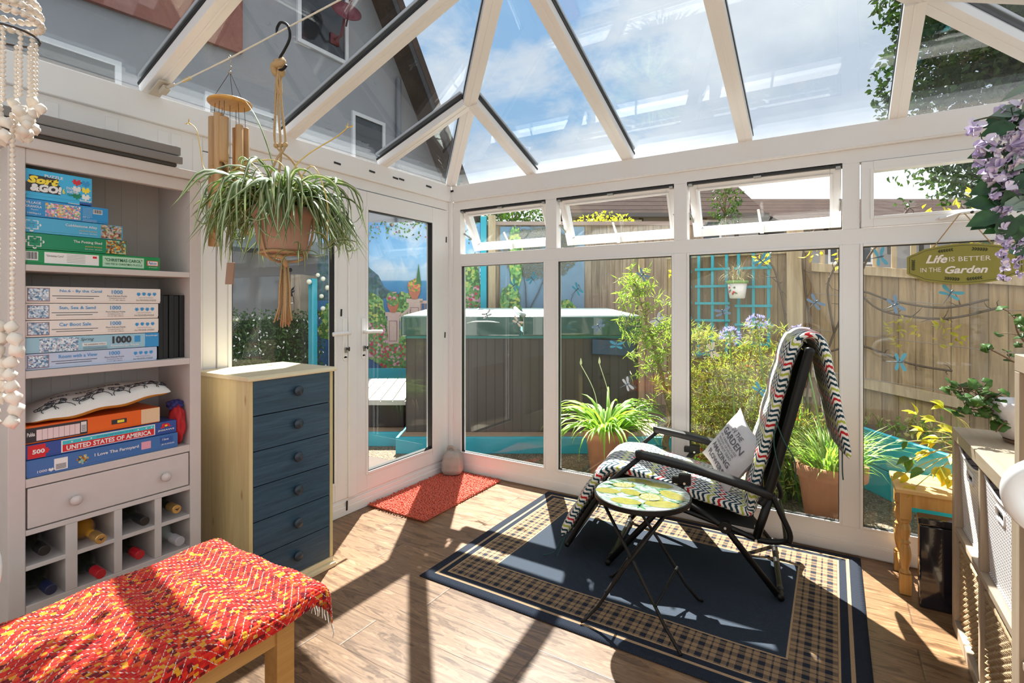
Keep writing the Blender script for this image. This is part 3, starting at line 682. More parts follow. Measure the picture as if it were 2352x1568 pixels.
def d11(R, T, J):
    R(.01, .11, .06, .94, 2); J(.09, .30, .035, .35, 2, .0009); T('500', .035, .34, .30, 1, .07, .04); R(.20, .83, .10, .94, 1); R(.208, .822, .62, .88, 3, .0009); R(.208, .822, .14, .62, 2, .0009)
    T('UNITED STATES OF AMERICA', .23, .20, .34, 1, .57, .03); T('PICTURE MAP PUZZLE OF THE', .42, .70, .10, 4, .25)
    for u in (.26, .32, .38, .70, .76, .80): R(u, u+.008, .70, .79, 1, .0012)
    T('JR', .87, .50, .36, 2, .09, .09); T('JIGSAWS', .85, .26, .15, 1, .13, .02); R(.905, .925, .62, .74, 5, .0018)
puzzle('dark blue jigsaw box reading UNITED STATES OF AMERICA and 500', -2.652, -2.178, .7905, .842, cm('royal', (.03, .08, .32)), [CM['royal'], WHT, RED, TEAL, NAVY, YEL], d11, x=.288, grp='boxes on the lowest shelf')
def d12(R, T, J):
    R(.0, .42, .08, .88, 2); R(.07, .365, .14, .74, 3, .0009)
    for i in range(8): R(.07+i*.0369, .0715+i*.0369, .14, .74, 2, .0012)
    T('Pukka', .012, .42, .22, 1, .05, .03); R(.372, .412, .2, .8, 1, .0009)
    for i in range(8): R(.376, .408, .24+i*.05, .262+i*.05, 2, .0013)
    R(.84, 1.0, .06, .97, 6); R(.60, .72, .34, .62, 2, .0008); R(.645, .70, .40, .56, 4, .0012)
puzzle('orange box file with black label, under the dog cushion', -2.652, -2.238, .8425, .905, cm('flame', (.78, .13, .01)), [CM['flame'], WHT, INK, LILAC, YEL, WHT, cm('peach', (.75, .55, .35))], d12, x=.28, grp='boxes on the lowest shelf')
# dog cushion
cu = thing('dog_cushion', 'flat white cushion with black dog drawings and mustard back on the lowest shelf', 'cushion', (.16, -2.42, .91))
def pil(hx, hy, th, p, q, pw=2.6):
    u, v_ = 2*p-1, 2*q-1; k = (max(0, 1-abs(u)**pw)*max(0, 1-abs(v_)**pw))**.42
    pin = 1-.07*(u*u)*(v_*v_); return u*hx*pin*(1-.05*v_*v_), v_*hy*pin*(1-.05*u*u), th*k
def cushT(sgn): 
    def fn(p, q):
        a, b, c = pil(.145, .235, .052 if sgn > 0 else .022, p, q)
        return (.175+a, -2.415+b, .935+.045*(b/.235+.3)*.6+sgn*c+.004*math.sin(b*40+a*22))
    return fn
MUST = plain('mustard_cotton', (.60, .30, .03), .85, var=.12, scale=60, bump=.2); 
M().grid(cushT(1), 20, 24).build('cushion_front', plain('white_canvas', (.74, .70, .66), .9, var=.05, scale=200, bump=.2), cu, smooth=True)
m = M().grid(cushT(-1), 20, 24); m.f = [q[::-1] for q in m.f]; m.build('cushion_back', MUST, cu, smooth=True)
d = M(); top = cushT(1)
def CP(y, hh):    # point on the front slope of the cushion
    q = (y+2.415)/.235*.5+.5; p = .985-.30*hh; a = top(p, q); return V(a)+V((.0015, 0, .0015))
def CT(s, y0, y1, h0, h1, bold=.0):
    vs, fs = textmesh(s, bold, .2); xs = [v[0] for v in vs]; ys = [v[1] for v in vs]; X0, X1, Y0, Y1 = min(xs), max(xs), min(ys), max(ys)
    d.add([CP(y0+(v[0]-X0)/(X1-X0)*(y1-y0), h0+(v[1]-Y0)/(Y1-Y0)*(h1-h0)) for v in vs], fs)
CT('For the Dog', -2.56, -2.34, 1.25, 1.75, .01)
def line(pts): d.tube([CP(a, b) for a, b in pts], .0012, 5)
def circ(y, h, ry, rh, a0=0, a1=2*PI, wob=0, k=16): line([(y+(ry+wob*math.sin(q*2.3))*math.cos(a0+(a1-a0)*q/k), h+(rh+wob*30*math.sin(q*2.9))*math.sin(a0+(a1-a0)*q/k)) for q in range(k+1)])
for y, s_ in ((-2.60, 1), (-2.555, 1.25), (-2.49, .9), (-2.44, 1.3), (-2.375, 1.1), (-2.315, 1.35), (-2.265, 1.2), (-2.22, 1.0)):
    circ(y, .62*s_, .020, .24, wob=.0015); circ(y, .18, .024*s_, .34*s_, 0, PI, wob=.001); circ(y, .50*s_, .005, .05); circ(y-.018, .72*s_, .008, .16, wob=.001); circ(y+.018, .72*s_, .008, .16, wob=.001)
    for e in (-.007, .007): d.ball(CP(y+e, .66*s_), .0018, 6)
    d.ball(CP(y, .54*s_), .003, 6)
for y in (-2.555, -2.22, -2.60): d.ball(CP(y+.012, .82), .007, 8, (.6, 1, .8))
d.build('dog_drawing', INK, cu)
# red and blue cloth bag at the back of the shelf
bg_ = thing('cloth_bag', 'crumpled red and blue cloth bag in the corner of the lowest shelf', 'bag', (.2, -2.155, .73))
random.seed(3)
def blob(c, r, sc, amp, fr): 
    m = M()
    def fn(p, q):
        th, an = PI*p, 2*PI*q; k = 1+amp*(math.sin(fr*an+3*th)+.6*math.sin((fr+2)*an*1.0-5*th))*math.sin(th)
        return (c[0]+r*sc[0]*k*math.sin(th)*math.cos(an), c[1]+r*sc[1]*k*math.sin(th)*math.sin(an), c[2]+r*sc[2]*k*math.cos(th))
    return m.grid(fn, 18, 28)
blob((.245, -2.158, .815), .085, (.55, .30, 1.0), .12, 5).build('red_cloth', plain('red_fabric', (.42, .015, .02), .8), bg_, smooth=True)
blob((.235, -2.160, .895), .032, (.9, .85, .7), .2, 4).build('blue_cloth', plain('blue_fabric', (.03, .03, .16), .8), bg_, smooth=True)
# ---- wine bottles
DG = plain('dark_bottle_glass', (.012, .016, .012), .06, coat=.6); AMB = plain('amber_wine_glass', (.45, .20, .02), .08, coat=.6); CLR = plain('clear_bottle_glass', (.35, .40, .38), .04, coat=.8)
GOLD = plain('gold_foil', (.62, .40, .14), .35, .8); BKF = plain('black_foil', (.010, .010, .011), .35); REDF = plain('red_foil', (.42, .01, .02), .35); BLF = plain('navy_foil', (.01, .015, .05), .35); GRY = plain('grey_cap', (.38, .37, .40), .4)
def bottle(y, z, glass, foil, xe, lab, r=.041, capr=.0175, emb=False):
    t = thing('wine_bottle', lab, 'bottle', (.17, y, z-r), 'bottles in the wine rack'); a = (1, 0, 0)
    M().lathe([(0, 0), (r*.9, 0), (r, .006), (r, xe-.225), (r*.93, xe-.205), (r*.55, xe-.175), (.015, xe-.15), (.0135, xe-.07)], (.05, y, z), 20, ax=a).build('bottle', glass, t, smooth=True)
    f = M().lathe([(.0145, xe-.115), (capr, xe-.11), (capr, xe-.053), (capr*.9, xe-.05), (0, xe-.05)], (.05, y, z), 20, ax=a)
    f.build('cap', foil, t, smooth=False)
    if emb:
        g = M(); X = xe+.0012
        g.poly([(X, y-.010, z+.001), (X, y-.003, z+.0035), (X, y+.002, z+.001), (X, y+.011, z+.006), (X, y+.004, z-.002), (X, y-.002, z-.006), (X, y-.002, z-.001)], (.0006, 0, 0)); g.build('bird_emblem', INK, t)
bottle(-2.610, .476, DG, BKF, .315, 'dark wine bottle with black cap, upper left rack cell')
bottle(-2.468, .474, AMB, GOLD, .368, 'amber wine bottle with long gold cap, second upper cell', emb=True)
bottle(-2.318, .480, DG, BKF, .345, 'dark wine bottle with black foil neck, third upper cell')
bottle(-2.190, .478, DG, GOLD, .318, 'dark wine bottle with gold cap, upper right rack cell', emb=True)
bottle(-2.598, .342, DG, BLF, .335, 'dark wine bottle with navy foil, lower left rack cell')
bottle(-2.462, .340, DG, REDF, .352, 'dark wine bottle with red and black capsule, second lower cell', capr=.017)
bottle(-2.325, .346, DG, REDF, .322, 'dark wine bottle with plain red cap, third lower cell')
bottle(-2.186, .348, CLR, GRY, .335, 'clear glass bottle with grey stopper, lower right rack cell', r=.042, capr=.019)

# ================================================================ chest of drawers
ch = thing('chest_of_drawers', 'tall narrow pale pine chest with six dark blue drawers', 'chest of drawers', (.245, -1.74, 0))
PINE = woodmat('pale_pine', (.56, .44, .21), (.72, .60, .33), 2, 1.0, .4, .05, knots=(.34, .16, .05)); PINEH = woodmat('pale_pine_top', (.66, .54, .33), (.78, .68, .45), 1, 1.0, .35, .05)
BLUW = woodmat('blue_stained_wood', (.014, .040, .070), (.042, .095, .145), 1, 1.6, .4, .5)
f = M(); f.box(.03, .452, -1.962, -1.944, .045, .985); f.box(.03, .452, -1.536, -1.518, .045, .985); f.box(.03, .04, -1.944, -1.536, .045, .985); f.build('side_panel', PINE, ch, bevel=.001)
f = M(); f.poly([(.02, -1.975, .985), (.470, -1.975, .985), (.470, -1.975, .997), (.455, -1.975, 1.006), (.02, -1.975, 1.006)], (0, .470, 0)); f.build('top_board', PINEH, ch, bevel=.004)
f = M(); f.box(.03, .475, -1.965, -1.515, 0, .022); f.box(.03, .458, -1.96, -1.52, .022, .045); f.build('plinth', PINEH, ch, bevel=.003)
f = M(); f.box(.03, .43, -1.944, -1.536, .045, .985); f.build('carcass', plain('drawer_gap', (.30, .17, .07), .7), ch)
hz = (.985-.048)/6
for i in range(6):
    z0 = .048+i*hz; f = M(); f.box(.431, .452, -1.942, -1.538, z0+.002, z0+hz-.002); dr = f.build('drawer', BLUW, ch, bevel=.0015)
    f = M(); f.lathe([(.011, 0), (.009, .006), (.015, .010), (.023, .014), (.024, .020), (.020, .025), (0, .027)], (.452, -1.728, z0+hz*.55), 20, ax=(1, 0, 0)); f.build('knob', plain('blue_knob', (.018, .032, .050), .35) if i == 0 else bpy.data.materials['blue_knob'], dr, smooth=True)

# ================================================================ bench with woven throw
be = thing('bench', 'light oak bench in the lower left corner under a red throw', 'bench', (1.0, -2.9, 0))
OAKB = woodmat('honey_oak', (.40, .19, .05), (.58, .31, .10), 1, 1.0, .4, .06)
f = M(); f.box(.74, 1.275, -3.62, -2.300, .415, .440); f.build('seat_board', OAKB, be, bevel=.004)
f = M(); f.box(1.235, 1.262, -3.58, -2.36, .345, .415); f.box(.76, .785, -3.58, -2.36, .345, .415); f.box(.785, 1.24, -2.345, -2.320, .345, .415); f.build('apron', OAKB, be, bevel=.002)
for x, y in ((1.24, -2.345), (.785, -2.345), (1.24, -3.57), (.785, -3.57)):
    f = M(); f.beam((x, y, 0), (x, y, .415), .062, -.028, .028, (0, 1, 0)); f.build('leg', OAKB, be, bevel=.003)
def throw_mat():
    m, n = newmat('rag_weave'); u = n.sep(n.uv())
    fx = n.m('DIVIDE', u[0], .0105); row = n.m('FLOOR', fx); sh = n.m('MULTIPLY', n.m('FRACT', n.m('MULTIPLY', row, .5)), .5)
    fy = n.m('ADD', n.m('DIVIDE', u[1], .0125), sh); cell = n.comb(row, n.m('FLOOR', fy), 0)
    r = n.wn(cell)[0]; big = n.noise(n.uv(), 9, 2)
    q = n.m('ADD', n.m('MULTIPLY', r, .85), n.m('MULTIPLY', big, .18))
    c = n.ramp(q, [(0.0, (.16, .003, .006)), (.22, (.50, .010, .008)), (.48, (.62, .020, .008)), (.68, (.66, .075, .010)), (.84, (.66, .27, .015)), (.93, (.16, .003, .008))], 'CONSTANT')
    tz = n.m('PINGPONG', n.m('DIVIDE', u[1], .085), 1.0); z = n.m('FRACT', n.m('DIVIDE', n.m('ADD', u[0], n.m('MULTIPLY', tz, .105)), .030))
    dsh = n.m('FRACT', n.m('DIVIDE', u[1], .0085))
    ln = n.m('MULTIPLY', n.m('LESS_THAN', z, .11), n.m('LESS_THAN', dsh, .66)); c = n.mix(ln, c, (.62, .46, .38))
    finish(n, bsdf(n, c, .9, spec=.15, sheen=.2)); return m
th = thing('woven_throw', 'red, orange and yellow woven rag throw with fringe draped over the bench', 'throw', (1.0, -2.8, .44), None)
LX, LY = .66, 1.42
def throwf(p, q):      # p across, q along from far left to right end
    a, b = p*LX, q*LY; r = .035
    x = .690+a; z = .470; y = -3.56+b
    e = a-(LX-.075)
    if e > 0: th_ = min(e/r, PI/2*.8); x = .690+LX-.075+r*math.sin(th_); z -= r*(1-math.cos(th_))+max(0, e-r*PI/2*.8)*.95
    e = b-(LY-.115)
    if e > 0: th_ = min(e/r, PI/2*.92); y = -3.56+LY-.115+r*math.sin(th_)+max(0, e-r*PI/2)*.08; z -= r*(1-math.cos(th_))+max(0, e-r*PI/2*.92)*.97
    e = .03-a
    if e > 0: z -= e*.5
    x += (y+2.3)*-.035
    z += .004*math.sin(b*21+a*9)+.003*math.sin(a*31)
    ru, rv = a/.0105, b/.0125+(.5 if int(a/.0105) % 2 else 0)
    lump = abs(math.sin(PI*ru))**.6*abs(math.sin(PI*rv))**.6
    return (x+.004*lump*(a > LX-.07), y+.004*lump*(b > LY-.1), z+.0045*lump)
M().grid(throwf, 230, 330, uvf=lambda p, q: (p*LX, q*LY)).build('woven_cloth', throw_mat(), th, smooth=True)
f = M(); random.seed(5)
for i in range(22):
    p = .55+.45*(i+.5)/22; a = V(throwf(p, 1)); f.tube([a, a+V((rnd(-.004, .006), .003, -.018)), a+V((rnd(-.006, .006), .003, -.030-rnd(0, .012)))], [.0022, .002, .0015], 5)
f.build('fringe', plain('cream_cotton', (.74, .66, .58), .9), th)
f = M(); f.box(.76, 1.262, -3.55, -2.315, .440, .462); f.build('seat_pad', plain('maroon_pad', (.20, .03, .03), .8), be, bevel=.01)

# ================================================================ door mat, bean bag, rug
mt = thing('chenille_mat', 'coral red shaggy mat on the floor by the door', 'mat', (.26, -.48, 0))
CORAL = plain('coral_chenille', (.58, .088, .040), .85, var=.2, scale=60, sheen=.3)
f = M(); f.box(.035, .505, -.885, -.045, .001, .010); f.build('backing', CORAL, mt, bevel=.003)
f = M(); random.seed(7)
for i in range(47):
    for j in range(84):
        x = .038+i*.0100+rnd(-.002, .002); y = -.888+j*.0101+rnd(-.002, .002); d_ = V((rnd(-.7, .7), rnd(-.7, .7), rnd(.35, 1))).normalized()*rnd(.010, .017)
        if i in (0, 46) : d_.x += (-1 if i == 0 else 1)*.006
        if j in (0, 83) : d_.y += (-1 if j == 0 else 1)*.006
        c = V((x, y, .009)); f.tube([c, c+d_*.75, c+d_], [.0040, .0046, .0025], 5)
f.build('pile', CORAL, mt, smooth=True, kind='stuff')
ds = thing('door_stop_bag', 'small grey linen bean bag with a loop handle in the corner by the mat', 'door stop', (.085, -.10, .0))
LIN = plain('grey_linen', (.36, .32, .29), .9, var=.06, scale=200, bump=.2)
def dsf(p, q):
    th, an = PI*p, 2*PI*q; sn = math.sin(th)**.55; k = 1/max(abs(math.cos(an)), abs(math.sin(an)))**.55
    w_ = 1+.025*math.sin(an*7+th*4)+.02*math.sin(13*th)
    z = .012+.075*(1+math.copysign(abs(math.cos(th))**.75, math.cos(th))); t = 1-.30*(z/.17)
    an2 = an+.5
    return (.115+.094*sn*k*t*w_*math.cos(an2), -.120+.094*sn*k*t*w_*math.sin(an2), z*1.25)
M().grid(dsf, 26, 40).build('bag', LIN, ds, smooth=True)
f = M(); f.tube(bez([(.085, -.135, .190), (.095, -.14, .222), (.13, -.135, .225), (.15, -.125, .192)], 5), .007, 8, flat=2.0); f.build('loop_handle', LIN, ds, smooth=True)
RX0, RX1, RY0, RY1 = .905, 2.735, -1.372, -.035
def rugf(p, q):
    x = RX0+(RX1-RX0)*p; y = RY0+(RY1-RY0)*q; return (x, y, .009+.0015*math.sin(x*9)*math.sin(y*7)-(.004 if p in (0, 1) or q in (0, 1) else 0))
f = M(); f.grid(rugf, 90, 60); RUG = rug_mat(RX0, RX1, RY0, RY1)
rg = f.build('rug', RUG, loc=((RX0+RX1)/2, (RY0+RY1)/2, 0), smooth=True, label='dark blue woven rug with tan plaid border under the recliner', cat='rug'); md = rg.modifiers.new('s', 'SOLIDIFY'); md.thickness = .007; md.offset = -1
# ================================================================ bistro side table
BKM = plain('black_metal', (.006, .0055, .005), .45, spec=.3)
def lemon_mat():
    m, n = newmat('lemon_glass'); p = n.obj(); nz = n.noise(p, 9, 2, col=True)
    v = n.n('ShaderNodeVectorMath', operation='ADD'); n.put(v.inputs[0], p); n.put(v.inputs[1], n.mul(nz, (.05, .05, 0)))
    f = n.noise(n.mul(v.outputs[0], (1, 3.2, 1)), 11, 3, .55, 1.2)
    c = n.ramp(f, [(.36, (.04, .12, .06)), (.44, (.20, .30, .20)), (.48, (.38, .42, .41)), (.57, (.44, .46, .46)), (.61, (.10, .20, .11)), (.66, (.36, .42, .38))])
    finish(n, bsdf(n, c, .12, normal=n.bump(f, .3, .003), coat=.4)); return m
TX, TY, TZ = 1.925, -1.112, .520
tb = thing('side_table', 'small round black metal folding table with lemon patterned glass top', 'table', (TX, TY, 0))
f = M(); f.lathe([(.190, -.004), (.196, -.004), (.200, 0), (.200, .018), (.196, .020), (.1935, .016), (.19, .010)], (TX, TY, TZ-.016), 56); f.lathe([(0, .0), (.192, 0), (.192, .004), (0, .004)], (TX, TY, TZ-.012), 40); f.build('rim', BKM, tb, smooth=False)
def topf(r0, r1, z, nn=56): return M().lathe([(0, z), (r1*.5, z), (r1, z), (r1, z-.006), (0, z-.006)], (0, 0, 0), nn)
g = M(MX.Translation((TX, TY, TZ+.0025))); g.lathe([(0, -.006), (.1935, -.006), (.1935, 0), (0, 0)], (0, 0, 0), 56)
LG = lemon_mat(); go = g.build('glass_top', LG, tb)
LEM = plain('lemon_yellow', (.27, .24, .045), .15, var=.5, scale=60, coat=.4); LEMI = plain('lemon_flesh', (.48, .46, .22), .15, coat=.4); LFG = plain('painted_leaf', (.05, .17, .07), .15, var=.4, scale=40, coat=.4); OUT = plain('painted_outline', (.22, .28, .22), .15)
f = M(); random.seed(12)
lem = [(-.10, .045, .046, .030, .4), (-.045, -.02, .046, .030, -.3), (-.135, -.055, .050, .032, .2), (.045, -.035, .048, .044, 0), (.115, .035, .060, .036, -.5), (.03, .125, .056, .030, .1), (.105, -.085, .066, .038, .35), (-.03, -.13, .058, .032, .15), (-.06, .14, .05, .024, .2)]
ls = M(); li = M(); lo = M()
def oval(m, cx, cy, a, b, rot, z0, z1, tip=.0, k=22):
    pts = []
    for i in range(k):
        th = 2*PI*i/k; x = a*math.cos(th)*(1+tip*max(0, math.cos(th))**8); y = b*math.sin(th)
        pts.append((TX+cx+x*math.cos(rot)-y*math.sin(rot), TY+cy+x*math.sin(rot)+y*math.cos(rot), TZ+z0))
    m.poly(pts, (0, 0, z1-z0))
for i, (cx, cy, a, b, r_) in enumerate(lem):
    ls, li, lo = M(), M(), M()
    oval(lo, cx, cy, a+.003, b+.003, r_, .0022, .0030, .18)
    oval(ls, cx, cy, a, b, r_, .0026, .0036, .18)
    if i in (3, 0):
        oval(lo, cx, cy, a*.86, b*.86, r_, .0036, .0038); oval(li, cx, cy, a*.80, b*.80, r_, .0036, .0042)
        for q in range(9):
            an = q*2*PI/9+r_; ls.beam((TX+cx+.006*math.cos(an), TY+cy+.006*math.sin(an), TZ+.0044), (TX+cx+a*.74*math.cos(an), TY+cy+b*.74*math.sin(an), TZ+.0044), .003, -.0003, .0003)
    ls.build('lemon_motif', LEM, tb); lo.build('outline_motif', OUT, tb)
    if li.f: li.build('lemon_slice_motif', LEMI, tb)
for _ in range(46):
    an = rnd(0, 2*PI); rr = .17*math.sqrt(rnd(0, 1)); cx, cy = rr*math.cos(an), rr*math.sin(an)
    if any(((cx-l[0])**2+(cy-l[1])**2) < (max(l[2], l[3])*.8)**2 for l in lem): continue
    f = M(); oval(f, cx, cy, rnd(.018, .03), rnd(.004, .008), rnd(0, PI), .0024, .0030, .5, 12); f.build('leaf_motif', LFG, tb)
ft = [(1.742, -1.309), (2.125, -1.296), (2.118, -.904), (1.716, -.922)]; R0 = .0068
def leg(top, foot, turn):
    m_ = M(); a = V(top); b = V((foot[0], foot[1], .011+R0)); k = a.lerp(b, .86); o2 = V((foot[0]-TX, foot[1]-TY, 0)).normalized()
    m_.tube([a, a.lerp(b, .5), k-o2*.014, b-o2*.010+V((0, 0, .010)), b+o2*.012], R0, 8); m_.build('leg', BKM, tb, smooth=True)
leg((TX+.135, TY-.115, TZ-.018), ft[0], 0); leg((TX+.135, TY+.115, TZ-.018), ft[3], 0)
leg((TX-.135, TY-.115, TZ-.018), ft[1], 0); leg((TX-.135, TY+.115, TZ-.018), ft[2], 0)
for sx_, fa, fb in ((1, ft[0], ft[3]), (-1, ft[1], ft[2])):
    a = V((TX+.135*sx_, TY-.115, TZ-.018)).lerp(V((*fa, .02)), .72); b = V((TX+.135*sx_, TY+.115, TZ-.018)).lerp(V((*fb, .02)), .72); M().tube([a, b], .0055, 8).build('stretcher', BKM, tb, smooth=True)
    M().tube([(TX+.135*sx_, TY-.115, TZ-.018), (TX+.135*sx_, TY+.115, TZ-.018)], .0065, 8).build('top_bar', BKM, tb, smooth=True)

# ================================================================ reclining garden chair (side planes at y=-.69 and -.12)
rc = thing('recliner', 'black metal reclining garden chair with zigzag patterned cushion facing left', 'chair', (2.05, -.4, 0))
YN, YF = -.690, -.120
TUB = plain('black_powder_coat', (.005, .005, .005), .42, spec=.3); SLING = plain('black_sling', (.008, .008, .009), .8, bump=.2, scale=400)
def side(pts, r=.0135, nm='frame_tube', fl=1.0, mat=TUB):
    for y in (YN, YF): M().tube([(a, y, b) for a, b in pts], r, 10, flat=fl).build(nm, mat, rc, smooth=True)
def cross(a, b, nm='cross_bar', r=.0125): M().tube([(a, YN, b), (a, YF, b)], r, 10).build(nm, TUB, rc, smooth=True)
leg_b = [(1.965, .415), (2.19, .292), (2.405, .030)]
side(leg_b, .0145, 'rear_leg', 1.0); side([(1.650, .032), (1.84, .262), (2.01, .475)], .0145, 'front_leg')
for x, nm in ((2.415, 'rear_foot_bar'), (1.643, 'front_foot_bar')):
    M().tube(bez([(x-.0, YN+.0, .034), (x+.004, YN+.02, .026), (x+.004, YF-.02, .026), (x, YF, .034)], 4), .0135, 10).build(nm, TUB, rc, smooth=True)
    for y in (YN+.06, YF-.06): M().tube([(x+.004, y-.018, .0265), (x+.004, y+.018, .0265)], .0155, 10).build('foot_pad', BLACK, rc, smooth=True)
M().tube(bez([(1.62, YN, .385), (1.9, YN, .365), (2.19, YN, .300), (2.33, YN, .262), (2.425, YN+.02, .262), (2.445, YN+.08, .268), (2.445, YF-.08, .268), (2.425, YF-.02, .262), (2.33, YF, .262), (2.19, YF, .300), (1.9, YF, .365), (1.62, YF, .385)], 5), .0125, 10).build('seat_frame', TUB, rc, smooth=True)
side([(2.315, .255), (2.372, .45)], .014, 'rear_post', 1.3); side(bez([(2.385, .470), (2.415, .40), (2.452, .315), (2.452, .27)], 4), .0125, 'rear_loop'); 
side([(1.803, .570), (1.66, .435), (1.615, .385)], .0125, 'arm_front_post')
M().tube(bez([(2.34, YN, .42), (2.38, YN, .52), (2.515, YN, 1.06), (2.53, YN+.05, 1.12), (2.532, YF-.05, 1.12), (2.515, YF, 1.06), (2.38, YF, .52), (2.34, YF, .42)], 6), .0150, 10, flat=1.35).build('back_frame', TUB, rc, smooth=True)
M().tube(bez([(1.62, YN, .385), (1.53, YN, .25), (1.438, YN, .090), (1.430, YN+.04, .076), (1.430, YF-.04, .076), (1.438, YF, .090), (1.53, YF, .25), (1.62, YF, .385)], 5), .0135, 10).build('leg_rest_frame', TUB, rc, smooth=True)
def sheet(nm, prof, y0, y1, th, mat):
    m = M(); m.poly([(a, y0, b) for a, b in prof]+[(a+.003, y0, b+.004) for a, b in prof[::-1]], (0, y1-y0, 0)); m.build(nm, mat, rc)
sheet('back_sling', [(2.36, .45), (2.395, .60), (2.50, 1.02), (2.525, 1.10)], YN+.012, YF-.012, .004, SLING)
sheet('seat_sling', [(1.63, .388), (1.9, .362), (2.15, .31), (2.31, .30)], YN+.012, YF-.012, .004, SLING)
sheet('leg_rest_sling', [(1.445, .10), (1.53, .24), (1.61, .38)], YN+.012, YF-.012, .004, SLING)
for y in (YN, YF):
    m = M()
    def armf(p, q):     # p along, q around
        x = 1.780+(2.385-1.780)*p; z = .590-.118*p+.016*math.sin(PI*p); wd = (.026+.012*math.sin(PI*min(1, p*1.15)))*min(1, (p+.02)/.05)*min(1, (1.03-p)/.06); th = .016*min(1, (p+.02)/.03)*min(1, (1.02-p)/.04)
        an = 2*PI*q; c, s_ = math.cos(an), math.sin(an)
        return (x, y+wd*math.copysign(abs(c)**.6, c), z+th*math.copysign(abs(s_)**.7, s_)-(.008 if s_ < 0 else 0))
    m.grid(armf, 30, 20); am = m.build('armrest', plain('black_armrest', (.012, .012, .013), .42, spec=.35) if y == YN else bpy.data.materials['black_armrest'], rc, smooth=True)
    for q in (M().tube([(1.805, y-.020, .582), (1.805, y+.020, .582)], .022, 16), M().box(1.985, 2.04, y-.02, y+.02, .468, .515).box(1.955, 1.99, y-.018, y+.018, .470, .500).tube([(1.965, y, .415), (2.01, y, .485)], .014, 8),
              M().tube([(2.19, y-.018, .296), (2.19, y+.018, .296)], .028, 16), M().box(1.60, 1.68, y-.014, y+.014, .385, .425)): q.build('joint_bracket', TUB, rc, bevel=.003)
    RV = bpy.data.materials.get('rivet_steel') or plain('rivet_steel', (.75, .73, .68), .25, .6)
    for a, b in ((1.805, .582), (2.012, .476), (2.19, .296), (1.672, .405), (2.318, .262), (2.03, .36)):
        M().tube([(a, y-.0225, b), (a, y+.0225, b)], .0058, 10).build('rivet', RV, rc)
def zig_mat():
    m, n = newmat('zigzag_fabric'); u = n.sep(n.uv())
    t = n.m('PINGPONG', n.m('DIVIDE', u[0], .0230), 1.0)
    v = n.m('ADD', n.m('DIVIDE', u[1], .0240), n.m('MULTIPLY', t, 1.15)); st = n.m('FRACT', v); k = n.m('MODULO', n.m('FLOOR', n.m('ADD', v, 400)), 6)
    cc = n.ramp(n.m('DIVIDE', n.m('ADD', k, .5), 6), [(0, (.012, .045, .065)), (1/6, (.42, .47, .07)), (2/6, (.012, .045, .065)), (3/6, (.50, .020, .025)), (4/6, (.012, .045, .065)), (5/6, (.012, .045, .065))], 'CONSTANT')
    c = n.mix(n.m('LESS_THAN', st, .50), (.80, .77, .72), cc)
    finish(n, bsdf(n, c, .85, spec=.2, normal=n.bump(n.noise(n.uv(), 700, 2), .15, .001))); return m
ZIG = zig_mat()
path = bez([(1.405, .090), (1.475, .215), (1.575, .385), (1.64, .455), (1.74, .462), (1.90, .425), (2.05, .392), (2.20, .360), (2.285, .345), (2.318, .375), (2.325, .43), (2.352, .56), (2.40, .76), (2.455, .99), (2.485, 1.10), (2.515, 1.160), (2.555, 1.160), (2.578, 1.10), (2.610, .94), (2.640, .78), (2.665, .655)], 9)
def cushion():
    P = [V((p[0], 0, p[1])) for p in path]; s = [0]
    for i in range(1, len(P)): s.append(s[-1]+(P[i]-P[i-1]).length)
    K = len(P); ring = 40; vs = []; uv = {}; m = M(); L = s[-1]
    for i, p in enumerate(P):
        t = (P[min(i+1, K-1)]-P[max(i-1, 0)]).normalized(); nn = V((-t.z, 0, t.x)); 
        if nn.z < 0 and t.x > 0: nn = -nn
        q = s[i]; tuft = .80+.20*abs(math.sin(PI*q/.165))
        e = min(1, (q+.004)/.03, (L-q+.004)/.03); th = .038*tuft*e**.5; wid = .262*(.985+.015*math.sin(q*25))*(.96 if q > s[int(K*.8)] else 1)
        if q > 1.95: th *= .75
        for j in range(ring):
            an = 2*PI*j/ring; c, sn = math.cos(an), math.sin(an)
            y = -.405+wid*math.copysign(abs(c)**.5, c); off = th*math.copysign(abs(sn)**.62, sn)*(1-.12*math.sin(y*24+q*4)**2)
            vs.append(p+V((0, y, 0))+nn*(off+.020)); uv[i*ring+j] = ((y+1) if abs(c) < .97 else y+1+.035*sn, q+ (0 if sn >= 0 else .0))
    fs = [(i*ring+j, i*ring+(j+1) % ring, (i+1)*ring+(j+1) % ring, (i+1)*ring+j) for i in range(K-1) for j in range(ring)]
    fs += [tuple(range(ring))[::-1], tuple((K-1)*ring+j for j in range(ring))]
    m.add(vs, fs); m.uv = uv
    return m.build('cushion', ZIG, rc, smooth=True)
cushion()
TIE = plain('green_tie', (.01, .06, .05), .7)
for pts in ([(1.41, YN+.02, .10), (1.385, YN, .075), (1.365, YN-.01, .030), (1.335, YN-.03, .016), (1.31, YN-.05, .016)], [(1.41, YN+.02, .10), (1.395, YN-.01, .05), (1.385, YN-.04, .016)],
            [(2.40, YN-.008, .80), (2.43, YN-.02, .72), (2.47, YN-.018, .64), (2.475, YN-.018, .55)], [(2.40, YN-.008, .80), (2.39, YN-.02, .70), (2.42, YN-.02, .56)], [(2.665, -.60, .72), (2.665, -.60, .60), (2.668, -.60, .55)],
            [(1.72, YF-.02, .50), (1.80, YF-.03, .47), (1.86, YF-.04, .49), (1.80, YF-.05, .50), (1.75, YF-.03, .49)]):
    M().tube(bez(pts, 5), .0028, 5).build('tie_cord', TIE, rc, smooth=True)
rc.location = (2.012, -.454, 0); rc.rotation_euler = (0, 0, math.radians(8))
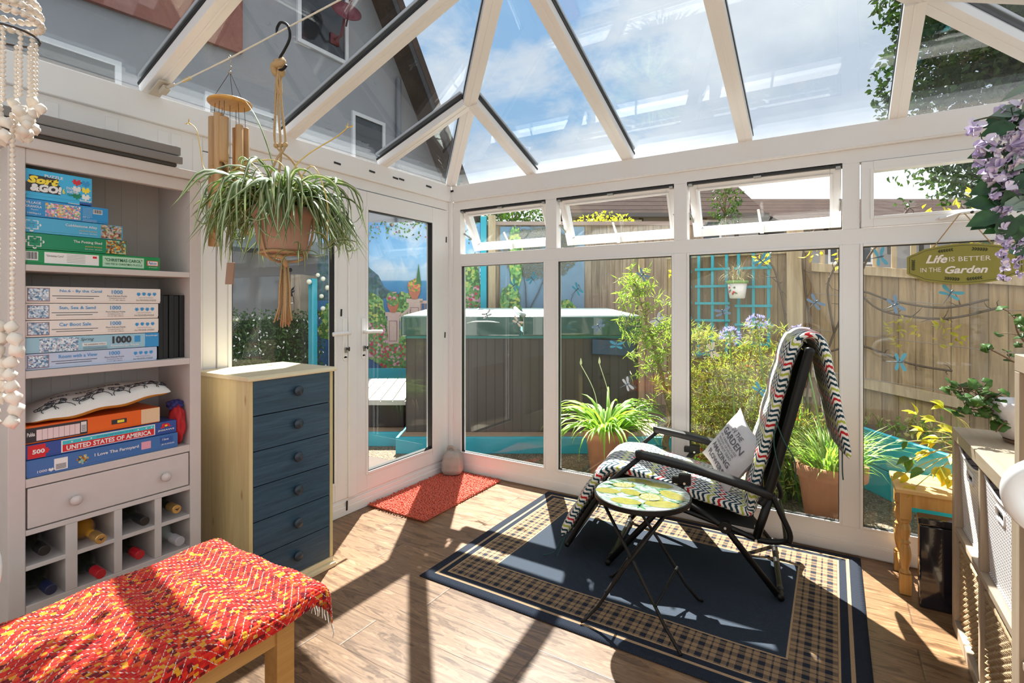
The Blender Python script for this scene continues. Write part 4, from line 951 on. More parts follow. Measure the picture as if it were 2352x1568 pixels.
# pillow on the recliner
pl = thing('scatter_cushion', 'small pale grey cushion with THE GARDEN lettering on the recliner seat', 'cushion', (2.215, -.44, .56))
nrm = V((-.62, -.60, .42)).normalized(); upv = V((.46, -.16, .87)); upv = (upv-nrm*upv.dot(nrm)).normalized(); rt = upv.cross(nrm)
PM = MX.Translation((2.185, -.47, .585)) @ MX(((rt.x, upv.x, nrm.x, 0), (rt.y, upv.y, nrm.y, 0), (rt.z, upv.z, nrm.z, 0), (0, 0, 0, 1)))
def pf(sg):
    def fn(p, q):
        u, v_ = 2*p-1, 2*q-1; k = (max(0, 1-abs(u)**2.4)*max(0, 1-abs(v_)**2.4))**.45; cr = 1+.10*abs(u)**3*abs(v_)**3-.05*(1-abs(u*v_))
        return PM @ V((.150*u*cr, .150*v_*cr, sg*.052*k))
    return fn
GC = plain('pale_grey_cotton', (.60, .58, .60), .85, var=.05, scale=60)
M().grid(pf(1), 20, 20).build('cover_front', GC, pl, smooth=True); m = M().grid(pf(-1), 20, 20); m.f = [q[::-1] for q in m.f]; m.build('cover_back', GC, pl, smooth=True)
d = M(); fr = pf(1)
def PT(s, u0, v0, u1, v1, bold=0):
    vs, fs = textmesh(s, bold, 0); xs = [a[0] for a in vs]; ys = [a[1] for a in vs]; X0, X1, Y0, Y1 = min(xs), max(xs), min(ys), max(ys)
    d.add([V(fr(u0+(a[0]-X0)/(X1-X0)*(u1-u0), v0+(a[1]-Y0)/(Y1-Y0)*(v1-v0)))+nrm*.0018 for a in vs], fs)
PT('IN THE', .32, .78, .68, .86, .01); PT('GARDEN', .16, .63, .86, .75, .02); PT('MY GREENHOUSE', .18, .56, .82, .60); PT('INSTEAD OF HOUSE', .2, .50, .80, .54); PT('I HAVE NOT DEAD', .2, .43, .80, .48); PT('AMAZING', .18, .30, .84, .40, .02); PT('FLOWERS', .20, .14, .82, .24, .02)
d.build('lettering', plain('grey_print', (.12, .12, .14), .8), pl)

# ================================================================ washing line, wind chime, hanging basket
RY = -2.12
wl = thing('washing_line', 'thin white line stretched under the glass roof from a white wall bracket', 'line', (.11, -2.158, 2.32))
f = M(); f.obox((.098, -2.158, 2.272), (.052, 0, .019), (0, .024, 0), (-.001, 0, .003)); f.obox((.125, -2.150, 2.262), (.022, 0, .008), (0, .014, 0), (-.004, 0, .010)); f.tube([(.15, -2.150, 2.268), (.19, -2.14, 2.276)], .007, 8); f.build('bracket', plain('yellowed_plastic', (.52, .46, .38), .4), wl, bevel=.004)
f = M(); f.tube([(.13, -2.152, 2.264), (.20, -2.138, 2.275), (.60, RY, 2.300), (1.4, RY+.0, 2.335), (2.2, RY-.02, 2.345), (3.46, -2.158, 2.300)], .0032, 6); f.build('line', plain('line_plastic', (.70, .66, .58), .5), wl, smooth=True)
f = M(); f.tube([(.245, -2.132, 2.280), (.30, -2.13, 2.283)], .007, 6); f.build('tape_tag', plain('yellow_tag', (.62, .45, .15), .6), wl)
wc = thing('wind_chime', 'bamboo wind chime with round wooden disc hanging from the washing line', 'wind chime', (.585, RY, 2.30))
BAM = woodmat('bamboo', (.38, .20, .08), (.58, .36, .17), 2, 1.0, .4, .05); WD = woodmat('chime_disc_wood', (.52, .24, .05), (.68, .38, .10), 0, 1.0, .35, .05); CORD = plain('dark_cord', (.06, .05, .05), .8)
f = M(); f.tube(bez([(.582, RY, 2.296), (.572, RY, 2.306), (.578, RY, 2.312), (.590, RY, 2.300), (.588, RY, 2.282), (.580, RY, 2.270), (.592, RY, 2.262), (.583, RY, 2.250)], 4), .0022, 6); f.ball((.583, RY, 2.243), .007, 8); f.build('hook', GREYM, wc, smooth=True)
DZ = 2.118
f = M(); 
for a in (0.3, 2.4, 4.5): f.tube([(.583, RY, 2.243), (.583+.060*math.cos(a), RY+.060*math.sin(a), DZ+.006)], .0011, 4)
f.build('hanging_cord', CORD, wc)
f = M(); f.lathe([(0, -.007), (.074, -.007), (.080, -.002), (.080, .004), (.076, .008), (0, .008)], (.583, RY, DZ), 32); f.build('top_disc', WD, wc, smooth=False, bevel=.001)
tubes = [(-.9, 1.72, 2.045, .0215), (.1, 1.62, 2.025, .0165), (1.1, 1.60, 2.03, .016), (2.2, 1.66, 2.04, .018), (3.2, 1.70, 2.03, .0205), (4.2, 1.55, 2.055, .0225), (5.0, 1.60, 2.06, .020)]
for a, zb, zt, r in tubes:
    x, y = .583+.056*math.cos(a), RY+.056*math.sin(a)
    f = M(); k = 14; r *= .84
    zm = zb+(zt-zb)*.55
    f.lathe([(r*.75, zt-.006), (r*.85, zt), (r, zt-.002), (r, zm+.006), (r*1.06, zm+.002), (r*1.0, zm-.002), (r, zb+.16), (r*.98, zb+.15)][::-1], (x, y, 0), k)
    fx = V((2.6155-x, -3.2687-y, 0)).normalized(); fa = math.atan2(fx.y, fx.x)-.5
    vs = []; rows = 9            # lower half cut away as a half pipe
    for i in range(rows+1):
        z = zb+.16*(1-i/rows); op = min(1, i/2.2)*1.25
        for j in range(9):
            an = fa+PI+(-PI+op)+(2*PI-2*op)*j/8; vs.append((x+r*math.cos(an), y+r*math.sin(an), z))
    f.add(vs, [(i*9+j, i*9+j+1, (i+1)*9+j+1, (i+1)*9+j) for i in range(rows) for j in range(8)])
    tb_ = f.build('bamboo_tube', BAM, wc, smooth=True)
    M().tube([(x*.9+.0583, y*.9+RY*.1, DZ), (x, y, zt-.02)], .0011, 4).build('cord', CORD, wc)
f = M(); f.tube([(.583, RY, DZ), (.583, RY, 1.48)], .0010, 4); f.build('centre_cord', CORD, wc)
f = M(); f.lathe([(0, -.006), (.030, -.006), (.030, .006), (0, .006)], (.583, RY, 1.795), 20); f.build('striker', WD, wc)
f = M(); f.obox((.585, RY, 1.445), (.013, .008, 0), (-.002, .004, 0), (.007, 0, .043)); f.build('wind_paddle', plain('grey_wood_paddle', (.34, .22, .16), .7), wc, bevel=.002)

hb = thing('hanging_spider_plant', 'variegated spider plant in a terracotta pot held by a rope hanger on a black hook', 'hanging plant', (.93, RY, 1.6))
PX, PY = .925, RY
f = M(); f.tube(bez([(.890, RY, 2.312), (.885, RY+.004, 2.335), (.915, RY, 2.345), (.955, RY, 2.320), (.965, RY, 2.275), (.935, RY, 2.240), (.905, RY, 2.215), (.900, RY, 2.180), (.925, RY, 2.172), (.945, RY, 2.182)], 5), .0050, 8); f.build('s_hook', BKM, hb, smooth=True)
JUTE = plain('jute_rope', (.50, .33, .17), .9, var=.35, scale=300, bump=.5)
f = M(); f.tube(bez([(.88, RY, 2.19), (.90, RY+.01, 2.215), (.92, RY, 2.195), (.89, RY-.012, 2.19), (.885, RY, 2.165), (.905, RY+.01, 2.17), (.90, RY-.01, 2.21)], 5), .0125, 8)
for k in range(2): f.tube(bez([(.885+.02*k, RY, 2.18), (.878+.02*k, RY+.01, 2.13), (.89+.015*k, RY+.006, 2.085), (.898, RY-.005, 2.13), (.90, RY, 2.18)], 5), .0045, 6)
rim_pts = [(PX+.104*math.cos(a), PY+.104*math.sin(a)) for a in (.8, 2.9, 4.9)]
for i, (x, y) in enumerate(rim_pts):
    o_ = (i-1)*.006
    f.tube(bez([(.895+o_, RY, 2.17), (.900+o_*2, RY+o_, 2.02), (.912+o_*3, RY+o_, 1.90), (.93+(x-PX)*.35, RY+(y-PY)*.35, 1.83), (x, y, 1.665), (PX+(x-PX)*.75, PY+(y-PY)*.75, 1.50), (PX, PY, 1.475)], 6), .0042, 6)
    f.ball((.912+o_*3, RY+o_, 1.90), .010, 8)
a_ = [(PX+.080*math.cos(q/24*2*PI), PY+.080*math.sin(q/24*2*PI), 1.507+.003*math.sin(q)) for q in range(24)]; f.tube(a_, .0055, 6, closed=True)
f.tube(bez([(PX-.06, PY-.05, 1.51), (PX-.01, PY-.05, 1.495), (PX+.03, PY-.03, 1.49), (PX+.02, PY, 1.46)], 5), .009, 8); f.build('rope_hanger', JUTE, hb, smooth=True)
f = M(); random.seed(4)
for i in range(30):
    a = rnd(0, 2*PI); r = rnd(.002, .019); bx, by = PX+.012+r*math.cos(a), PY+r*math.sin(a); sp = 1.9
    zt = 1.475-rnd(0, .01); zb = 1.250+rnd(-.012, .014); ph = rnd(0, 6)
    f.tube([(bx*.6+(PX+.01)*.4, by*.6+PY*.4, zt), (bx+.003*math.sin(ph), by, zt-.08), (PX+.012+(bx-PX-.012)*1.15, PY+(by-PY)*1.15, zt-.15), (PX+.004+(bx-PX-.012)*sp, PY+(by-PY)*sp, zb)], [.0042, .0038, .0036, .0026], 5)
f.build('rope_tassel', JUTE, hb, smooth=True)
f = M(); f.lathe([(.072, 1.512), (.080, 1.520), (.094, 1.60), (.098, 1.635), (.104, 1.637), (.104, 1.668), (.096, 1.668), (.094, 1.65), (0, 1.65)], (PX, PY, 0), 32)
f.build('terracotta_pot', plain('pale_terracotta', (.46, .27, .20), .8, var=.08, scale=30), hb, smooth=True)
SG = leafmat('spider_leaf_green', (.065, .125, .035), (.17, .25, .075), 30, .22); SCR = leafmat('spider_leaf_cream', (.48, .50, .34), (.60, .61, .45), 30, .25, tr_col=(1, 1, .8))
f = M(); random.seed(21)
for i in range(150):
    a = rnd(0, 2*PI); L = rnd(.26, .50); r = .05*rnd(.2, 1)
    f.blade((PX+r*math.cos(a), PY+r*math.sin(a), 1.655), a+rnd(-.4, .4), L, rnd(.013, .0200), rnd(1.1, 1.55), rnd(4.5, 8.0), 13, (0, 1, 0), rnd(-1.8, 1.8), rnd(-1.6, 1.6), rnd(-1.7, -.9))
for i in range(120):
    a = rnd(0, 2*PI); L = rnd(.16, .38); r = rnd(.06, .095)
    f.blade((PX+r*math.cos(a), PY+r*math.sin(a), 1.665), a+rnd(-.9, .9), L, rnd(.013, .0200), rnd(.4, 1.3), rnd(3.0, 7.0), 12, (0, 1, 0), rnd(-2.0, 2.0), rnd(-2.2, 2.2), rnd(-1.7, -.7))
for i in range(40):
    a = rnd(0, 2*PI); f.blade((PX+.09*math.cos(a), PY+.09*math.sin(a), 1.662), a+rnd(-1, 1), rnd(.25, .44), rnd(.010, .015), rnd(.3, 1.4), rnd(3.4, 6.5), 14, (0, 1, 0), rnd(-2.4, 2.4), rnd(-3, 3))
def tuft(c, n_, L0, L1, w0=.0085):
    for i in range(n_):
        f.blade(c, rnd(0, 2*PI), rnd(L0, L1), rnd(w0, w0*1.5), rnd(.1, 1.3), rnd(2.2, 4.6), 7, (0, 1, 0), rnd(-1, 1), rnd(-1.5, 1.5))
for c, n_, a, b in (((.515, RY, 1.80), 22, .09, .17), ((.57, RY-.01, 1.845), 14, .05, .09), ((.63, RY-.02, 1.83), 14, .05, .10), ((.50, RY, 1.74), 18, .08, .15), ((.76, RY-.03, 1.86), 10, .04, .09), ((1.14, RY+.03, 1.52), 8, .08, .17), ((1.04, RY-.02, 1.50), 7, .07, .16), ((.80, RY+.02, 1.52), 5, .06, .12)): tuft(c, n_, a, b)
f.blade((.88, RY, 1.80), 3.2, .36, .010, 1.25, .6, 8, (0, 1, 0))
f.build('spider_plant_leaves', [SG, SCR], hb, smooth=True)
RUN = plain('runner_stem', (.66, .48, .16), .5); f = M()
for pts in ([(PX, PY, 1.66), (.80, RY-.04, 1.84), (.62, RY-.03, 1.83), (.40, RY, 1.88), (.36, RY, 1.98), (.33, RY, 2.06), (.27, RY, 2.10)], [(PX+.08, PY-.03, 1.66), (1.0, RY-.05, 1.80), (.86, RY-.05, 1.84), (.66, RY-.04, 1.83), (.56, RY-.02, 1.79), (.53, RY, 1.72)],
            [(PX, PY, 1.66), (1.08, RY, 1.80), (1.14, RY+.02, 1.68), (1.13, RY+.03, 1.55)], [(PX, PY, 1.66), (1.04, RY-.03, 1.80), (1.22, RY, 1.88), (1.27, RY, 1.90)]): f.tube(bez(pts, 6), .0022, 5)
for c in ((.27, RY, 2.10), (1.27, RY, 1.90)):
    for _ in range(6): f.leaf(c, rdir(), rdir(), .02, .006)
f.build('runner_stem', RUN, hb, smooth=True)

# ================================================================ shell mobile, close to the camera at the left edge
SHL = plain('shell_white', (.80, .72, .64), .35, var=.08, scale=50); sm = thing('shell_mobile', 'hanging mobile of white sea shells and shell strands at the left edge', 'shell mobile', (.85, -2.83, 2.2))
MXc, MYc = .835, -2.835
f = M(); f.tube([(MXc, MYc, 2.12), (MXc, MYc, 2.52)], .002, 5); f.build('hanging_cord', CORD, sm)
random.seed(9)
def shell(m, c, r, d_=None, k=8):
    d_ = d_ or rdir(); m.lathe([(0, -r*1.1), (r*.5, -r*.7), (r*.95, -r*.1), (r*.8, r*.45), (r*.35, r*.9), (0, r*1.35)], c, k, ax=tuple(d_), rad=lambda an, z: 1+.08*math.sin(3*an+z*90))
f = M()
for ring in range(6):
    th = .35+ring*.24; rr = .068*math.sin(min(th, 1.5)); z = 2.055+.060*math.cos(th)*1.3-max(0, ring-3)*.006; cnt = max(5, int(rr*2*PI/.0165))
    for k in range(cnt):
        a = 2*PI*k/cnt+ring*.3; shell(f, (MXc+rr*math.cos(a), MYc+rr*math.sin(a), z), .0095, V((math.cos(a+1.2), math.sin(a+1.2), rnd(-.2, .2))))
f.build('shell_crown', SHL, sm, smooth=True)
f = M(); f.tube([(MXc+.064*math.cos(a/20*2*PI), MYc+.064*math.sin(a/20*2*PI), 2.005) for a in range(20)], .003, 6, closed=True); f.build('ring', CORD, sm)
for k in range(11):
    a = 2*PI*k/11+.25; x, y = MXc+.056*math.cos(a), MYc+.056*math.sin(a); f = M(); z = 1.998; zl = rnd(1.82, 1.87)
    while z > zl: shell(f, (x+rnd(-.001, .001), y, z), .0062, V((rnd(-.2, .2), rnd(-.2, .2), -1)), 7); z -= .0115
    for q in range(5): shell(f, (x+rnd(-.014, .014), y+rnd(-.014, .014), z-.012-q*.017), rnd(.012, .017), V((rnd(-.5, .5), rnd(-.5, .5), -1)), 8)
    f.build('shell_strand', SHL, sm, smooth=True)
for dx, dy in ((-.018, -.012), (.010, .010)):
    f = M(); z = 1.80
    while z > 1.28: shell(f, (MXc+dx+rnd(-.001, .001), MYc+dy, z), .0066, V((rnd(-.2, .2), rnd(-.2, .2), -1)), 7); z -= .0125
    for q in range(9): shell(f, (MXc+dx+rnd(-.012, .012), MYc+dy+rnd(-.012, .012), z-.01-q*.030), rnd(.014, .020), V((rnd(-.6, .6), rnd(-.6, .6), -1)), 9)
    f.build('long_strand', SHL, sm, smooth=True)

# ================================================================ shelving on the right
ASH = woodmat('ash_effect_board', (.34, .25, .17), (.47, .37, .27), 1, 1.3, .5, .08); ASHV = woodmat('ash_effect_upright', (.34, .25, .17), (.47, .37, .27), 2, 1.3, .5, .08)
su = thing('cube_shelving', 'low ash-effect cube shelving unit holding white and wicker baskets', 'shelving', (3.22, -.94, 0))
sx0, sx1, sy0, sy1, sz = 3.03, 3.42, -1.385, -.505, .82
f = M(); f.box(sx0, sx1, sy0, sy1, sz-.045, sz); f.build('top_board', ASH, su, bevel=.002)
f = M(); f.box(sx0+.001, sx1, sy0, sy1, 0.0, .045); f.build('bottom_board', ASH, su, bevel=.002)
for y in (sy1-.045, sy0): 
    f = M(); f.box(sx0+.0005, sx1, y, y+.045, .045, sz-.045); f.build('side_panel', ASHV, su, bevel=.001)
f = M(); f.box(sx0+.004, sx1, sy0+.045, sy1-.045, .402, .424); f.build('shelf', ASH, su, bevel=.001)
f = M(); f.box(sx0+.005, sx1, -.958, -.932, .424, sz-.045); f.box(sx0+.005, sx1, -.958, -.932, .045, .402); f.build('divider', ASHV, su, bevel=.001)
su2 = thing('tall_cube_shelving', 'taller ash-effect shelving unit at the right edge of the picture', 'shelving', (3.22, -1.62, 0))
f = M(); f.box(3.025, 3.42, -1.435, -1.392, 0, 1.145); f.build('side_panel', ASHV, su2, bevel=.002)
f = M(); f.box(3.025, 3.42, -1.84, -1.80, 0, 1.145); f.build('side_panel', ASHV, su2, bevel=.002)
M().box(3.025, 3.42, -1.84, -1.392, 1.145, 1.190).build('top_board', ASH, su2, bevel=.002)
for a, b in ((0, .045), (.38, .40), (.76, .78)): M().box(3.03, 3.42, -1.80, -1.435, a, b).build('shelf', ASH, su2, bevel=.002)
def plastic_mat():
    m, n = newmat('moulded_white_plastic'); s = n.sep(n.pos())
    ry_ = n.m('DIVIDE', s[2], .0125); row = n.m('FLOOR', ry_); y = n.m('ADD', n.m('DIVIDE', s[1], .0155), n.m('MULTIPLY', n.m('MODULO', row, 2), .5))
    a = n.m('SUBTRACT', n.m('FRACT', y), .5); b = n.m('SUBTRACT', n.m('FRACT', ry_), .5)
    d_ = n.m('SQRT', n.m('ADD', n.m('MULTIPLY', a, a), n.m('MULTIPLY', b, b)))
    h = n.ramp(d_, [(.18, 0.0), (.30, 1.0)]); hole = n.m('MULTIPLY', n.m('LESS_THAN', d_, .22), n.m('GREATER_THAN', b, -.02))
    c = n.mix(hole, (.78, .74, .74), (.22, .20, .20))
    finish(n, bsdf(n, c, .4, normal=n.bump(h, .8, .004))); return m
PLB = plastic_mat(); PLR = plain('white_plastic_rim', (.80, .76, .75), .35)
def basket(y0, y1, lab):
    t = thing('plastic_basket', lab, 'basket', (3.22, (y0+y1)/2, .425), 'white baskets in the shelving'); z0, z1 = .427, .752
    yc = (y0+y1)/2; m = M(); cols = 18; rows = 16
    def sk(u, v_): return (3.046+.012*(1-v_)+.010*(1-(2*u-1)**2)*0, y0+.008*(1-v_)+(y1-y0-.016*(1-v_))*u, z0+(z1-z0)*v_-.030*(1-(2*u-1)**2)*v_)
    hole = lambda u, v_: .38 < u < .62 and .80 < v_ < .90
    idx = {}; vs = []
    for i in range(cols+1):
        for j in range(rows+1): idx[i, j] = len(vs); vs.append(sk(i/cols, j/rows))
    b0 = len(vs)
    vs += [(a+.003, b, c) for a, b, c in vs]; fs = []
    for i in range(cols):
        for j in range(rows):
            if hole((i+.5)/cols, (j+.5)/rows): 
                a, b, c, e = idx[i, j], idx[i+1, j], idx[i+1, j+1], idx[i, j+1]; continue
            a, b, c, e = idx[i, j], idx[i+1, j], idx[i+1, j+1], idx[i, j+1]; fs += [(a, e, c, b), (a+b0, b+b0, c+b0, e+b0)]
    m.add(vs, fs)
    m.box(3.06, 3.40, y0+.004, y0+.008, z0+.01, z1-.02); m.box(3.06, 3.40, y1-.008, y1-.004, z0+.01, z1-.02); m.box(3.39, 3.395, y0, y1, z0+.01, z1-.02); m.box(3.055, 3.395, y0+.01, y1-.01, z0, z0+.006)
    m.build('basket_wall', PLB, t)
    m = M(); m.tube([V(sk(u/20, 1))+V((.000, 0, 0)) for u in range(21)], .0042, 6); 
    hp = [sk(.375, .81), sk(.375, .89), sk(.40, .915), sk(.60, .915), sk(.625, .89), sk(.625, .81), sk(.60, .785), sk(.40, .785)]; m.tube(hp, .0040, 6, closed=True); m.build('rim', PLR, t, smooth=True)
basket(-.928, -.556, 'white moulded basket in the upper far cell of the low shelving'); basket(-1.336, -.962, 'white moulded basket in the upper near cell of the low shelving')
WK = plain('wicker', (.40, .27, .15), .75, var=.3, scale=90, bump=.3); WKD = plain('wicker_core', (.05, .03, .02), .9)
def wicker(y0, y1, lab):
    t = thing('wicker_basket', lab, 'basket', (3.22, (y0+y1)/2, .046), 'wicker baskets in the shelving'); z0, z1 = .052, .375
    M().box(3.062, 3.40, y0+.006, y1-.006, z0-.004, z1-.03).build('lining', WKD, t)
    m = M(); k = 20; nz = 26; dy = (y1-y0-.02)/k
    for i in range(k+1): m.tube([(3.052, y0+.01+i*dy, z0), (3.052, y0+.01+i*dy, z1-.012)], .0028, 5)
    m.build('stake', WK, t, smooth=True)
    m = M()
    for j in range(nz):
        z = z0+.008+j*(z1-z0-.03)/nz; m.tube([(3.052+(.0052 if (i+j) % 2 else -.0052), y0+.010+i*dy, z+.0012*(i % 2)) for i in range(k+1)], .0040, 5)
    m.build('weave', WK, t, smooth=True)
    m = M(); m.tube([(3.05, y0+.008+(y1-y0-.016)*q/24, z1-.012+.004*math.sin(q*2.6)) for q in range(25)], .0095, 8); m.build('rim', WK, t, smooth=True)
wicker(-.926, -.553, 'wicker basket in the lower far cell of the low shelving'); wicker(-1.336, -.962, 'wicker basket in the lower near cell of the low shelving')
# geranium in white pot
ge = thing('potted_geranium', 'leafy geranium in a white oval ceramic pot on the low shelving', 'potted plant', (3.215, -.70, .82))
CER = plain('white_ceramic', (.76, .72, .73), .12, coat=.5); gx, gy = 3.225, -.700
f = M(); f.lathe([(.0, .8225), (.068, .8225), (.070, .832), (.0, .832)], (gx, gy, 0), 32, rad=lambda a, z: 1.15); f.build('saucer', plain('brown_saucer', (.20, .12, .08), .6), ge)
f = M(); f.lathe([(.060, .831), (.078, .838), (.098, .875), (.108, .930), (.112, .968), (.108, .970), (.100, .930), (.0, .925)], (gx, gy, 0), 36, rad=lambda a, z: 1.02+.06*math.cos(2*a)); f.build('white_pot', CER, ge, smooth=True)
GL = leafmat('geranium_leaf', (.055, .14, .025), (.12, .23, .045), 25, .4)
def round_leaf(m, c, nrm_, r, mi=0, lob=5, dep=.12):
    c = V(c); nn = V(nrm_).normalized(); a = nn.orthogonal().normalized(); b = nn.cross(a); vs = [c]; k = 20; ph = rnd(0, 6)
    for i in range(k):
        th = 2*PI*i/k; rr = r*(1-.5*max(0, math.cos(th))**10)*(1+dep*math.cos(lob*th+PI)); vs.append(c+(a*math.cos(th+ph)+b*math.sin(th+ph))*rr+nn*(.18*r*math.cos(2*th)+.10*r))
    m.add(vs, [(0, i+1, (i+1) % k+1) for i in range(k)], mi)
random.seed(31); lf = M(); stm = M()
def gstem(pts, leaves, r0, r1, sp=.05):
    P = bez(pts, 6); stm.tube(P, [.005-.003*i/len(P) for i in range(len(P))], 6)
    for _ in range(leaves):
        p = random.choice(P[int(len(P)*.35):]); e = p+V((rnd(-1, 1), rnd(-1, 1), rnd(-.4, 1)))*sp; stm.tube([p, p.lerp(e, .5)+V((0, 0, .006)), e], .0013, 4); round_leaf(lf, e, V((rnd(-.7, .7), rnd(-.9, .2), rnd(.3, 1))), rnd(r0, r1))
gstem([(gx-.03, gy, .93), (gx-.10, gy-.02, .95), (gx-.16, gy-.04, .975), (gx-.20, gy-.03, 1.01)], 34, .012, .024, .065)
gstem([(gx-.03, gy, .93), (gx-.12, gy-.03, .93), (gx-.19, gy-.04, .935)], 22, .012, .022, .055); gstem([(gx, gy, .93), (gx+.03, gy, 1.03), (gx+.02, gy-.02, 1.12), (gx-.04, gy-.02, 1.21), (gx-.05, gy, 1.28)], 12, .012, .020, .06)
gstem([(gx+.02, gy, .93), (gx+.02, gy, 1.05), (gx-.06, gy, 1.12), (gx-.14, gy, 1.17)], 8, .012, .020, .045); gstem([(gx+.02, gy, .93), (gx+.06, gy, 1.08), (gx+.08, gy, 1.25)], 14, .014, .024, .06)
gstem([(gx-.03, gy-.03, .93), (gx-.09, gy-.07, .90), (gx-.115, gy-.08, .865)], 2, .026, .030, .015)
lf.build('leaves', GL, ge, smooth=True, solid=.0006); stm.build('stems', plain('brown_stem', (.16, .09, .05), .7), ge, smooth=True)
f = M(); f.lathe([(0, .922), (.100, .922), (.100, .926), (0, .930)], (gx, gy, 0), 24); f.build('soil', plain('potting_soil', (.03, .02, .014), .95, bump=.6, scale=120), ge)

# ================================================================ turned leg stool, cooler, foliage plant
stl = thing('wooden_stool', 'honey pine stool with turned legs under the rightmost window', 'stool', (3.08, -.18, 0))
HP = woodmat('honey_pine', (.46, .22, .05), (.66, .38, .12), 2, 1.0, .38, .06); HPH = woodmat('honey_pine_top', (.52, .28, .09), (.74, .48, .20), 0, 1.0, .38, .06)
f = M(); f.box(2.855, 3.32, -.335, -.030, .462, .482); f.build('top_board', HPH, stl, bevel=.004)
f = M(); f.box(2.885, 3.29, -.318, -.300, .40, .462); f.box(2.885, 3.29, -.062, -.045, .40, .462); f.box(2.872, 2.888, -.30, -.06, .40, .462); f.build('apron', HP, stl, bevel=.002)
prof = [(.0, .005), (.022, .005), (.022, .095)]
for x, y in ((2.895, -.305), (2.895, -.060), (3.285, -.305), (3.285, -.060)):
    f = M(); f.box(x-.022, x+.022, y-.022, y+.022, .001, .092); f.box(x-.022, x+.022, y-.022, y+.022, .345, .462)
    f.lathe([(.018, .092), (.022, .099), (.016, .107), (.013, .113), (.017, .130), (.022, .160), (.023, .185), (.019, .215), (.014, .228), (.021, .235), (.014, .243), (.013, .250), (.018, .268), (.022, .292), (.019, .312), (.014, .322), (.022, .331), (.014, .339), (.018, .346)], (x, y, 0), 20)
    f.build('turned_leg', HP, stl, bevel=.001)
f = M(); f.box(2.884, 2.906, -.285, -.08, .072, .096); f.build('stretcher', HP, stl, bevel=.002)
cl = thing('black_cooler', 'glossy black box with a lid under the wooden stool', 'cooler', (3.10, -.24, 0))
GB = plain('gloss_black', (.006, .006, .014), .10, coat=.6)
f = M(); f.box(2.935, 3.25, -.41, -.35, .001, .36); f.build('body', GB, cl, bevel=.006) 
f = M(); f.box(2.930, 3.255, -.415, -.345, .362, .395); f.build('lid', GB, cl, bevel=.006)
lp = thing('foliage_plant', 'yellow-green broad-leaved plant standing on the stool beside the shelving', 'potted plant', (3.17, -.17, .483))
px_, py_ = 3.185, -.17
f = M(); f.lathe([(.045, .484), (.055, .49), (.068, .58), (.072, .60), (.064, .60), (.06, .585), (0, .585)], (px_, py_, 0), 24); f.build('plant_pot', plain('terracotta_small', (.42, .16, .08), .8), lp, smooth=True)
YL = leafmat('yellow_leaf', (.30, .36, .05), (.60, .50, .08), 18, .5, tr_col=(1.5, 1.3, .4)); GL2 = leafmat('dark_green_leaf', (.05, .12, .03), (.10, .20, .05), 18, .4)
f = M(); st = M(); random.seed(44)
tips = [((2.93, -.22, .60), .055, 1), ((2.90, -.25, .535), .050, 0), ((2.97, -.28, .575), .060, 1), ((3.00, -.20, .63), .055, 0), ((3.03, -.30, .60), .055, 0), ((2.98, -.15, .72), .040, 0), ((3.02, -.2, .78), .045, 0), ((3.08, -.22, .74), .05, 0), ((3.0, -.25, .69), .04, 0), ((3.05, -.18, .84), .045, 0), ((2.95, -.18, .80), .045, 0), ((2.92, -.14, .66), .035, 1), ((3.09, -.28, .66), .06, 0), ((3.10, -.15, .80), .05, 1), ((2.935, -.30, .495), .065, 0), ((3.04, -.12, .69), .05, 0), ((3.07, -.25, .56), .055, 0)]
for e, r, mi in tips:
    e = V(e); b = V((px_+rnd(-.02, .02), py_+rnd(-.02, .02), .585)); mid = b.lerp(e, .5)+V((0, 0, .06)); st.tube(bez([b, mid, e], 5), .0022, 5)
    for q in range(3 if r < .06 else 1):
        dr_ = (e-mid).normalized()+rdir()*.9*(q > 0); f.leaf(e, dr_, V((rnd(-.4, .4), rnd(-.6, .2), 1)), r*1.35, r*.85, mi)
f.build('leaves', [YL, GL2], lp, smooth=True); st.build('stems', plain('yellow_stem', (.40, .36, .10), .6), lp, smooth=True)

# ================================================================ artificial wisteria and the garden sign
wi = thing('artificial_wisteria', 'lilac artificial wisteria spray with dark green leaves at the right edge', 'artificial flowers', (3.12, -.90, 1.7))
LC = plain('lilac_petal', (.60, .50, .72), .6, var=.12, scale=40); LCP = plain('pale_lilac_petal', (.74, .66, .78), .6); WG = leafmat('silk_leaf', (.02, .06, .03), (.04, .11, .05), 30, .15); WGP = plain('silk_leaf_under', (.22, .30, .26), .7)
fl = M(); lv = M(); st = M(); random.seed(77)
def flower(c, s_, d_=None):
    c = V(c); d_ = d_ or (V((rnd(-1, 1), rnd(-1.2, .2), rnd(-.3, .6))).normalized())
    for q in range(4):
        dd = (d_+rdir()*.75).normalized(); mi = random.randrange(2); a = dd.orthogonal().normalized(); b = dd.cross(a)
        vs = []; nu = 6
        for i in range(nu+1):
            for j in range(5):
                t = i/nu; w_ = s_*.55*math.sin(PI*min(1, t*.85+.08))**.8; v_ = (j-2)/2
                vs.append(c+dd*s_*t+a*w_*v_+b*(s_*.25*v_*v_*t-s_*.25*t*t))
        fl.add(vs, [(i*5+j, i*5+j+1, (i+1)*5+j+1, (i+1)*5+j) for i in range(nu) for j in range(4)], mi)
def strand(p0, p1, n_, s0, s1, wid):
    p0, p1 = V(p0), V(p1); st.tube([p0, p0.lerp(p1, .5)+V((.004, 0, 0)), p1], .0018, 5)
    for i in range(n_):
        t = i/(n_-1); p = p0.lerp(p1, t); s_ = s0+(s1-s0)*t; w_ = wid*(1-.6*t); c = p+V((rnd(-w_, w_), rnd(-w_, w_)-.005, rnd(-.01, .01))); st.tube([p, c], .0009, 4); flower(c, s_)
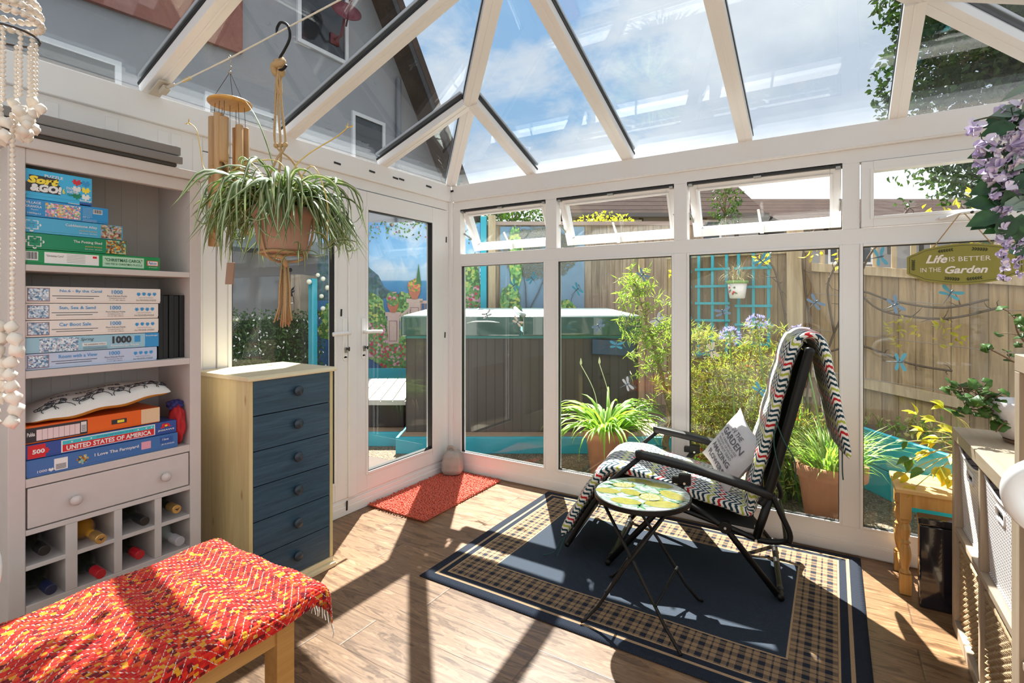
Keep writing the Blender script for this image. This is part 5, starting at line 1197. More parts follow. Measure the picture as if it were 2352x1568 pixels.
strand((3.10, -.93, 1.86), (3.098, -.93, 1.40), 46, .036, .016, .030); strand((3.03, -.95, 1.93), (3.075, -.94, 1.70), 14, .036, .030, .022); strand((3.145, -.90, 1.58), (3.140, -.90, 1.42), 16, .024, .014, .014); strand((3.12, -.92, 1.98), (3.14, -.92, 1.80), 12, .034, .028, .03)
for _ in range(66):
    z = rnd(1.52, 1.98); x = rnd(3.10, 3.24); c = (x, rnd(-.93, -.84), z); lv.leaf(c, V((rnd(-1.4, .5), rnd(-.8, .3), rnd(-.7, .5))), V((rnd(-.3, .3), -1, rnd(.0, .8))), rnd(.06, .105), rnd(.05, .075), 0 if rnd(0, 1) > .12 else 1, .18)
for c, d_ in (((3.10, -.94, 1.845), (-1, 0, -.15)), ((3.10, -.94, 1.73), (-1, 0, -.3)), ((3.09, -.945, 1.625), (-1, -.1, -.35)), ((3.115, -.945, 1.62), (-.3, -.1, -1)), ((3.14, -.945, 1.62), (-.1, 0, -1)), ((3.09, -.94, 1.66), (-1, 0, .15)), ((3.13, -.945, 1.91), (-1, 0, -.1))): lv.leaf(c, d_, (0, -1, .3), .095, .07, 0, .15)
st.tube(bez([(3.02, -.95, 1.945), (3.07, -.94, 1.95), (3.13, -.92, 1.92), (3.20, -.88, 1.95), (3.26, -.84, 2.10), (3.30, -.80, 2.30)], 6), .003, 6)
st.tube(bez([(3.20, -.88, 1.95), (3.19, -.88, 1.75), (3.15, -.90, 1.58)], 6), .003, 6)
fl.build('petals', [LC, LCP], wi, smooth=True); lv.build('leaves', [WG, WGP], wi, smooth=True); st.build('stems', plain('dark_stem', (.05, .06, .03), .7), wi, smooth=True)
f = M(); 
for c, d_ in (((3.17, -.95, 2.03), (-.4, -.2, -1)), ((3.17, -.95, 2.04), (-.9, 0, -.4)), ((3.19, -.94, 1.66), (-1, -.2, -.25)), ((3.18, -.95, 2.0), (.1, 0, -1))): f.leaf(c, d_, (0, -1, .2), .09, .03)
f.build('pale_leaves', WGP, wi, smooth=True)
sg = thing('garden_sign', 'olive green shaped sign reading Life is better in the Garden hanging from the window handle', 'sign', (3.135, -.03, 1.75))
SGM = plain('olive_green_board', (.26, .23, .035), .55); X0, X1, ZC = 2.925, 3.350, 1.515
def outline(sc_=0.0):
    hw, hh, c = (X1-X0)/2-sc_, .098-sc_, 3.1375; pts = []
    q = [(-1, -.42), (-1, .42), (-.93, .52), (-.84, .60)]
    for a, b in q: pts.append((a, b))
    for i in range(9): u = -.70+1.4*i/8; pts.append((u, .78+.22*math.cos(u/.70*PI/2)))
    for a, b in [(.84, .60), (.93, .52), (1, .42), (1, -.42), (.93, -.52), (.84, -.60)]: pts.append((a, b))
    for i in range(9): u = .70-1.4*i/8; pts.append((u, -.78-.22*math.cos(u/.70*PI/2)))
    for a, b in [(-.84, -.60), (-.93, -.52)]: pts.append((a, b))
    return [(c+a*hw, b*hh+ZC-.0*a) for a, b in pts]
YS = -.060
f = M(); f.poly([(a, YS, b) for a, b in outline()], (0, .006, 0)); f.build('sign_board', SGM, sg, bevel=.001)
f = M(); o1 = outline(.010); f.tube([(a, YS-.0005, b) for a, b in o1], .0008, 4, closed=True); f.build('border_line', INK, sg)
f = M(); SX, SY = (1, 0, 0), (0, 0, 1)
text(f, 'Life', (2.998, YS-.001, 1.522), .082, .040, SX, SY, .03, .35); text(f, 'IS BETTER', (3.086, YS-.001, 1.528), .150, .022, SX, SY); text(f, 'IN THE', (2.978, YS-.001, 1.480), .078, .021, SX, SY); text(f, 'Garden', (3.070, YS-.001, 1.470), .155, .036, SX, SY, .03, .3)
f.build('sign_lettering', plain('sign_cream', (.80, .72, .66), .6), sg)
SDK = plain('sign_dark', (.06, .06, .02), .6)
def sprig(x, z, a, L):
    f = M(); d_ = V((math.cos(a), 0, math.sin(a))); f.tube([(x, YS-.001, z), (x+d_.x*L, YS-.001, z+d_.z*L)], .0008, 4)
    for i in range(6):
        p = V((x, YS-.0012, z))+d_*L*(i/5.5)
        for sgn in (-1, 1): f.leaf(p, (math.cos(a+sgn*.7), 0, math.sin(a+sgn*.7)), (0, -1, 0), L*.28, L*.11)
    f.build('leaf_motif', SDK, sg)
sprig(2.950, 1.490, PI/2, .048); sprig(3.325, 1.490, PI/2, .048); sprig(3.045, 1.578, .12, .052); sprig(3.225, 1.578, PI-.12, .052); sprig(3.125, 1.442, PI-.12, .052); sprig(3.150, 1.442, .12, .052)
f = M(); f.tube([(3.025, YS+.002, 1.595), (3.125, -.055, 1.752), (3.135, -.055, 1.758), (3.145, -.055, 1.752), (3.245, YS+.002, 1.595)], .0024, 6); f.build('hanging_string', JUTE, sg, smooth=True)

# ================================================================ two white tubular chairs close to the camera
WT = plain('white_tube', (.86, .86, .86), .25, coat=.3)
def tubechair(o, u, w_, lab, zt):
    o, u, w_ = V((*o, 0)), V((*u, 0)), V((*w_, 0)); t = thing('white_armchair', lab, 'chair', tuple(o+u*.3+w_*.25), 'white chairs close to the camera')
    def Q(a, z, k=0): return o+u*a+w_*k+V((0, 0, z))
    for k in (0, .48):
        M().tube(bez([Q(.34, zt+.032, k), Q(.10, zt+.036, k), Q(.02, zt+.012, k), Q(0, zt-.035, k), Q(.03, zt-.085, k), Q(.12, zt-.105, k), Q(.20, zt-.2, k), Q(.22, .02, k)], 7), .0185, 14).build('arm_frame', WT, t, smooth=True)
        M().tube([Q(.58, .02, k), Q(.60, zt-.4, k), Q(.34, zt+.032, k)], .018, 10).build('rear_leg', WT, t, smooth=True)
    M().obox(Q(.40, .43, .24), u*.2, w_*.24, V((0, 0, .018))).build('seat', WT, t, bevel=.01)
    M().obox(Q(.60, zt-.10, .24), u*.015, w_*.24, V((0, 0, .14))).build('backrest', WT, t, bevel=.008)
    M().tube([Q(.062, zt-.130, -.02), Q(.062, zt-.130, .005)], .012, 12).build('end_cap', STEEL, t)
tubechair((2.905, -1.93), (1, 0), (0, -1), 'white tubular armchair entering at the right edge beside the shelving', .995)
tubechair((1.868, -3.108), (0, -1), (-1, 0), 'white tubular armchair just entering at the left edge over the bench', 1.075)
# ================================================================ the garden
GZ = -.035
def gravel_mat():
    m, n = newmat('gravel'); p = n.pos(); d = n.vor(p, 62); c = n.sep(n.vor(p, 62, 1))
    col = n.ramp(c[0], [(0.0, (.20, .14, .09)), (.35, (.42, .32, .20)), (.7, (.60, .50, .36)), (1.0, (.30, .22, .16))])
    h = n.ramp(d, [(0.0, 1.0), (.55, .0)]); col = n.mix(1.0, col, n.mix(h, (.30, .28, .26), (1.2, 1.2, 1.2)), 'MULTIPLY')
    finish(n, bsdf(n, col, .85, normal=n.bump(h, 1.0, .02))); return m
f = M(); f.box(-16, 16, .08, 24, GZ-.1, GZ); f.box(-16, -.08, -10, .08, GZ-.1, GZ); f.box(W+.08, 16, -10, .08, GZ-.1, GZ)
f.build('garden_ground', gravel_mat(), kind='structure')
ca, sa = math.cos(.5566), math.sin(.5566)
# garden frame: u to the right of the view, v away from the house
GF = MX(((ca, -sa, 0, 2.6155), (sa, ca, 0, -3.2687), (0, 0, 1, 0), (0, 0, 0, 1)))
def G(u, v_, z=0): return GF @ V((u, v_, z))
TURQ = plain('turquoise_paint', (.02, .33, .44), .55, var=.12, scale=8, bump=.1); TURB = plain('bright_turquoise_paint', (.04, .58, .72), .5, var=.08, scale=8)
# paving slab and outdoor mat by the door
o = M().poly([(-.72, -1.35, GZ), (-.72, -.78, GZ), (-.16, -.78, GZ), (-.16, -1.35, GZ)], (0, 0, .04)).build('paving_slab', plain('pale_stone', (.62, .54, .44), .8, var=.08), loc=(-.4, -1.1, GZ), label='pale stone paving slab outside the door', cat='paving', bevel=.01)
o = M().box(-.85, -.14, -.74, -.05, GZ, GZ+.02).build('outdoor_mat', plain('dark_mat', (.10, .075, .065), .9, bump=.4, scale=300), loc=(-.5, -.4, GZ), label='dark brown outdoor mat on the gravel by the door', cat='mat')
# hot tub on its turquoise deck
tub = thing('hot_tub', 'large hot tub with dark green cover on a turquoise deck outside the corner', 'hot tub', tuple(G(.2, 5.7, GZ)))
CVR = plain('green_vinyl', (.009, .062, .053), .18, coat=1.0); CAB = plain('brown_cabinet', (.13, .105, .088), .6)
f = M(GF)
u0, u1, v0, v1 = -1.04, 1.22, 4.83, 6.55
def cabm():
    m, n = newmat('cabinet_slats'); 
    v = n.n('ShaderNodeVectorMath', operation='DOT_PRODUCT'); n.put(v.inputs[0], n.pos()); v.inputs[1].default_value = (ca, sa, 0)
    s = n.m('FRACT', n.m('MULTIPLY', v.outputs['Value'], 12)); k = n.ramp(s, [(0, .0), (.10, 1.0), (.9, 1.0), (1, 0.0)])
    finish(n, bsdf(n, n.mix(k, (.022, .019, .017), (.055, .046, .040)), .6)); return m
f.box(u0+.04, u1-.04, v0+.04, v1-.04, .125, 1.02); f.build('cabinet', cabm(), tub)
f = M(GF); f.box(u0+.03, u1-.03, v0+.03, v1-.03, 1.0, 1.07); f.build('rim', plain('teal_acrylic', (.03, .20, .20), .3), tub, bevel=.02)
um = u0+1.13
f = M(GF); f.poly([(u0, v0, 1.03), (u0, v1, 1.03), (u0, v1, 1.275), (u0, v0, 1.215)], (um-u0-.01, 0, 0)); f.build('cover_half', CVR, tub, bevel=.012)
f = M(GF); f.poly([(um+.01, v0, 1.03), (um+.01, v1, 1.03), (um+.01, v1, 1.275), (um+.01, v0, 1.215)], (u1-um-.01, 0, 0)); f.build('cover_half', CVR, tub, bevel=.012)
f = M(GF)
for a, b in ((u0+.02, um-.02), (um+.03, u1-.02)): M(GF).poly([(a, v0+.02, 1.217), (a, v1-.02, 1.277), (b, v1-.02, 1.277), (b, v0+.02, 1.217)], (0, 0, .004)).build('cover_top', plain('glare_pale_vinyl', (.55, .70, .66), .4) if a < 0 else bpy.data.materials['glare_pale_vinyl'], tub)  # pale skin over the green cover: white glare put into its colour
f.tube([(um-.06, v1-.1, 1.29), (um-.02, v0+.2, 1.245), (um+.02, v0-.03, 1.225)], .022, 10); f.build('cover_hinge', plain('grey_vinyl', (.30, .33, .32), .4), tub, smooth=True)
f = M(GF); f.tube(bez([(u0+.62, v0-.005, 1.15), (u0+.70, v0-.03, 1.165), (u0+.84, v0-.03, 1.165), (u0+.92, v0-.005, 1.155)], 4), .012, 8, flat=.5)
f.box(u0+.30, u0+.36, v0-.004, v0, .80, 1.05); f.build('cover_handle', plain('pale_strap', (.50, .58, .55), .5), tub, smooth=True)
f = M(GF); f.poly([(.75, v0+.03, .86), (1.14, v0+.03, .84), (1.14, v0+.03, .98), (.75, v0+.03, 1.0)], (0, -.03, 0)); f.build('control_panel', plain('navy_panel', (.02, .05, .10), .3), tub, bevel=.004)
dk = thing('timber_deck', 'low turquoise timber edging deck under the hot tub', 'deck', tuple(G(.2, 5.2, GZ)))
f = M(GF); f.box(-1.06, 1.45, 4.70, 4.74, GZ, .115); f.box(-1.98, -1.06, 4.95, 4.99, GZ, .10); f.box(-1.06, -1.02, 4.74, 5.2, GZ, .115); f.build('edging_board', TURQ, dk, bevel=.005)
f = M(GF); f.box(-1.02, 1.45, 4.74, 6.9, .06, .123); f.box(-1.98, -1.06, 4.99, 6.0, .03, .098); f.build('deck_board', plain('weathered_board', (.30, .20, .13), .8, var=.2), dk)
# storage / litter box with white slatted lid
bx = thing('slatted_box', 'black wicker box with white slatted lid on the deck left of the hot tub', 'box', tuple(G(-1.38, 5.35, .1)))
f = M(GF); f.box(-1.62, -1.08, 5.15, 5.62, .10, .335); f.build('body', plain('black_wicker', (.012, .012, .014), .6, bump=.6, scale=160), bx, bevel=.01)
f = M(GF)
for i in range(5): f.poly([(-1.66+i*.121, 5.10, .36), (-1.56+i*.107, 5.62, .50), (-1.56+i*.107+.10, 5.62, .50), (-1.66+i*.121+.114, 5.10, .36)], (0, 0, .022))
f.box(-1.65, -1.05, 5.10, 5.64, .33, .37); f.build('lid', plain('white_lid', (.45, .44, .41), .5), bx, bevel=.004)
# ---- fences
def fence_mat(name, c1, c2, vec, per=.105):
    m, n = newmat(name); p = n.pos(); v = n.n('ShaderNodeVectorMath', operation='DOT_PRODUCT'); n.put(v.inputs[0], p); v.inputs[1].default_value = vec
    q = n.m('DIVIDE', v.outputs['Value'], per); b = n.m('FLOOR', q); fr = n.m('FRACT', q); r = n.wn(n.comb(b, 2.0, 5.0))[0]
    s = n.sep(p); g = n.noise(n.comb(n.m('MULTIPLY', v.outputs['Value'], 30), n.m('MULTIPLY', r, 40), n.m('MULTIPLY', s[2], 2.2)), 1.0, 5, .6, .7)
    c = n.mix(n.ramp(g, [(.3, 0.0), (.7, 1.0)]), c1, c2); c = n.mix(1.0, c, n.mix(r, (.78, .78, .80), (1.15, 1.12, 1.08)), 'MULTIPLY')
    k = n.ramp(n.vor(n.comb(n.m('MULTIPLY', v.outputs['Value'], 7), 0, n.m('MULTIPLY', s[2], 3)), 1.1), [(.05, 1.0), (.12, 0.0)]); c = n.mix(n.m('MULTIPLY', k, .6), c, (.14, .07, .03))
    e = n.ramp(fr, [(0, 1.0), (.05, 0.0), (.96, 0.0), (1, 1.0)]); c = n.mix(n.m('MULTIPLY', e, .8), c, (.05, .035, .02))
    finish(n, bsdf(n, c, .85, normal=n.bump(n.m('SUBTRACT', g, e), .3, .01))); return m
FEN = fence_mat('fence_boards', (.21, .145, .085), (.41, .295, .175), (1, 0, 0)); FENG = fence_mat('old_fence_boards', (.22, .17, .13), (.42, .34, .26), (ca, sa, 0)); POST = woodmat('post_timber', (.30, .22, .14), (.55, .43, .29), 2, .8, .85, .15)
fn = thing('board_fence', 'tall timber board fence behind the shrubs with trellis topping', 'fence', (2.6, 1.75, GZ))
FY = 1.75
f = M(); f.box(1.25, 2.46, FY, FY+.02, GZ, 1.86); f.build('board_panel', FEN, fn)
f = M(); f.poly([(2.46, FY-.02, GZ), (4.9, FY-.02, GZ), (4.9, FY-.02, 1.34), (2.46, FY-.02, 1.62)], (0, .02, 0)); f.build('board_panel', FEN, fn)
f = M(); f.box(1.25, 2.46, FY-.04, FY, 1.76, 1.82); f.box(1.25, 2.46, FY-.04, FY, .55, .62); f.poly([(2.46, FY-.06, 1.60), (4.9, FY-.06, 1.32), (4.9, FY-.06, 1.39), (2.46, FY-.06, 1.67)], (0, .04, 0)); f.poly([(2.46, FY-.06, .72), (4.9, FY-.06, .30), (4.9, FY-.06, .38), (2.46, FY-.06, .80)], (0, .04, 0)); f.build('rail', POST, fn, bevel=.003)
f = M(); f.box(2.28, 2.40, FY-.10, FY-.0, GZ, 1.98); f.build('post', POST, fn, bevel=.006)
f = M(); f.box(3.86, 3.96, FY-.11, FY-.02, GZ, 1.9); f.build('post', POST, fn, bevel=.006)
f = M(); f.poly([(2.46, FY-.03, 1.88), (4.9, FY-.03, 1.66), (4.9, FY-.03, 1.70), (2.46, FY-.03, 1.92)], (0, .03, 0))
for i in range(20): x = 2.52+i*.12; f.box(x, x+.035, FY-.025, FY-.005, 1.60-(x-2.46)*.115, 1.90-(x-2.46)*.09)
f.build('trellis_topping', POST, fn)
f = M()
for z in (1.12, .78, 1.42): f.tube([(2.46, FY-.065, z), (3.6, FY-.07, z-.13), (4.9, FY-.065, z-.22)], .0022, 4)
f.build('wire', GREYM, fn)
fb = thing('back_fence', 'weathered grey fence across the end of the garden', 'fence', tuple(G(.8, 7.0, GZ)))
f = M(GF); f.box(-.42, 2.6, 7.02, 7.05, GZ, 2.42); f.build('board_panel', FENG, fb); f = M(GF); f.box(-.32, -.22, 6.90, 7.0, GZ, 2.52); f.build('post', POST, fb, bevel=.005); f = M(GF); f.box(-.42, 2.6, 6.98, 7.06, 2.40, 2.45); f.build('capping_rail', plain('weathered_cap', (.36, .27, .24), .8), fb)
f = M(GF); f.box(1.7, 1.78, 6.95, 7.02, GZ, 2.3); f.build('post', POST, fb, bevel=.005)
M(GF).box(-.42, -.34, 6.86, 6.94, GZ, 2.50).build('turquoise_post', TURQ, loc=tuple(G(-.38, 6.9, GZ)), label='turquoise painted post where the two garden murals meet', cat='post', bevel=.004)
# ---- sea view mural (printed garden banner)
mu = thing('seascape_banner', 'printed banner of blue sea, sky and flower urns behind the hot tub', 'banner', tuple(G(-1.4, 6.95, .2)))
def sea_mat():
    m, n = newmat('printed_sea'); s = n.sep(n.pos()); p = n.pos()
    c = n.ramp(n.m('DIVIDE', s[2], 2.6), [(0.0, (.02, .09, .24)), (.50, (.03, .16, .38)), (.632, (.06, .26, .50)), (.636, (.36, .52, .70)), (.75, (.26, .50, .78)), (1.0, (.08, .32, .70))])
    cf = n.m('MULTIPLY', n.ramp(n.noise(p, 2.2, 6, .6, .5), [(.45, 0.0), (.62, .85)]), n.ramp(n.m('DIVIDE', s[2], 2.6), [(.62, 0.0), (.70, 1.0)])); c = n.mix(cf, c, (.70, .74, .80))
    finish(n, bsdf(n, c, .45)); return m
M(GF).box(-2.62, -.43, 6.96, 6.97, .3, 2.43).build('printed_sheet', sea_mat(), mu)
def flat(cols, pts_list, name, y=6.957, par=mu, th=.002):
    f = M(GF)
    for i, (mi, pts) in enumerate(pts_list): f.poly([(a, y-.0006*i, b) for a, b in pts], (0, -th, 0), mi)
    return f.build(name, cols, par)
HILL = artmat('printed_headland', [(.03, .09, .12), (.05, .14, .16), (.08, .14, .20), (.04, .10, .08)], 22)
GREEN = artmat('printed_greenery', [(.06, .18, .04), (.12, .30, .08), (.20, .40, .12), (.05, .12, .04), (.40, .45, .10)], 30)
FLW = artmat('printed_flowers', [(.42, .04, .08), (.12, .26, .08), (.10, .22, .06), (.20, .34, .10), (.06, .18, .05), (.60, .3, .4)], 34)
STONE = plain('printed_stone', (.58, .42, .38), .6, var=.15, scale=20); CLAY = plain('printed_clay', (.48, .16, .10), .6, var=.15, scale=20); STD = plain('printed_stone_shade', (.30, .18, .20), .6); ORGF = artmat('printed_orange_flowers', [(.65, .25, .08), (.5, .4, .08), (.12, .25, .06), (.6, .12, .1)], 40); CYP = plain('printed_cypress', (.06, .16, .06), .6)
flat([HILL], [(0, [(-2.62, 1.38), (-1.75, 1.40), (-1.60, 1.44), (-1.62, 1.50), (-1.72, 1.56), (-1.80, 1.72), (-1.92, 1.82), (-2.0, 1.95), (-2.2, 2.0), (-2.62, 2.05)])], 'headland')
random.seed(8)
def bumpy(cx, cz, rx, rz, k=22, a=.14): return [(cx+rx*(1+rnd(-a, a))*math.cos(2*PI*i/k), cz+rz*(1+rnd(-a, a))*math.sin(2*PI*i/k)) for i in range(k)]
flat([GREEN], [(0, bumpy(-1.88, 1.15, .20, .32)), (0, bumpy(-1.45, 1.30, .13, .20)), (0, bumpy(-.55, 1.55, .13, .50)), (0, bumpy(-2.25, 1.1, .35, .35)), (0, bumpy(-1.65, .85, .30, .16))], 'greenery', 6.955)
f = M(GF); Y0 = 6.952
for cx, cz, s_ in ((-1.60, 1.19, .9), (-1.31, 1.37, .95), (-.50, 1.14, .8)):
    f.box(cx-.085*s_, cx+.085*s_, Y0-.004, Y0, cz-.75, cz, 0); f.box(cx-.115*s_, cx+.115*s_, Y0-.005, Y0, cz-.02, cz+.035, 0); f.box(cx-.06*s_, cx+.06*s_, Y0-.0055, Y0, cz-.36, cz-.08, 1); f.box(cx-.05*s_, cx+.05*s_, Y0-.006, Y0, cz-.35, cz-.09, 0)
for i in range(9):
    a = -1.55+i*.025; f.box(a, a+.010, Y0-.004, Y0, .85+i*.02, 1.13+i*.02, 0)
f.poly([(-1.56, Y0, 1.10), (-1.32, Y0, 1.30), (-1.32, Y0, 1.34), (-1.56, Y0, 1.14)], (0, -.005, 0), 0)
for i in range(8): f.box(-1.23+i*.05, -1.21+i*.05, Y0-.004, Y0, 1.14, 1.34, 1)
f.box(-1.24, -.84, Y0-.005, Y0, 1.34, 1.38, 0); f.box(-.80, -.44, Y0-.004, Y0, .85, 1.0, 0); f.build('stone_balustrade', [STONE, STD], mu)
f = M(GF)
for cx, cz, s_ in ((-1.60, 1.22, .8), (-1.31, 1.40, .85), (-.50, 1.18, .8)):
    f.poly([(cx-.04*s_, 6.945, cz), (cx+.04*s_, 6.945, cz), (cx+.09*s_, 6.945, cz+.10*s_), (cx+.095*s_, 6.945, cz+.16*s_), (cx-.095*s_, 6.945, cz+.16*s_), (cx-.09*s_, 6.945, cz+.10*s_)], (0, -.004, 0))
f.build('urn', CLAY, mu)
flat([FLW, CYP, ORGF], [(0, bumpy(-1.60, 1.40, .085, .10)), (2, bumpy(-1.31, 1.58, .085, .09)), (0, bumpy(-.50, 1.36, .10, .24)), (0, bumpy(-1.85, .85, .20, .25)), (0, bumpy(-1.3, .45, .40, .16)), (0, bumpy(-1.6, .62, .25, .18)), (1, [(-1.29, 1.60), (-1.255, 1.88), (-1.22, 1.60)])], 'flowers', 6.940)
f = M(GF)
for i in range(260):
    u = rnd(-2.6, -.45); d_ = abs(rnd(0, 1))**2*.22+(.10 if -2.0 < u < -1.9 or -.95 < u < -.5 else 0); f.leaf((u, 6.950, 2.43-d_), (rnd(-1, 1), 0, rnd(-1, .3)), (0, -1, 0), rnd(.02, .05), .02, random.randrange(2))
f.build('hanging_foliage', [GREEN, FLW], mu)
# second printed banner with an olive tree
m2 = thing('olive_tree_banner', 'printed banner of an olive tree above bushes on the back fence', 'banner', tuple(G(.4, 6.98, .5)))
M(GF).box(-.16, .98, 6.995, 7.005, .6, 2.38).build('printed_sheet', plain('printed_pale_blue', (.15, .25, .36), .5, var=.25, scale=4), m2)
f = M(GF)
for pts, r in (([(.12, 1.0), (.20, 1.25), (.18, 1.6), (.10, 2.0)], .045), ([(.20, 1.2), (.36, 1.5), (.50, 1.85)], .035), ([(.42, 1.62), (.50, 1.60), (.60, 1.8)], .02), ([(.85, 1.0), (.80, 1.4), (.90, 1.6), (1.0 - .05, 1.5)], .008)): f.tube([V((a, 6.990, b)) for a, b in pts], r, 6, flat=.1)
f.build('tree_trunk', plain('printed_bark', (.16, .11, .09), .7), m2)
f = M(GF)
for i in range(2600):
    a = rnd(0, 2*PI); r = math.sqrt(rnd(0, 1)); f.leaf((.38+.52*r*math.cos(a), 6.985-rnd(0, .004), 2.02+.34*r*math.sin(a)), (rnd(-1, 1), 0, rnd(-1, 1)), (0, -1, 0), .045, .014)
f.build('tree_foliage', plain('printed_olive_leaf', (.20, .20, .17), .7, var=.4, scale=40), m2)
flat([GREEN, FLW], [(0, bumpy(-.02, 1.25, .15, .35)), (0, bumpy(.25, 1.05, .25, .25)), (0, bumpy(.62, 1.10, .28, .30)), (1, bumpy(.90, 1.0, .12, .2)), (0, bumpy(.05, 1.95, .10, .45))], 'bushes', 6.975, m2)
# ---- plants in the garden
def outside(m): m.v = [(a, max(b, .088), c) for a, b, c in m.v]     # foliage presses against the glass from outside
BR = leafmat('bright_strap_leaf', (.16, .33, .03), (.36, .52, .09), 12, .45); BRD = leafmat('mid_strap_leaf', (.08, .22, .03), (.20, .38, .06), 12, .45)
TER = plain('terracotta', (.30, .125, .058), .8, var=.18, scale=14, bump=.15)
def pot(name, c, r, h, par, rr=1.0):
    f = M(); f.lathe([(r*.66, 0), (r*.70, .01), (r*.93, h*.80), (r*1.04, h*.81), (r*1.06, h), (r*.94, h), (r*.90, h*.88), (0, h*.86)], c, 36); return f.build(name, TER, par, smooth=True)
p1 = thing('strappy_pot_plant', 'big pot of bright green arching strap leaves outside the second window', 'potted plant', (1.10, .56, GZ))
pot('terracotta_pot', (1.10, .56, GZ), .165, .40, p1); f = M(); random.seed(101)
for i in range(165):
    a = rnd(0, 2*PI); r = rnd(0, .09); f.blade((1.10+r*math.cos(a), .56+r*math.sin(a), .28), a+rnd(-.5, .5), rnd(.36, .62), rnd(.020, .031), rnd(.75, 1.45), rnd(1.8, 3.3), 7, (random.choice((0, 0, 1)), 0), rnd(-.8, .8), rnd(-.4, .4))
outside(f); f.build('strap_leaves', [BR, BRD], p1, smooth=True)
f = M(); BUD = plain('pale_bud', (.62, .66, .40), .6)
for (x, y, z), b in (((1.03, .60, .85), (1.13, .60, .3)), ((.86, .62, .83), (1.05, .56, .3))):
    f.tube(bez([b, ((x+b[0])/2+.03, y, .6), (x, y, z)], 6), .0032, 6); f.lathe([(0, -.004), (.009, .008), (.010, .022), (.003, .050), (0, .058)], (x, y, z), 10)
f.build('flower_buds', BUD, p1, smooth=True)
p2 = thing('corkscrew_willow', 'small twisted willow tree with narrow bright leaves in the garden', 'tree', (1.44, 1.15, GZ))
BRK = plain('willow_bark', (.24, .18, .11), .85, var=.3, scale=30, bump=.3); WL = leafmat('willow_leaf', (.19, .31, .05), (.46, .56, .15), 12, .45)
f = M(); lf = M(); random.seed(55)
tr = bez([(1.46, 1.15, GZ), (1.40, 1.15, .15), (1.47, 1.13, .35), (1.42, 1.12, .55), (1.36, 1.12, .80), (1.30, 1.1, 1.05), (1.22, 1.1, 1.30), (1.14, 1.08, 1.55)], 6)
f.tube(tr, [.034-.030*i/len(tr) for i in range(len(tr))], 8)
twigs = []
for _ in range(52):
    b = random.choice(tr[18:]); d_ = V((rnd(-1, 1), rnd(-.7, .7), rnd(-.1, .9))); p = b.copy(); pts = [p.copy()]
    for q in range(8): d_ = (d_+rdir()*.7).normalized(); p = p+d_*rnd(.03, .055)*(1 if b.z < 1.3 else .6); pts.append(p.copy())
    f.tube(pts, [.006-.0006*i for i in range(9)], 5); twigs += pts[1:]
for _ in range(1500):
    p = random.choice(twigs); lf.leaf(p+rdir()*.01, rdir()+V((0, 0, -.3)), rdir()+V((0, 0, .5)), rnd(.04, .085), rnd(.008, .014))
f.build('twisted_branches', BRK, p2, smooth=True); lf.build('narrow_leaves', WL, p2)
p3 = thing('bottle_brush_shrub', 'wide feathery yellow-green shrub outside the third window', 'shrub', (1.98, .95, GZ))
SH = leafmat('feather_leaf', (.16, .23, .045), (.46, .48, .13), 9, .4); SHO = leafmat('bronze_leaf', (.30, .20, .06), (.45, .35, .10), 9, .45)
f = M(); lf = M(); random.seed(66)
for k in range(105):
    b = V((1.98+rnd(-.22, .22), .95+rnd(-.15, .20), rnd(-.05, .25))); e = V((1.98+rnd(-.44, .46), .92+rnd(-.38, .30), rnd(.35, 1.12)*(1-.0))); pts = bez([b, b.lerp(e, .5)+V((rnd(-.05, .05), rnd(-.05, .05), .05)), e, e+V((rnd(-.05, .05), rnd(-.05, .05), .07))], 5)
    f.tube(pts, .0022, 4)
    for p in pts[4:]:
        for q in range(6): lf.leaf(p+rdir()*.012, rdir()+V((0, 0, .35)), rdir(), rnd(.040, .075), rnd(.006, .010), random.choice((0, 0, 0, 1)))
for k in range(60):
    b = V((1.75+rnd(-.10, .85), .75+rnd(-.25, .35), 0)); e = b+V((rnd(-.08, .08), rnd(-.06, .06), rnd(.3, .62))); pts = bez([b, b.lerp(e, .5), e], 5); f.tube(pts, .002, 4)
    for p in pts[2:]:
        for q in range(6): lf.leaf(p+rdir()*.02, rdir()+V((0, 0, .2)), rdir(), rnd(.03, .055), rnd(.008, .014), random.choice((0, 0, 1)))
f.build('stems', plain('bronze_stem', (.22, .14, .06), .8), p3, smooth=True); lf.build('feathery_leaves', [SH, SHO], p3)
def agap(c, lean, lab):
    t = thing('agapanthus_flower', lab, 'flower', (c[0]+lean, c[1], GZ), 'mauve agapanthus flowers'); f = M(); f.tube(bez([(c[0]+lean, c[1]-.05, GZ), (c[0]+lean*.6, c[1], c[2]*.5), (c[0], c[1], c[2]-.03)], 6), .0045, 6); f.build('stem', plain('green_stem', (.15, .28, .06), .6), t, smooth=True)
    f = M()
    for k in range(46):
        d_ = rdir(-.35); p = V((c[0], c[1], c[2]-.03)); q = p+d_*rnd(.045, .06); f.tube([p, q], .0008, 3, 1)
        for j in range(5): f.leaf(q, d_+rdir()*.55, rdir(), rnd(.018, .028), .007, 0, .3)
    f.build('flower_head', [bpy.data.materials.get('mauve_petal') or leafmat('mauve_petal', (.34, .34, .66), (.55, .52, .82), 40, .35, tr_col=(1, 1, 1)), bpy.data.materials['green_stem']], t)
agap((2.00, .60, 1.13), .05, 'mauve agapanthus head left of the recliner back, lower of three'); agap((2.17, .62, 1.22), .10, 'mauve agapanthus head above the shrub, middle of three'); agap((2.43, .56, 1.155), .18, 'mauve agapanthus head just behind the top of the recliner')
f = M(); random.seed(88)
for cx, cy, cz in ((2.08, .75, .90), (1.70, .8, .26), (1.78, .75, .20), (1.86, .7, .18)):
    for k in range(14): p = V((cx, cy, cz))+rdir()*.035; f.leaf(p, rdir(), rdir(), .028, .018)
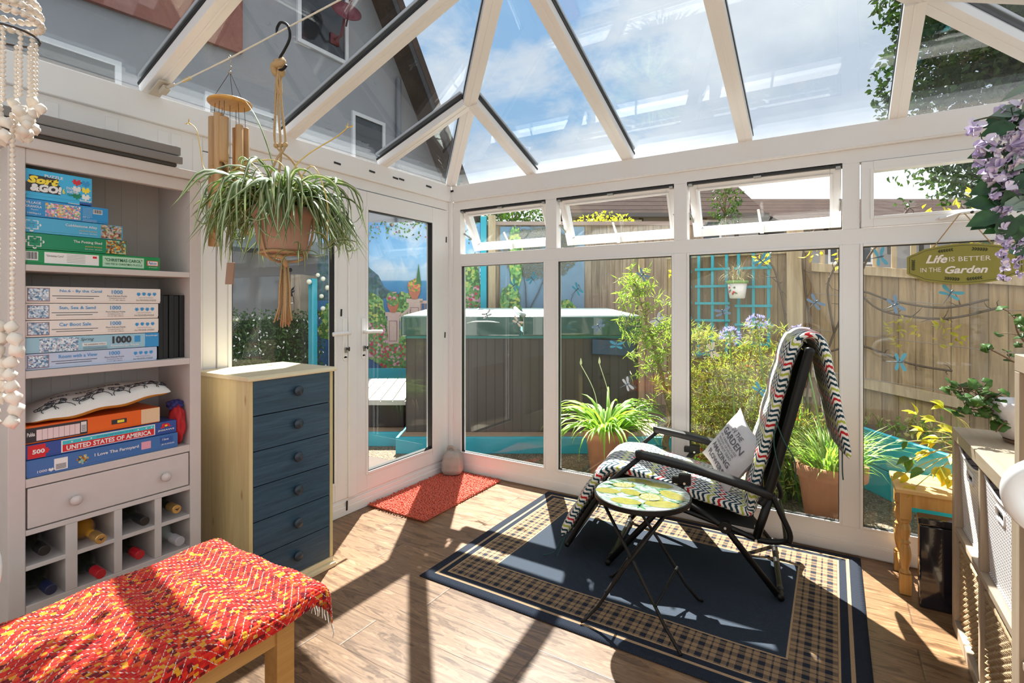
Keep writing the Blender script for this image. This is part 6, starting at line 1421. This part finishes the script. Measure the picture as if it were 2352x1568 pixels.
f.build('red_blooms', leafmat('red_petal', (.65, .02, .02), (.80, .05, .03), 30, .4, tr_col=(1, .5, .5)), loc=(1.8, .75, .2), label='small scarlet blooms scattered in the shrub bed', cat='flowers')
for i, (x, y, r, h, lab) in enumerate(((1.78, .50, .085, .22, 'small terracotta pot behind the far armrest, left of two'), (1.95, .47, .095, .26, 'small terracotta pot behind the far armrest, right of two'))):
    t = thing('small_pot', lab, 'plant pot', (x, y, GZ), 'small terracotta pots outside'); pot('pot_body', (x, y, GZ), r, h, t); f = M(); random.seed(i)
    for _ in range(40): f.leaf(V((x, y, GZ+h*.9))+rdir(.0)*r*.6, rdir(.1), rdir(), .05, .018)
    f.build('leaves', BRD, t)
p5 = thing('grassy_pot_plant', 'large terracotta pot with long grassy leaves behind the recliner', 'potted plant', (2.60, .40, GZ))
pot('terracotta_pot', (2.60, .40, GZ), .185, .40, p5); f = M(); random.seed(102)
for i in range(230):
    a = rnd(0, 2*PI); r = rnd(0, .12); f.blade((2.60+r*math.cos(a), .40+r*math.sin(a), .27), a+rnd(-.6, .6), rnd(.22, .46), rnd(.009, .015), rnd(1.0, 1.55), rnd(.8, 2.6), 6, (random.choice((0, 1, 1)), 0), rnd(-.8, .8), 0)
outside(f); f.build('grassy_leaves', [leafmat('grass_leaf', (.20, .34, .06), (.42, .50, .14), 12, .45), BRD], p5, smooth=True)
p6 = thing('lily_clump', 'clump of fresh green leaves and orange blooms behind the recliner frame', 'plants', (2.45, .95, GZ)); f = M(); g = M(); random.seed(103)
for i in range(220):
    f.blade((2.45+rnd(-.25, .25), .95+rnd(-.25, .3), GZ), rnd(0, 2*PI), rnd(.35, .8), rnd(.010, .018), rnd(1.2, 1.55), rnd(.3, 1.6), 6, (0,), rnd(-.8, .8), 0)
for c in ((2.36, .72, .62), (2.40, .74, .55), (2.33, .75, .50)):
    for k in range(12): g.leaf(V(c)+rdir()*.015, rdir(), rdir(), .035, .02)
f.build('leaves', BRD, p6, smooth=True); g.build('orange_blooms', plain('orange_petal', (.75, .22, .02), .6), p6)
p7 = thing('fern_clump', 'green ferns and low planting beside the slatted box outside the door', 'plants', tuple(G(-1.6, 6.2, .1))); f = M(GF); random.seed(104)
for i in range(240):
    f.blade((-1.62+rnd(-.28, .22), 6.02+rnd(-.12, .12), .10), rnd(0, 2*PI), rnd(.25, .50), rnd(.012, .03), rnd(.9, 1.5), rnd(.8, 2.4), 6, (0,), rnd(-.8, .8), 0)
f.build('fronds', BRD, p7, smooth=True)
f = M(GF); f.box(-2.1, -1.10, 6.50, 6.55, .0, .52); f.build('timber_planter', TURQ, loc=tuple(G(-1.5, 6.47, 0)), label='turquoise timber planter below the seascape banner', cat='planter')
# trellis with hanging pot
tl = thing('turquoise_trellis', 'turquoise painted trellis panels fixed to the board fence', 'trellis', (1.8, FY-.06, .8)); 
for x0_, x1_, z0_, z1_, nv in ((1.36, 1.47, .6, 1.80, 1), (1.56, 1.80, .84, 1.83, 2), (1.90, 2.14, .95, 1.84, 2)):
    f = M()
    for i in range(nv+1): x = x0_+(x1_-x0_)*i/nv; f.box(x-.012, x+.012, FY-.065, FY-.045, z0_, z1_)
    k = int((z1_-z0_)/.15)
    for i in range(k+1): z = z0_+.03+(z1_-z0_-.06)*i/k; f.box(x0_-.03, x1_+.03, FY-.080, FY-.065, z-.011, z+.011)
    f.build('lattice_panel', TURQ, tl, bevel=.001)
hp = thing('wall_pot', 'white pot with green rim and dry trailing grass hanging on the trellis', 'wall planter', (1.90, FY-.16, 1.42)); hx, hy = 1.905, FY-.17
f = M(); f.lathe([(.058, 1.375), (.064, 1.38), (.082, 1.515), (.0, 1.52)], (hx, hy, 0), 28); f.build('pot_body', CER, hp, smooth=True)
f = M(); f.lathe([(.0835, 1.505), (.092, 1.51), (.092, 1.530), (.078, 1.530), (.076, 1.52)], (hx, hy, 0), 28); f.build('pot_rim', plain('green_glaze', (.22, .38, .10), .3), hp, smooth=True)
f = M()
for i in range(10): an = -1.9+rnd(-.35, .35); f.leaf((hx+.076*math.cos(an), hy+.076*math.sin(an), 1.44+rnd(-.03, .03)), (rnd(-1, 1), 0, rnd(-1, 1)), (math.cos(an), math.sin(an), .2), .025, .014, i % 2)
f.build('painted_flowers', [LFG, RED], hp)
f = M(); random.seed(105)
for i in range(170): f.blade((hx+rnd(-.05, .05), hy+rnd(-.04, .04), 1.515), rnd(0, 2*PI), rnd(.12, .36), rnd(.002, .0035), rnd(.6, 1.5), rnd(1.2, 3.2), 7, (0,), 0, rnd(-.8, .8))
f.build('dry_grass', plain('dry_grass', (.52, .42, .24), .9, var=.2), hp)
# turquoise raised bed on the right
rb = thing('raised_bed', 'bright turquoise raised bed outside the rightmost window', 'raised bed', (3.3, 1.2, GZ)); A, B, C_ = V((2.72, 1.50, 0)), V((3.22, .78, 0)), V((3.62, .22, 0)); BZ = .41
def wallb(a, b, z0_, z1_): d_ = (b-a).normalized(); f.beam(a+V((0, 0, z0_)), b+V((0, 0, z0_)), .04, 0, z1_-z0_)
f = M(); wallb(A, C_, GZ, .16); wallb(A, C_, .165, BZ); f.build('side_board', TURB, rb, bevel=.004)
f = M(); f.poly([(A.x+.02, A.y, BZ-.05), (C_.x+.02, C_.y, BZ-.05), (4.9, .22, BZ-.05), (4.9, 1.68, BZ-.05), (A.x, 1.68, BZ-.05)], (0, 0, .02)); f.build('soil', plain('bed_soil', (.10, .075, .05), .95, bump=.6, scale=60), rb)
f = M(); random.seed(106)
for i in range(260):
    t_ = rnd(0, 1); p = A.lerp(C_, t_)+V((rnd(.05, .5), rnd(.03, .35), BZ-.04)); f.blade(p, rnd(0, 2*PI), rnd(.08, .24), rnd(.005, .009), rnd(.6, 1.5), rnd(.8, 3), 5, (random.choice((0, 1)),), 0, 0)
for i in range(500): t_ = rnd(0, 1); p = A.lerp(C_, t_)+V((rnd(.04, .5), rnd(.03, .35), BZ-.02+rnd(0, .08))); f.leaf(p, rdir(), rdir(), rnd(.03, .06), rnd(.01, .03), random.choice((0, 1)))
f.build('low_plants', [leafmat('straw_leaf', (.40, .34, .14), (.58, .50, .26), 12, .4), BRD], rb)
cb = thing('climbing_rose', 'bare rambling stems with a few yellow-green leaves against the fence', 'climber', (2.9, FY-.1, GZ)); f = M(); lf = M(); random.seed(107)
for pts in ([(2.50, 1.6, 0), (2.55, 1.62, .8), (2.66, 1.6, 1.2), (2.78, 1.6, 1.42), (3.0, 1.62, 1.35), (3.3, 1.62, 1.30), (3.55, 1.62, 1.36)], [(2.78, 1.6, 1.42), (2.95, 1.62, 1.27), (3.3, 1.62, 1.22), (3.6, 1.62, 1.30)], [(2.6, 1.6, .95), (2.8, 1.62, 1.0), (3.1, 1.62, .88), (3.35, 1.62, .84)], [(2.62, 1.6, 1.1), (2.58, 1.58, 1.5), (2.72, 1.6, 1.75)], [(2.75, 1.6, 1.4), (2.85, 1.6, 1.7), (3.0, 1.6, 1.9), (3.1, 1.6, 2.05)], [(3.3, 1.6, 1.5), (3.4, 1.6, 1.8), (3.5, 1.6, 2.1)],
            [(2.35, 1.58, .4), (2.28, 1.56, 1.2), (2.2, 1.58, 1.6), (2.1, 1.58, 1.75)], [(2.40, 1.6, .3), (2.46, 1.6, 1.0), (2.40, 1.6, 1.7), (2.5, 1.6, 1.95)]):
    P = bez(pts, 6); f.tube(P, .008, 6)
    for _ in range(9):
        b = random.choice(P[6:]); d_ = V((rnd(-1, 1), rnd(-.3, .1), rnd(-.5, 1))); Q = [b, b+d_*.05, b+d_*.10+rdir()*.03]; f.tube(Q, [.004, .003, .0015], 4)
for c, n_, r in (((3.05, 1.55, 1.12), 36, .10), ((3.3, 1.55, 1.10), 20, .09), ((2.70, 1.5, 1.68), 16, .08), ((3.15, 1.5, 1.92), 26, .10), ((3.45, 1.5, 1.98), 50, .16), ((2.12, 1.5, 1.72), 22, .07), ((2.45, 1.5, 1.80), 20, .10), ((3.35, 1.5, 1.66), 26, .14), ((3.6, 1.5, 1.75), 40, .16), ((1.42, 1.5, 1.62), 36, .06)):
    for _ in range(n_): p = V(c)+V((rdir()*r)[:]); lf.leaf(p, rdir(), rdir()+V((0, -.6, .3)), rnd(.035, .065), rnd(.018, .032))
f.build('woody_stems', plain('rose_bark', (.10, .07, .05), .85), cb, smooth=True); lf.build('leaves', YL, cb)

# ---- left side: hedge, neighbour's house, baubles
hd = thing('flowering_hedge', 'dark green hedge dotted with small white flowers outside the left door', 'hedge', (-2.9, 0, GZ)); f = M(); g = M(); random.seed(108)
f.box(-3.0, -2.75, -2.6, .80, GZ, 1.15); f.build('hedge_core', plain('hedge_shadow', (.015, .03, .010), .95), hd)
f = M()
for _ in range(9000):
    p = V((-2.74+rnd(-.05, .14), rnd(-2.6, .86), rnd(GZ, 1.26))); f.leaf(p, rdir(), rdir()+V((.6, 0, .3)), rnd(.03, .055), rnd(.016, .028))
for _ in range(420):
    p = V((-2.58+rnd(-.03, .05), rnd(-2.6, .80), rnd(.2, 1.22)))
    for q in range(4): g.leaf(p, V((.4, rnd(-1, 1), rnd(-1, 1))), (1, 0, .2), .016, .010)
f.build('hedge_leaves', leafmat('hedge_leaf', (.03, .08, .02), (.09, .17, .05), 8, .25), hd); g.build('white_flowers', plain('white_petal', (.75, .75, .72), .7), hd)
M().box(-2.45, -2.38, .49, .56, GZ, 1.62).build('turquoise_post', TURQ, loc=(-2.4, .5, GZ), label='turquoise painted post in front of the hedge', cat='post', bevel=.004)
bb = thing('bauble_string', 'string of pale glass baubles hanging from the turquoise post', 'ornament', (-2.42, .55, 1.6)); f = M()
for x, y, z, r in ((-2.38, .45, 1.58, .030), (-2.36, .62, 1.62, .028), (-2.36, .60, 1.42, .026), (-2.36, .62, 1.28, .028), (-2.36, .55, 1.66, .024), (-2.36, .68, 1.52, .03)): f.ball((x, y, z), r, 14)
f.build('bauble', plain('pearl_glass', (.72, .70, .58), .1, coat=.5), bb, smooth=True); M().tube([(-2.36, .5, 1.68), (-2.36, .66, 1.66), (-2.36, .62, 1.2)], .002, 4).build('string', CORD, bb)
M(GF).box(-2.75, -2.62, 6.4, 7.0, GZ, 1.7).build('dark_shrub', FENG, loc=tuple(G(-2.7, 6.7, GZ)), label='short weathered fence return left of the seascape banner', cat='fence')
# neighbouring house: gable wall in plane x=-4
nh = thing('neighbour_house', 'tall pale rendered house with steep brown gable verge seen through the roof', 'house', (-4, 0, GZ))
REN = plain('grey_render', (.37, .37, .39), .85, var=.08, scale=3, bump=.1)
def vz(y): return 3.64+(4.80-y)*1.468
f = M(); f.poly([(-4, -9, GZ), (-4, 5.3, GZ), (-4, 5.3, vz(5.3)), (-4, .6, vz(.6)), (-4, -5.0, vz(.6)-1.5), (-4, -9, 5)], (-.3, 0, 0)); f.build('gable_wall', REN, nh)
f = M(); d1_ = V((0, 5.5-.5, vz(5.5)-vz(.5))); a, b = V((-3.75, 5.55, vz(5.55))), V((-3.75, .5, vz(.5))); f.beam(a, b, .52, 0, .16, (0, .5, .4)); f.build('roof_verge', plain('brown_tiles', (.085, .055, .040), .85, var=.5, scale=16, bump=.6), nh)
f = M(); f.beam(V((-3.51, 5.55, vz(5.55)-.02)), V((-3.51, .5, vz(.5)-.02)), .03, -.10, .10, (0, .5, .4)); f.build('barge_board', plain('dark_bargeboard', (.05, .045, .045), .6), nh)
for (y0_, y1_, z0_, z1_) in ((2.5, 3.1, 3.5, 4.4), (3.9, 4.35, 2.7, 3.5), (.2, 1.1, 2.6, 3.9), (-1.8, -.8, 2.7, 3.9), (1.5, 2.3, 5.2, 6.3)):
    f = M(); frame_rect(f, 'y', y0_-.06, y1_+.06, z0_-.06, z1_+.06, .06, -4.0, -3.96); wf = f.build('window_frame', UPVC, nh); M().box(-4.0, -3.985, y0_, y1_, z0_, z1_).build('window_pane', plain('dark_pane', (.03, .035, .04), .08) if y0_ == 2.5 else bpy.data.materials['dark_pane'], wf)
f = M(); f.tube([(-3.93, 3.45, GZ), (-3.93, 3.45, vz(3.45)-.3)], .045, 10); f.build('drainpipe', plain('grey_pipe', (.25, .26, .28), .5), nh, smooth=True)
f = M(); f.box(-4.0, -3.2, -9, 2.2, 2.02, 2.12); f.box(-3.22, -3.12, -9, 2.2, 1.98, 2.14); f.build('lean_to_roof', plain('dark_gutter', (.10, .12, .12), .6), nh)
f = M(); f.poly([(-3.99, -9, 5.2), (-3.99, -.5, 5.2), (-3.99, .6, 6.0), (-3.99, .6, 4.6), (-3.99, -9, 3.9)], (.06, 0, 0)); f.build('brick_band', plain('tile_hung_brick', (.34, .13, .10), .85, var=.3, scale=14, bump=.4), nh)
sd = thing('satellite_dish', 'dark red satellite dish bracketed to the rendered house wall', 'satellite dish', (-3.9, 1.9, 5.5)); dc = V((-3.62, 2.02, 5.72))
f = M(); f.lathe([(0, -.03), (.12, -.015), (.22, .03), (.225, .035), (.12, -.005), (0, -.02)], dc, 24, ax=(.75, -.35, .5)); DSH = plain('dish_red', (.20, .035, .045), .5); f.build('dish', DSH, sd, smooth=True)
f = M(); f.tube([(-3.99, 2.1, 5.45), (-3.8, 2.08, 5.45), (-3.68, 2.04, 5.66)], .022, 8); f.tube([dc+V((-.0, 0, -.2)), dc+V((.20, -.12, -.12)), dc+V((.27, -.14, .04))], .014, 8); f.ball(dc+V((.27, -.14, .05)), .035, 10); f.box(-3.99, -3.96, 2.02, 2.18, 5.37, 5.53); f.build('bracket', DSH, sd, smooth=True)
# houses and trees beyond the fences
def tile_mat():
    m, n = newmat('clay_roof_tiles'); p = n.pos(); s = n.sep(p); r = n.m('FRACT', n.m('MULTIPLY', s[2], 6.5)); k = n.ramp(r, [(0, 0.0), (.14, 1.0)])
    c = n.mix(n.noise(p, 5, 5, .7), (.018, .012, .011), (.060, .038, .033)); c = n.mix(k, (.05, .03, .03), c); finish(n, bsdf(n, c, .95, normal=n.bump(k, .5, .03), spec=.05)); return m
TIL = tile_mat(); WRN = plain('white_render', (.30, .29, .29), .85, var=.05); TIM = plain('dark_timber', (.07, .06, .055), .8)
def bhouse(name, lab, ua, ub, v_, ze, zr, wins):
    t = thing(name, lab, 'house', tuple(G((ua+ub)/2, v_+1.5, GZ)), 'houses beyond the fences'); dd = 2.4
    M(GF).box(ua+.1, ub-.1, v_, v_+2*dd, GZ, ze).build('rendered_wall', WRN, t)
    f = M(GF); f.poly([(ua, v_-.3, ze-.05), (ua, v_+dd, zr), (ua, v_+2*dd+.3, ze-.05)], (ub-ua, 0, 0)); f.build('tiled_roof', TIL, t)
    f = M(GF); f.box(ua, ub, v_-.36, v_-.28, ze-.12, ze-.02); f.build('gutter', plain('gutter_grey', (.12, .11, .11), .6) if 'gutter_grey' not in bpy.data.materials else bpy.data.materials['gutter_grey'], t)
    for a, b, c, e in wins:
        f = M(GF); f.box(a-.06, b+.06, v_-.03, v_, c-.06, e+.06); wf = f.build('window_frame', UPVC, t); M(GF).box(a, b, v_-.04, v_-.03, c, e).build('window_pane', bpy.data.materials['dark_pane'], wf)
    for i in range(int((ub-ua)/.8)): a = ua+.3+i*.8; M(GF).box(a, a+.10, v_-.02, v_, 2.6, ze-.1).build('timber_framing', TIM, t)
bhouse('tiled_house', 'far house with a high weathered clay tile roof, seen through the second top light', 1.3, 6.3, 13, 3.60, 5.25, [(2.4, 3.2, 2.7, 3.4), (4.4, 5.2, 2.7, 3.4)])
bhouse('low_tiled_house', 'far lower house with a long clay tile roof, seen through the right top lights', 6.75, 13.6, 13, 3.35, 4.48, [(8, 9, 2.4, 3.1)])
TG = leafmat('tree_leaf', (.020, .055, .012), (.075, .14, .03), 3, .25); TGY = leafmat('golden_leaf', (.35, .36, .03), (.60, .55, .08), 3, .4)
def tree(name, lab, c, rad, n_, L, mats, trunk, cat='tree', par=None, core=.55):
    t = thing(name, lab, cat, (c[0], c[1], GZ), 'trees beyond the fences'); f = M(); cloud(f, c, rad, n_, L, L*.6, 0, .25); f.build('foliage', mats, t)
    f = M(); f.tube([(c[0], c[1], GZ), (c[0]+.05, c[1], c[2]*.5), (c[0], c[1], c[2])], [trunk, trunk*.8, trunk*.4], 8)
    for _ in range(10): d_ = rdir(.0); f.tube([(c[0], c[1], c[2]-rad[2]*.5), V(c)+V((d_.x*rad[0], d_.y*rad[1], d_.z*rad[2]))*.5, V(c)+V((d_.x*rad[0], d_.y*rad[1], d_.z*rad[2]))*.85], [trunk*.4, trunk*.2, .01], 5)
    f.build('trunk', BRK, t, smooth=True)
random.seed(201)
tree('round_tree', 'dark green round tree beyond the back fence, over the first top light', tuple(G(-.1, 11, 2.6)), (1.3, 1.3, 1.05), 2600, .11, TG, .09)
tree('golden_bush', 'golden yellow bush above the back fence in the second top light', tuple(G(1.75, 10, 2.5)), (.85, .6, .60), 2200, .07, TGY, .04, 'bush')
tree('thin_tree', 'thin light green tree in front of the tiled roofs', tuple(G(4.75, 11.5, 3.6)), (.35, .35, .6), 300, .09, TG, .03)
od = thing('wire_dragonfly', 'small black wire dragonfly ornament hanging on the glass of the left door', 'ornament', (-.006, -1.44, 1.35)); ox_, oy_, oz_ = -.006, -1.44, 1.40
f = M(); f.tube([(ox_, oy_, oz_+.12), (ox_, oy_, oz_)], .0015, 4); f.tube([(-.0125, oy_, oz_+.12), (-.006, oy_, oz_+.12)], .012, 10); f.tube([(ox_, oy_, oz_), (ox_, oy_+.01, oz_-.03)], .006, 6)
for sg2 in (-1, 1): f.leaf((ox_, oy_, oz_), (.0, sg2, .8), (1, 0, 0), .045, .014); f.leaf((ox_, oy_, oz_-.01), (.0, sg2, .4), (1, 0, 0), .038, .012)
f.tube([(ox_, oy_-.022, oz_-.07), (ox_, oy_-.018, oz_-.035), (ox_, oy_, oz_-.02), (ox_, oy_+.018, oz_-.035), (ox_, oy_+.022, oz_-.07)], .002, 5, closed=True); f.build('wire_figure', BLACK, od)
random.seed(202)
tt = thing('overhanging_tree', 'leafy tree rising beyond the right fence and overhanging the glass roof', 'tree', (4.6, 3.3, GZ)); f = M()
for c, r, n_ in ((G(5.05, 5.2, 3.75), (1.2, .9, .85), 9500), (G(5.4, 5.2, 2.85), (1.05, .8, .7), 6500), (G(4.9, 5.4, 4.7), (.95, .8, .55), 4200), (G(4.35, 5.3, 4.75), (.5, .4, .35), 500), (G(4.0, 5.3, 3.2), (.22, .3, .9), 160), (G(5.0, 5.0, 1.95), (.5, .4, .5), 700), (G(4.3, 5.3, 4.2), (.4, .4, .6), 420)): cloud(f, c, r, n_, .066, .044, 0, .0)
f.build('foliage', TG, tt); f = M(); tk = bez([G(5.6, 5.4, GZ), G(5.5, 5.4, 1.5), G(5.3, 5.3, 2.8), G(5.1, 5.3, 3.8), G(4.9, 5.3, 4.8)], 5); f.tube(tk, [.11-.09*i/len(tk) for i in range(len(tk))], 8)
for _ in range(26): b = random.choice(tk[8:]); d_ = rdir(-.2); f.tube([b, b+d_*.4, b+d_*.8+rdir()*.15], [.03, .018, .007], 5)
f.build('trunk', BRK, tt, smooth=True)
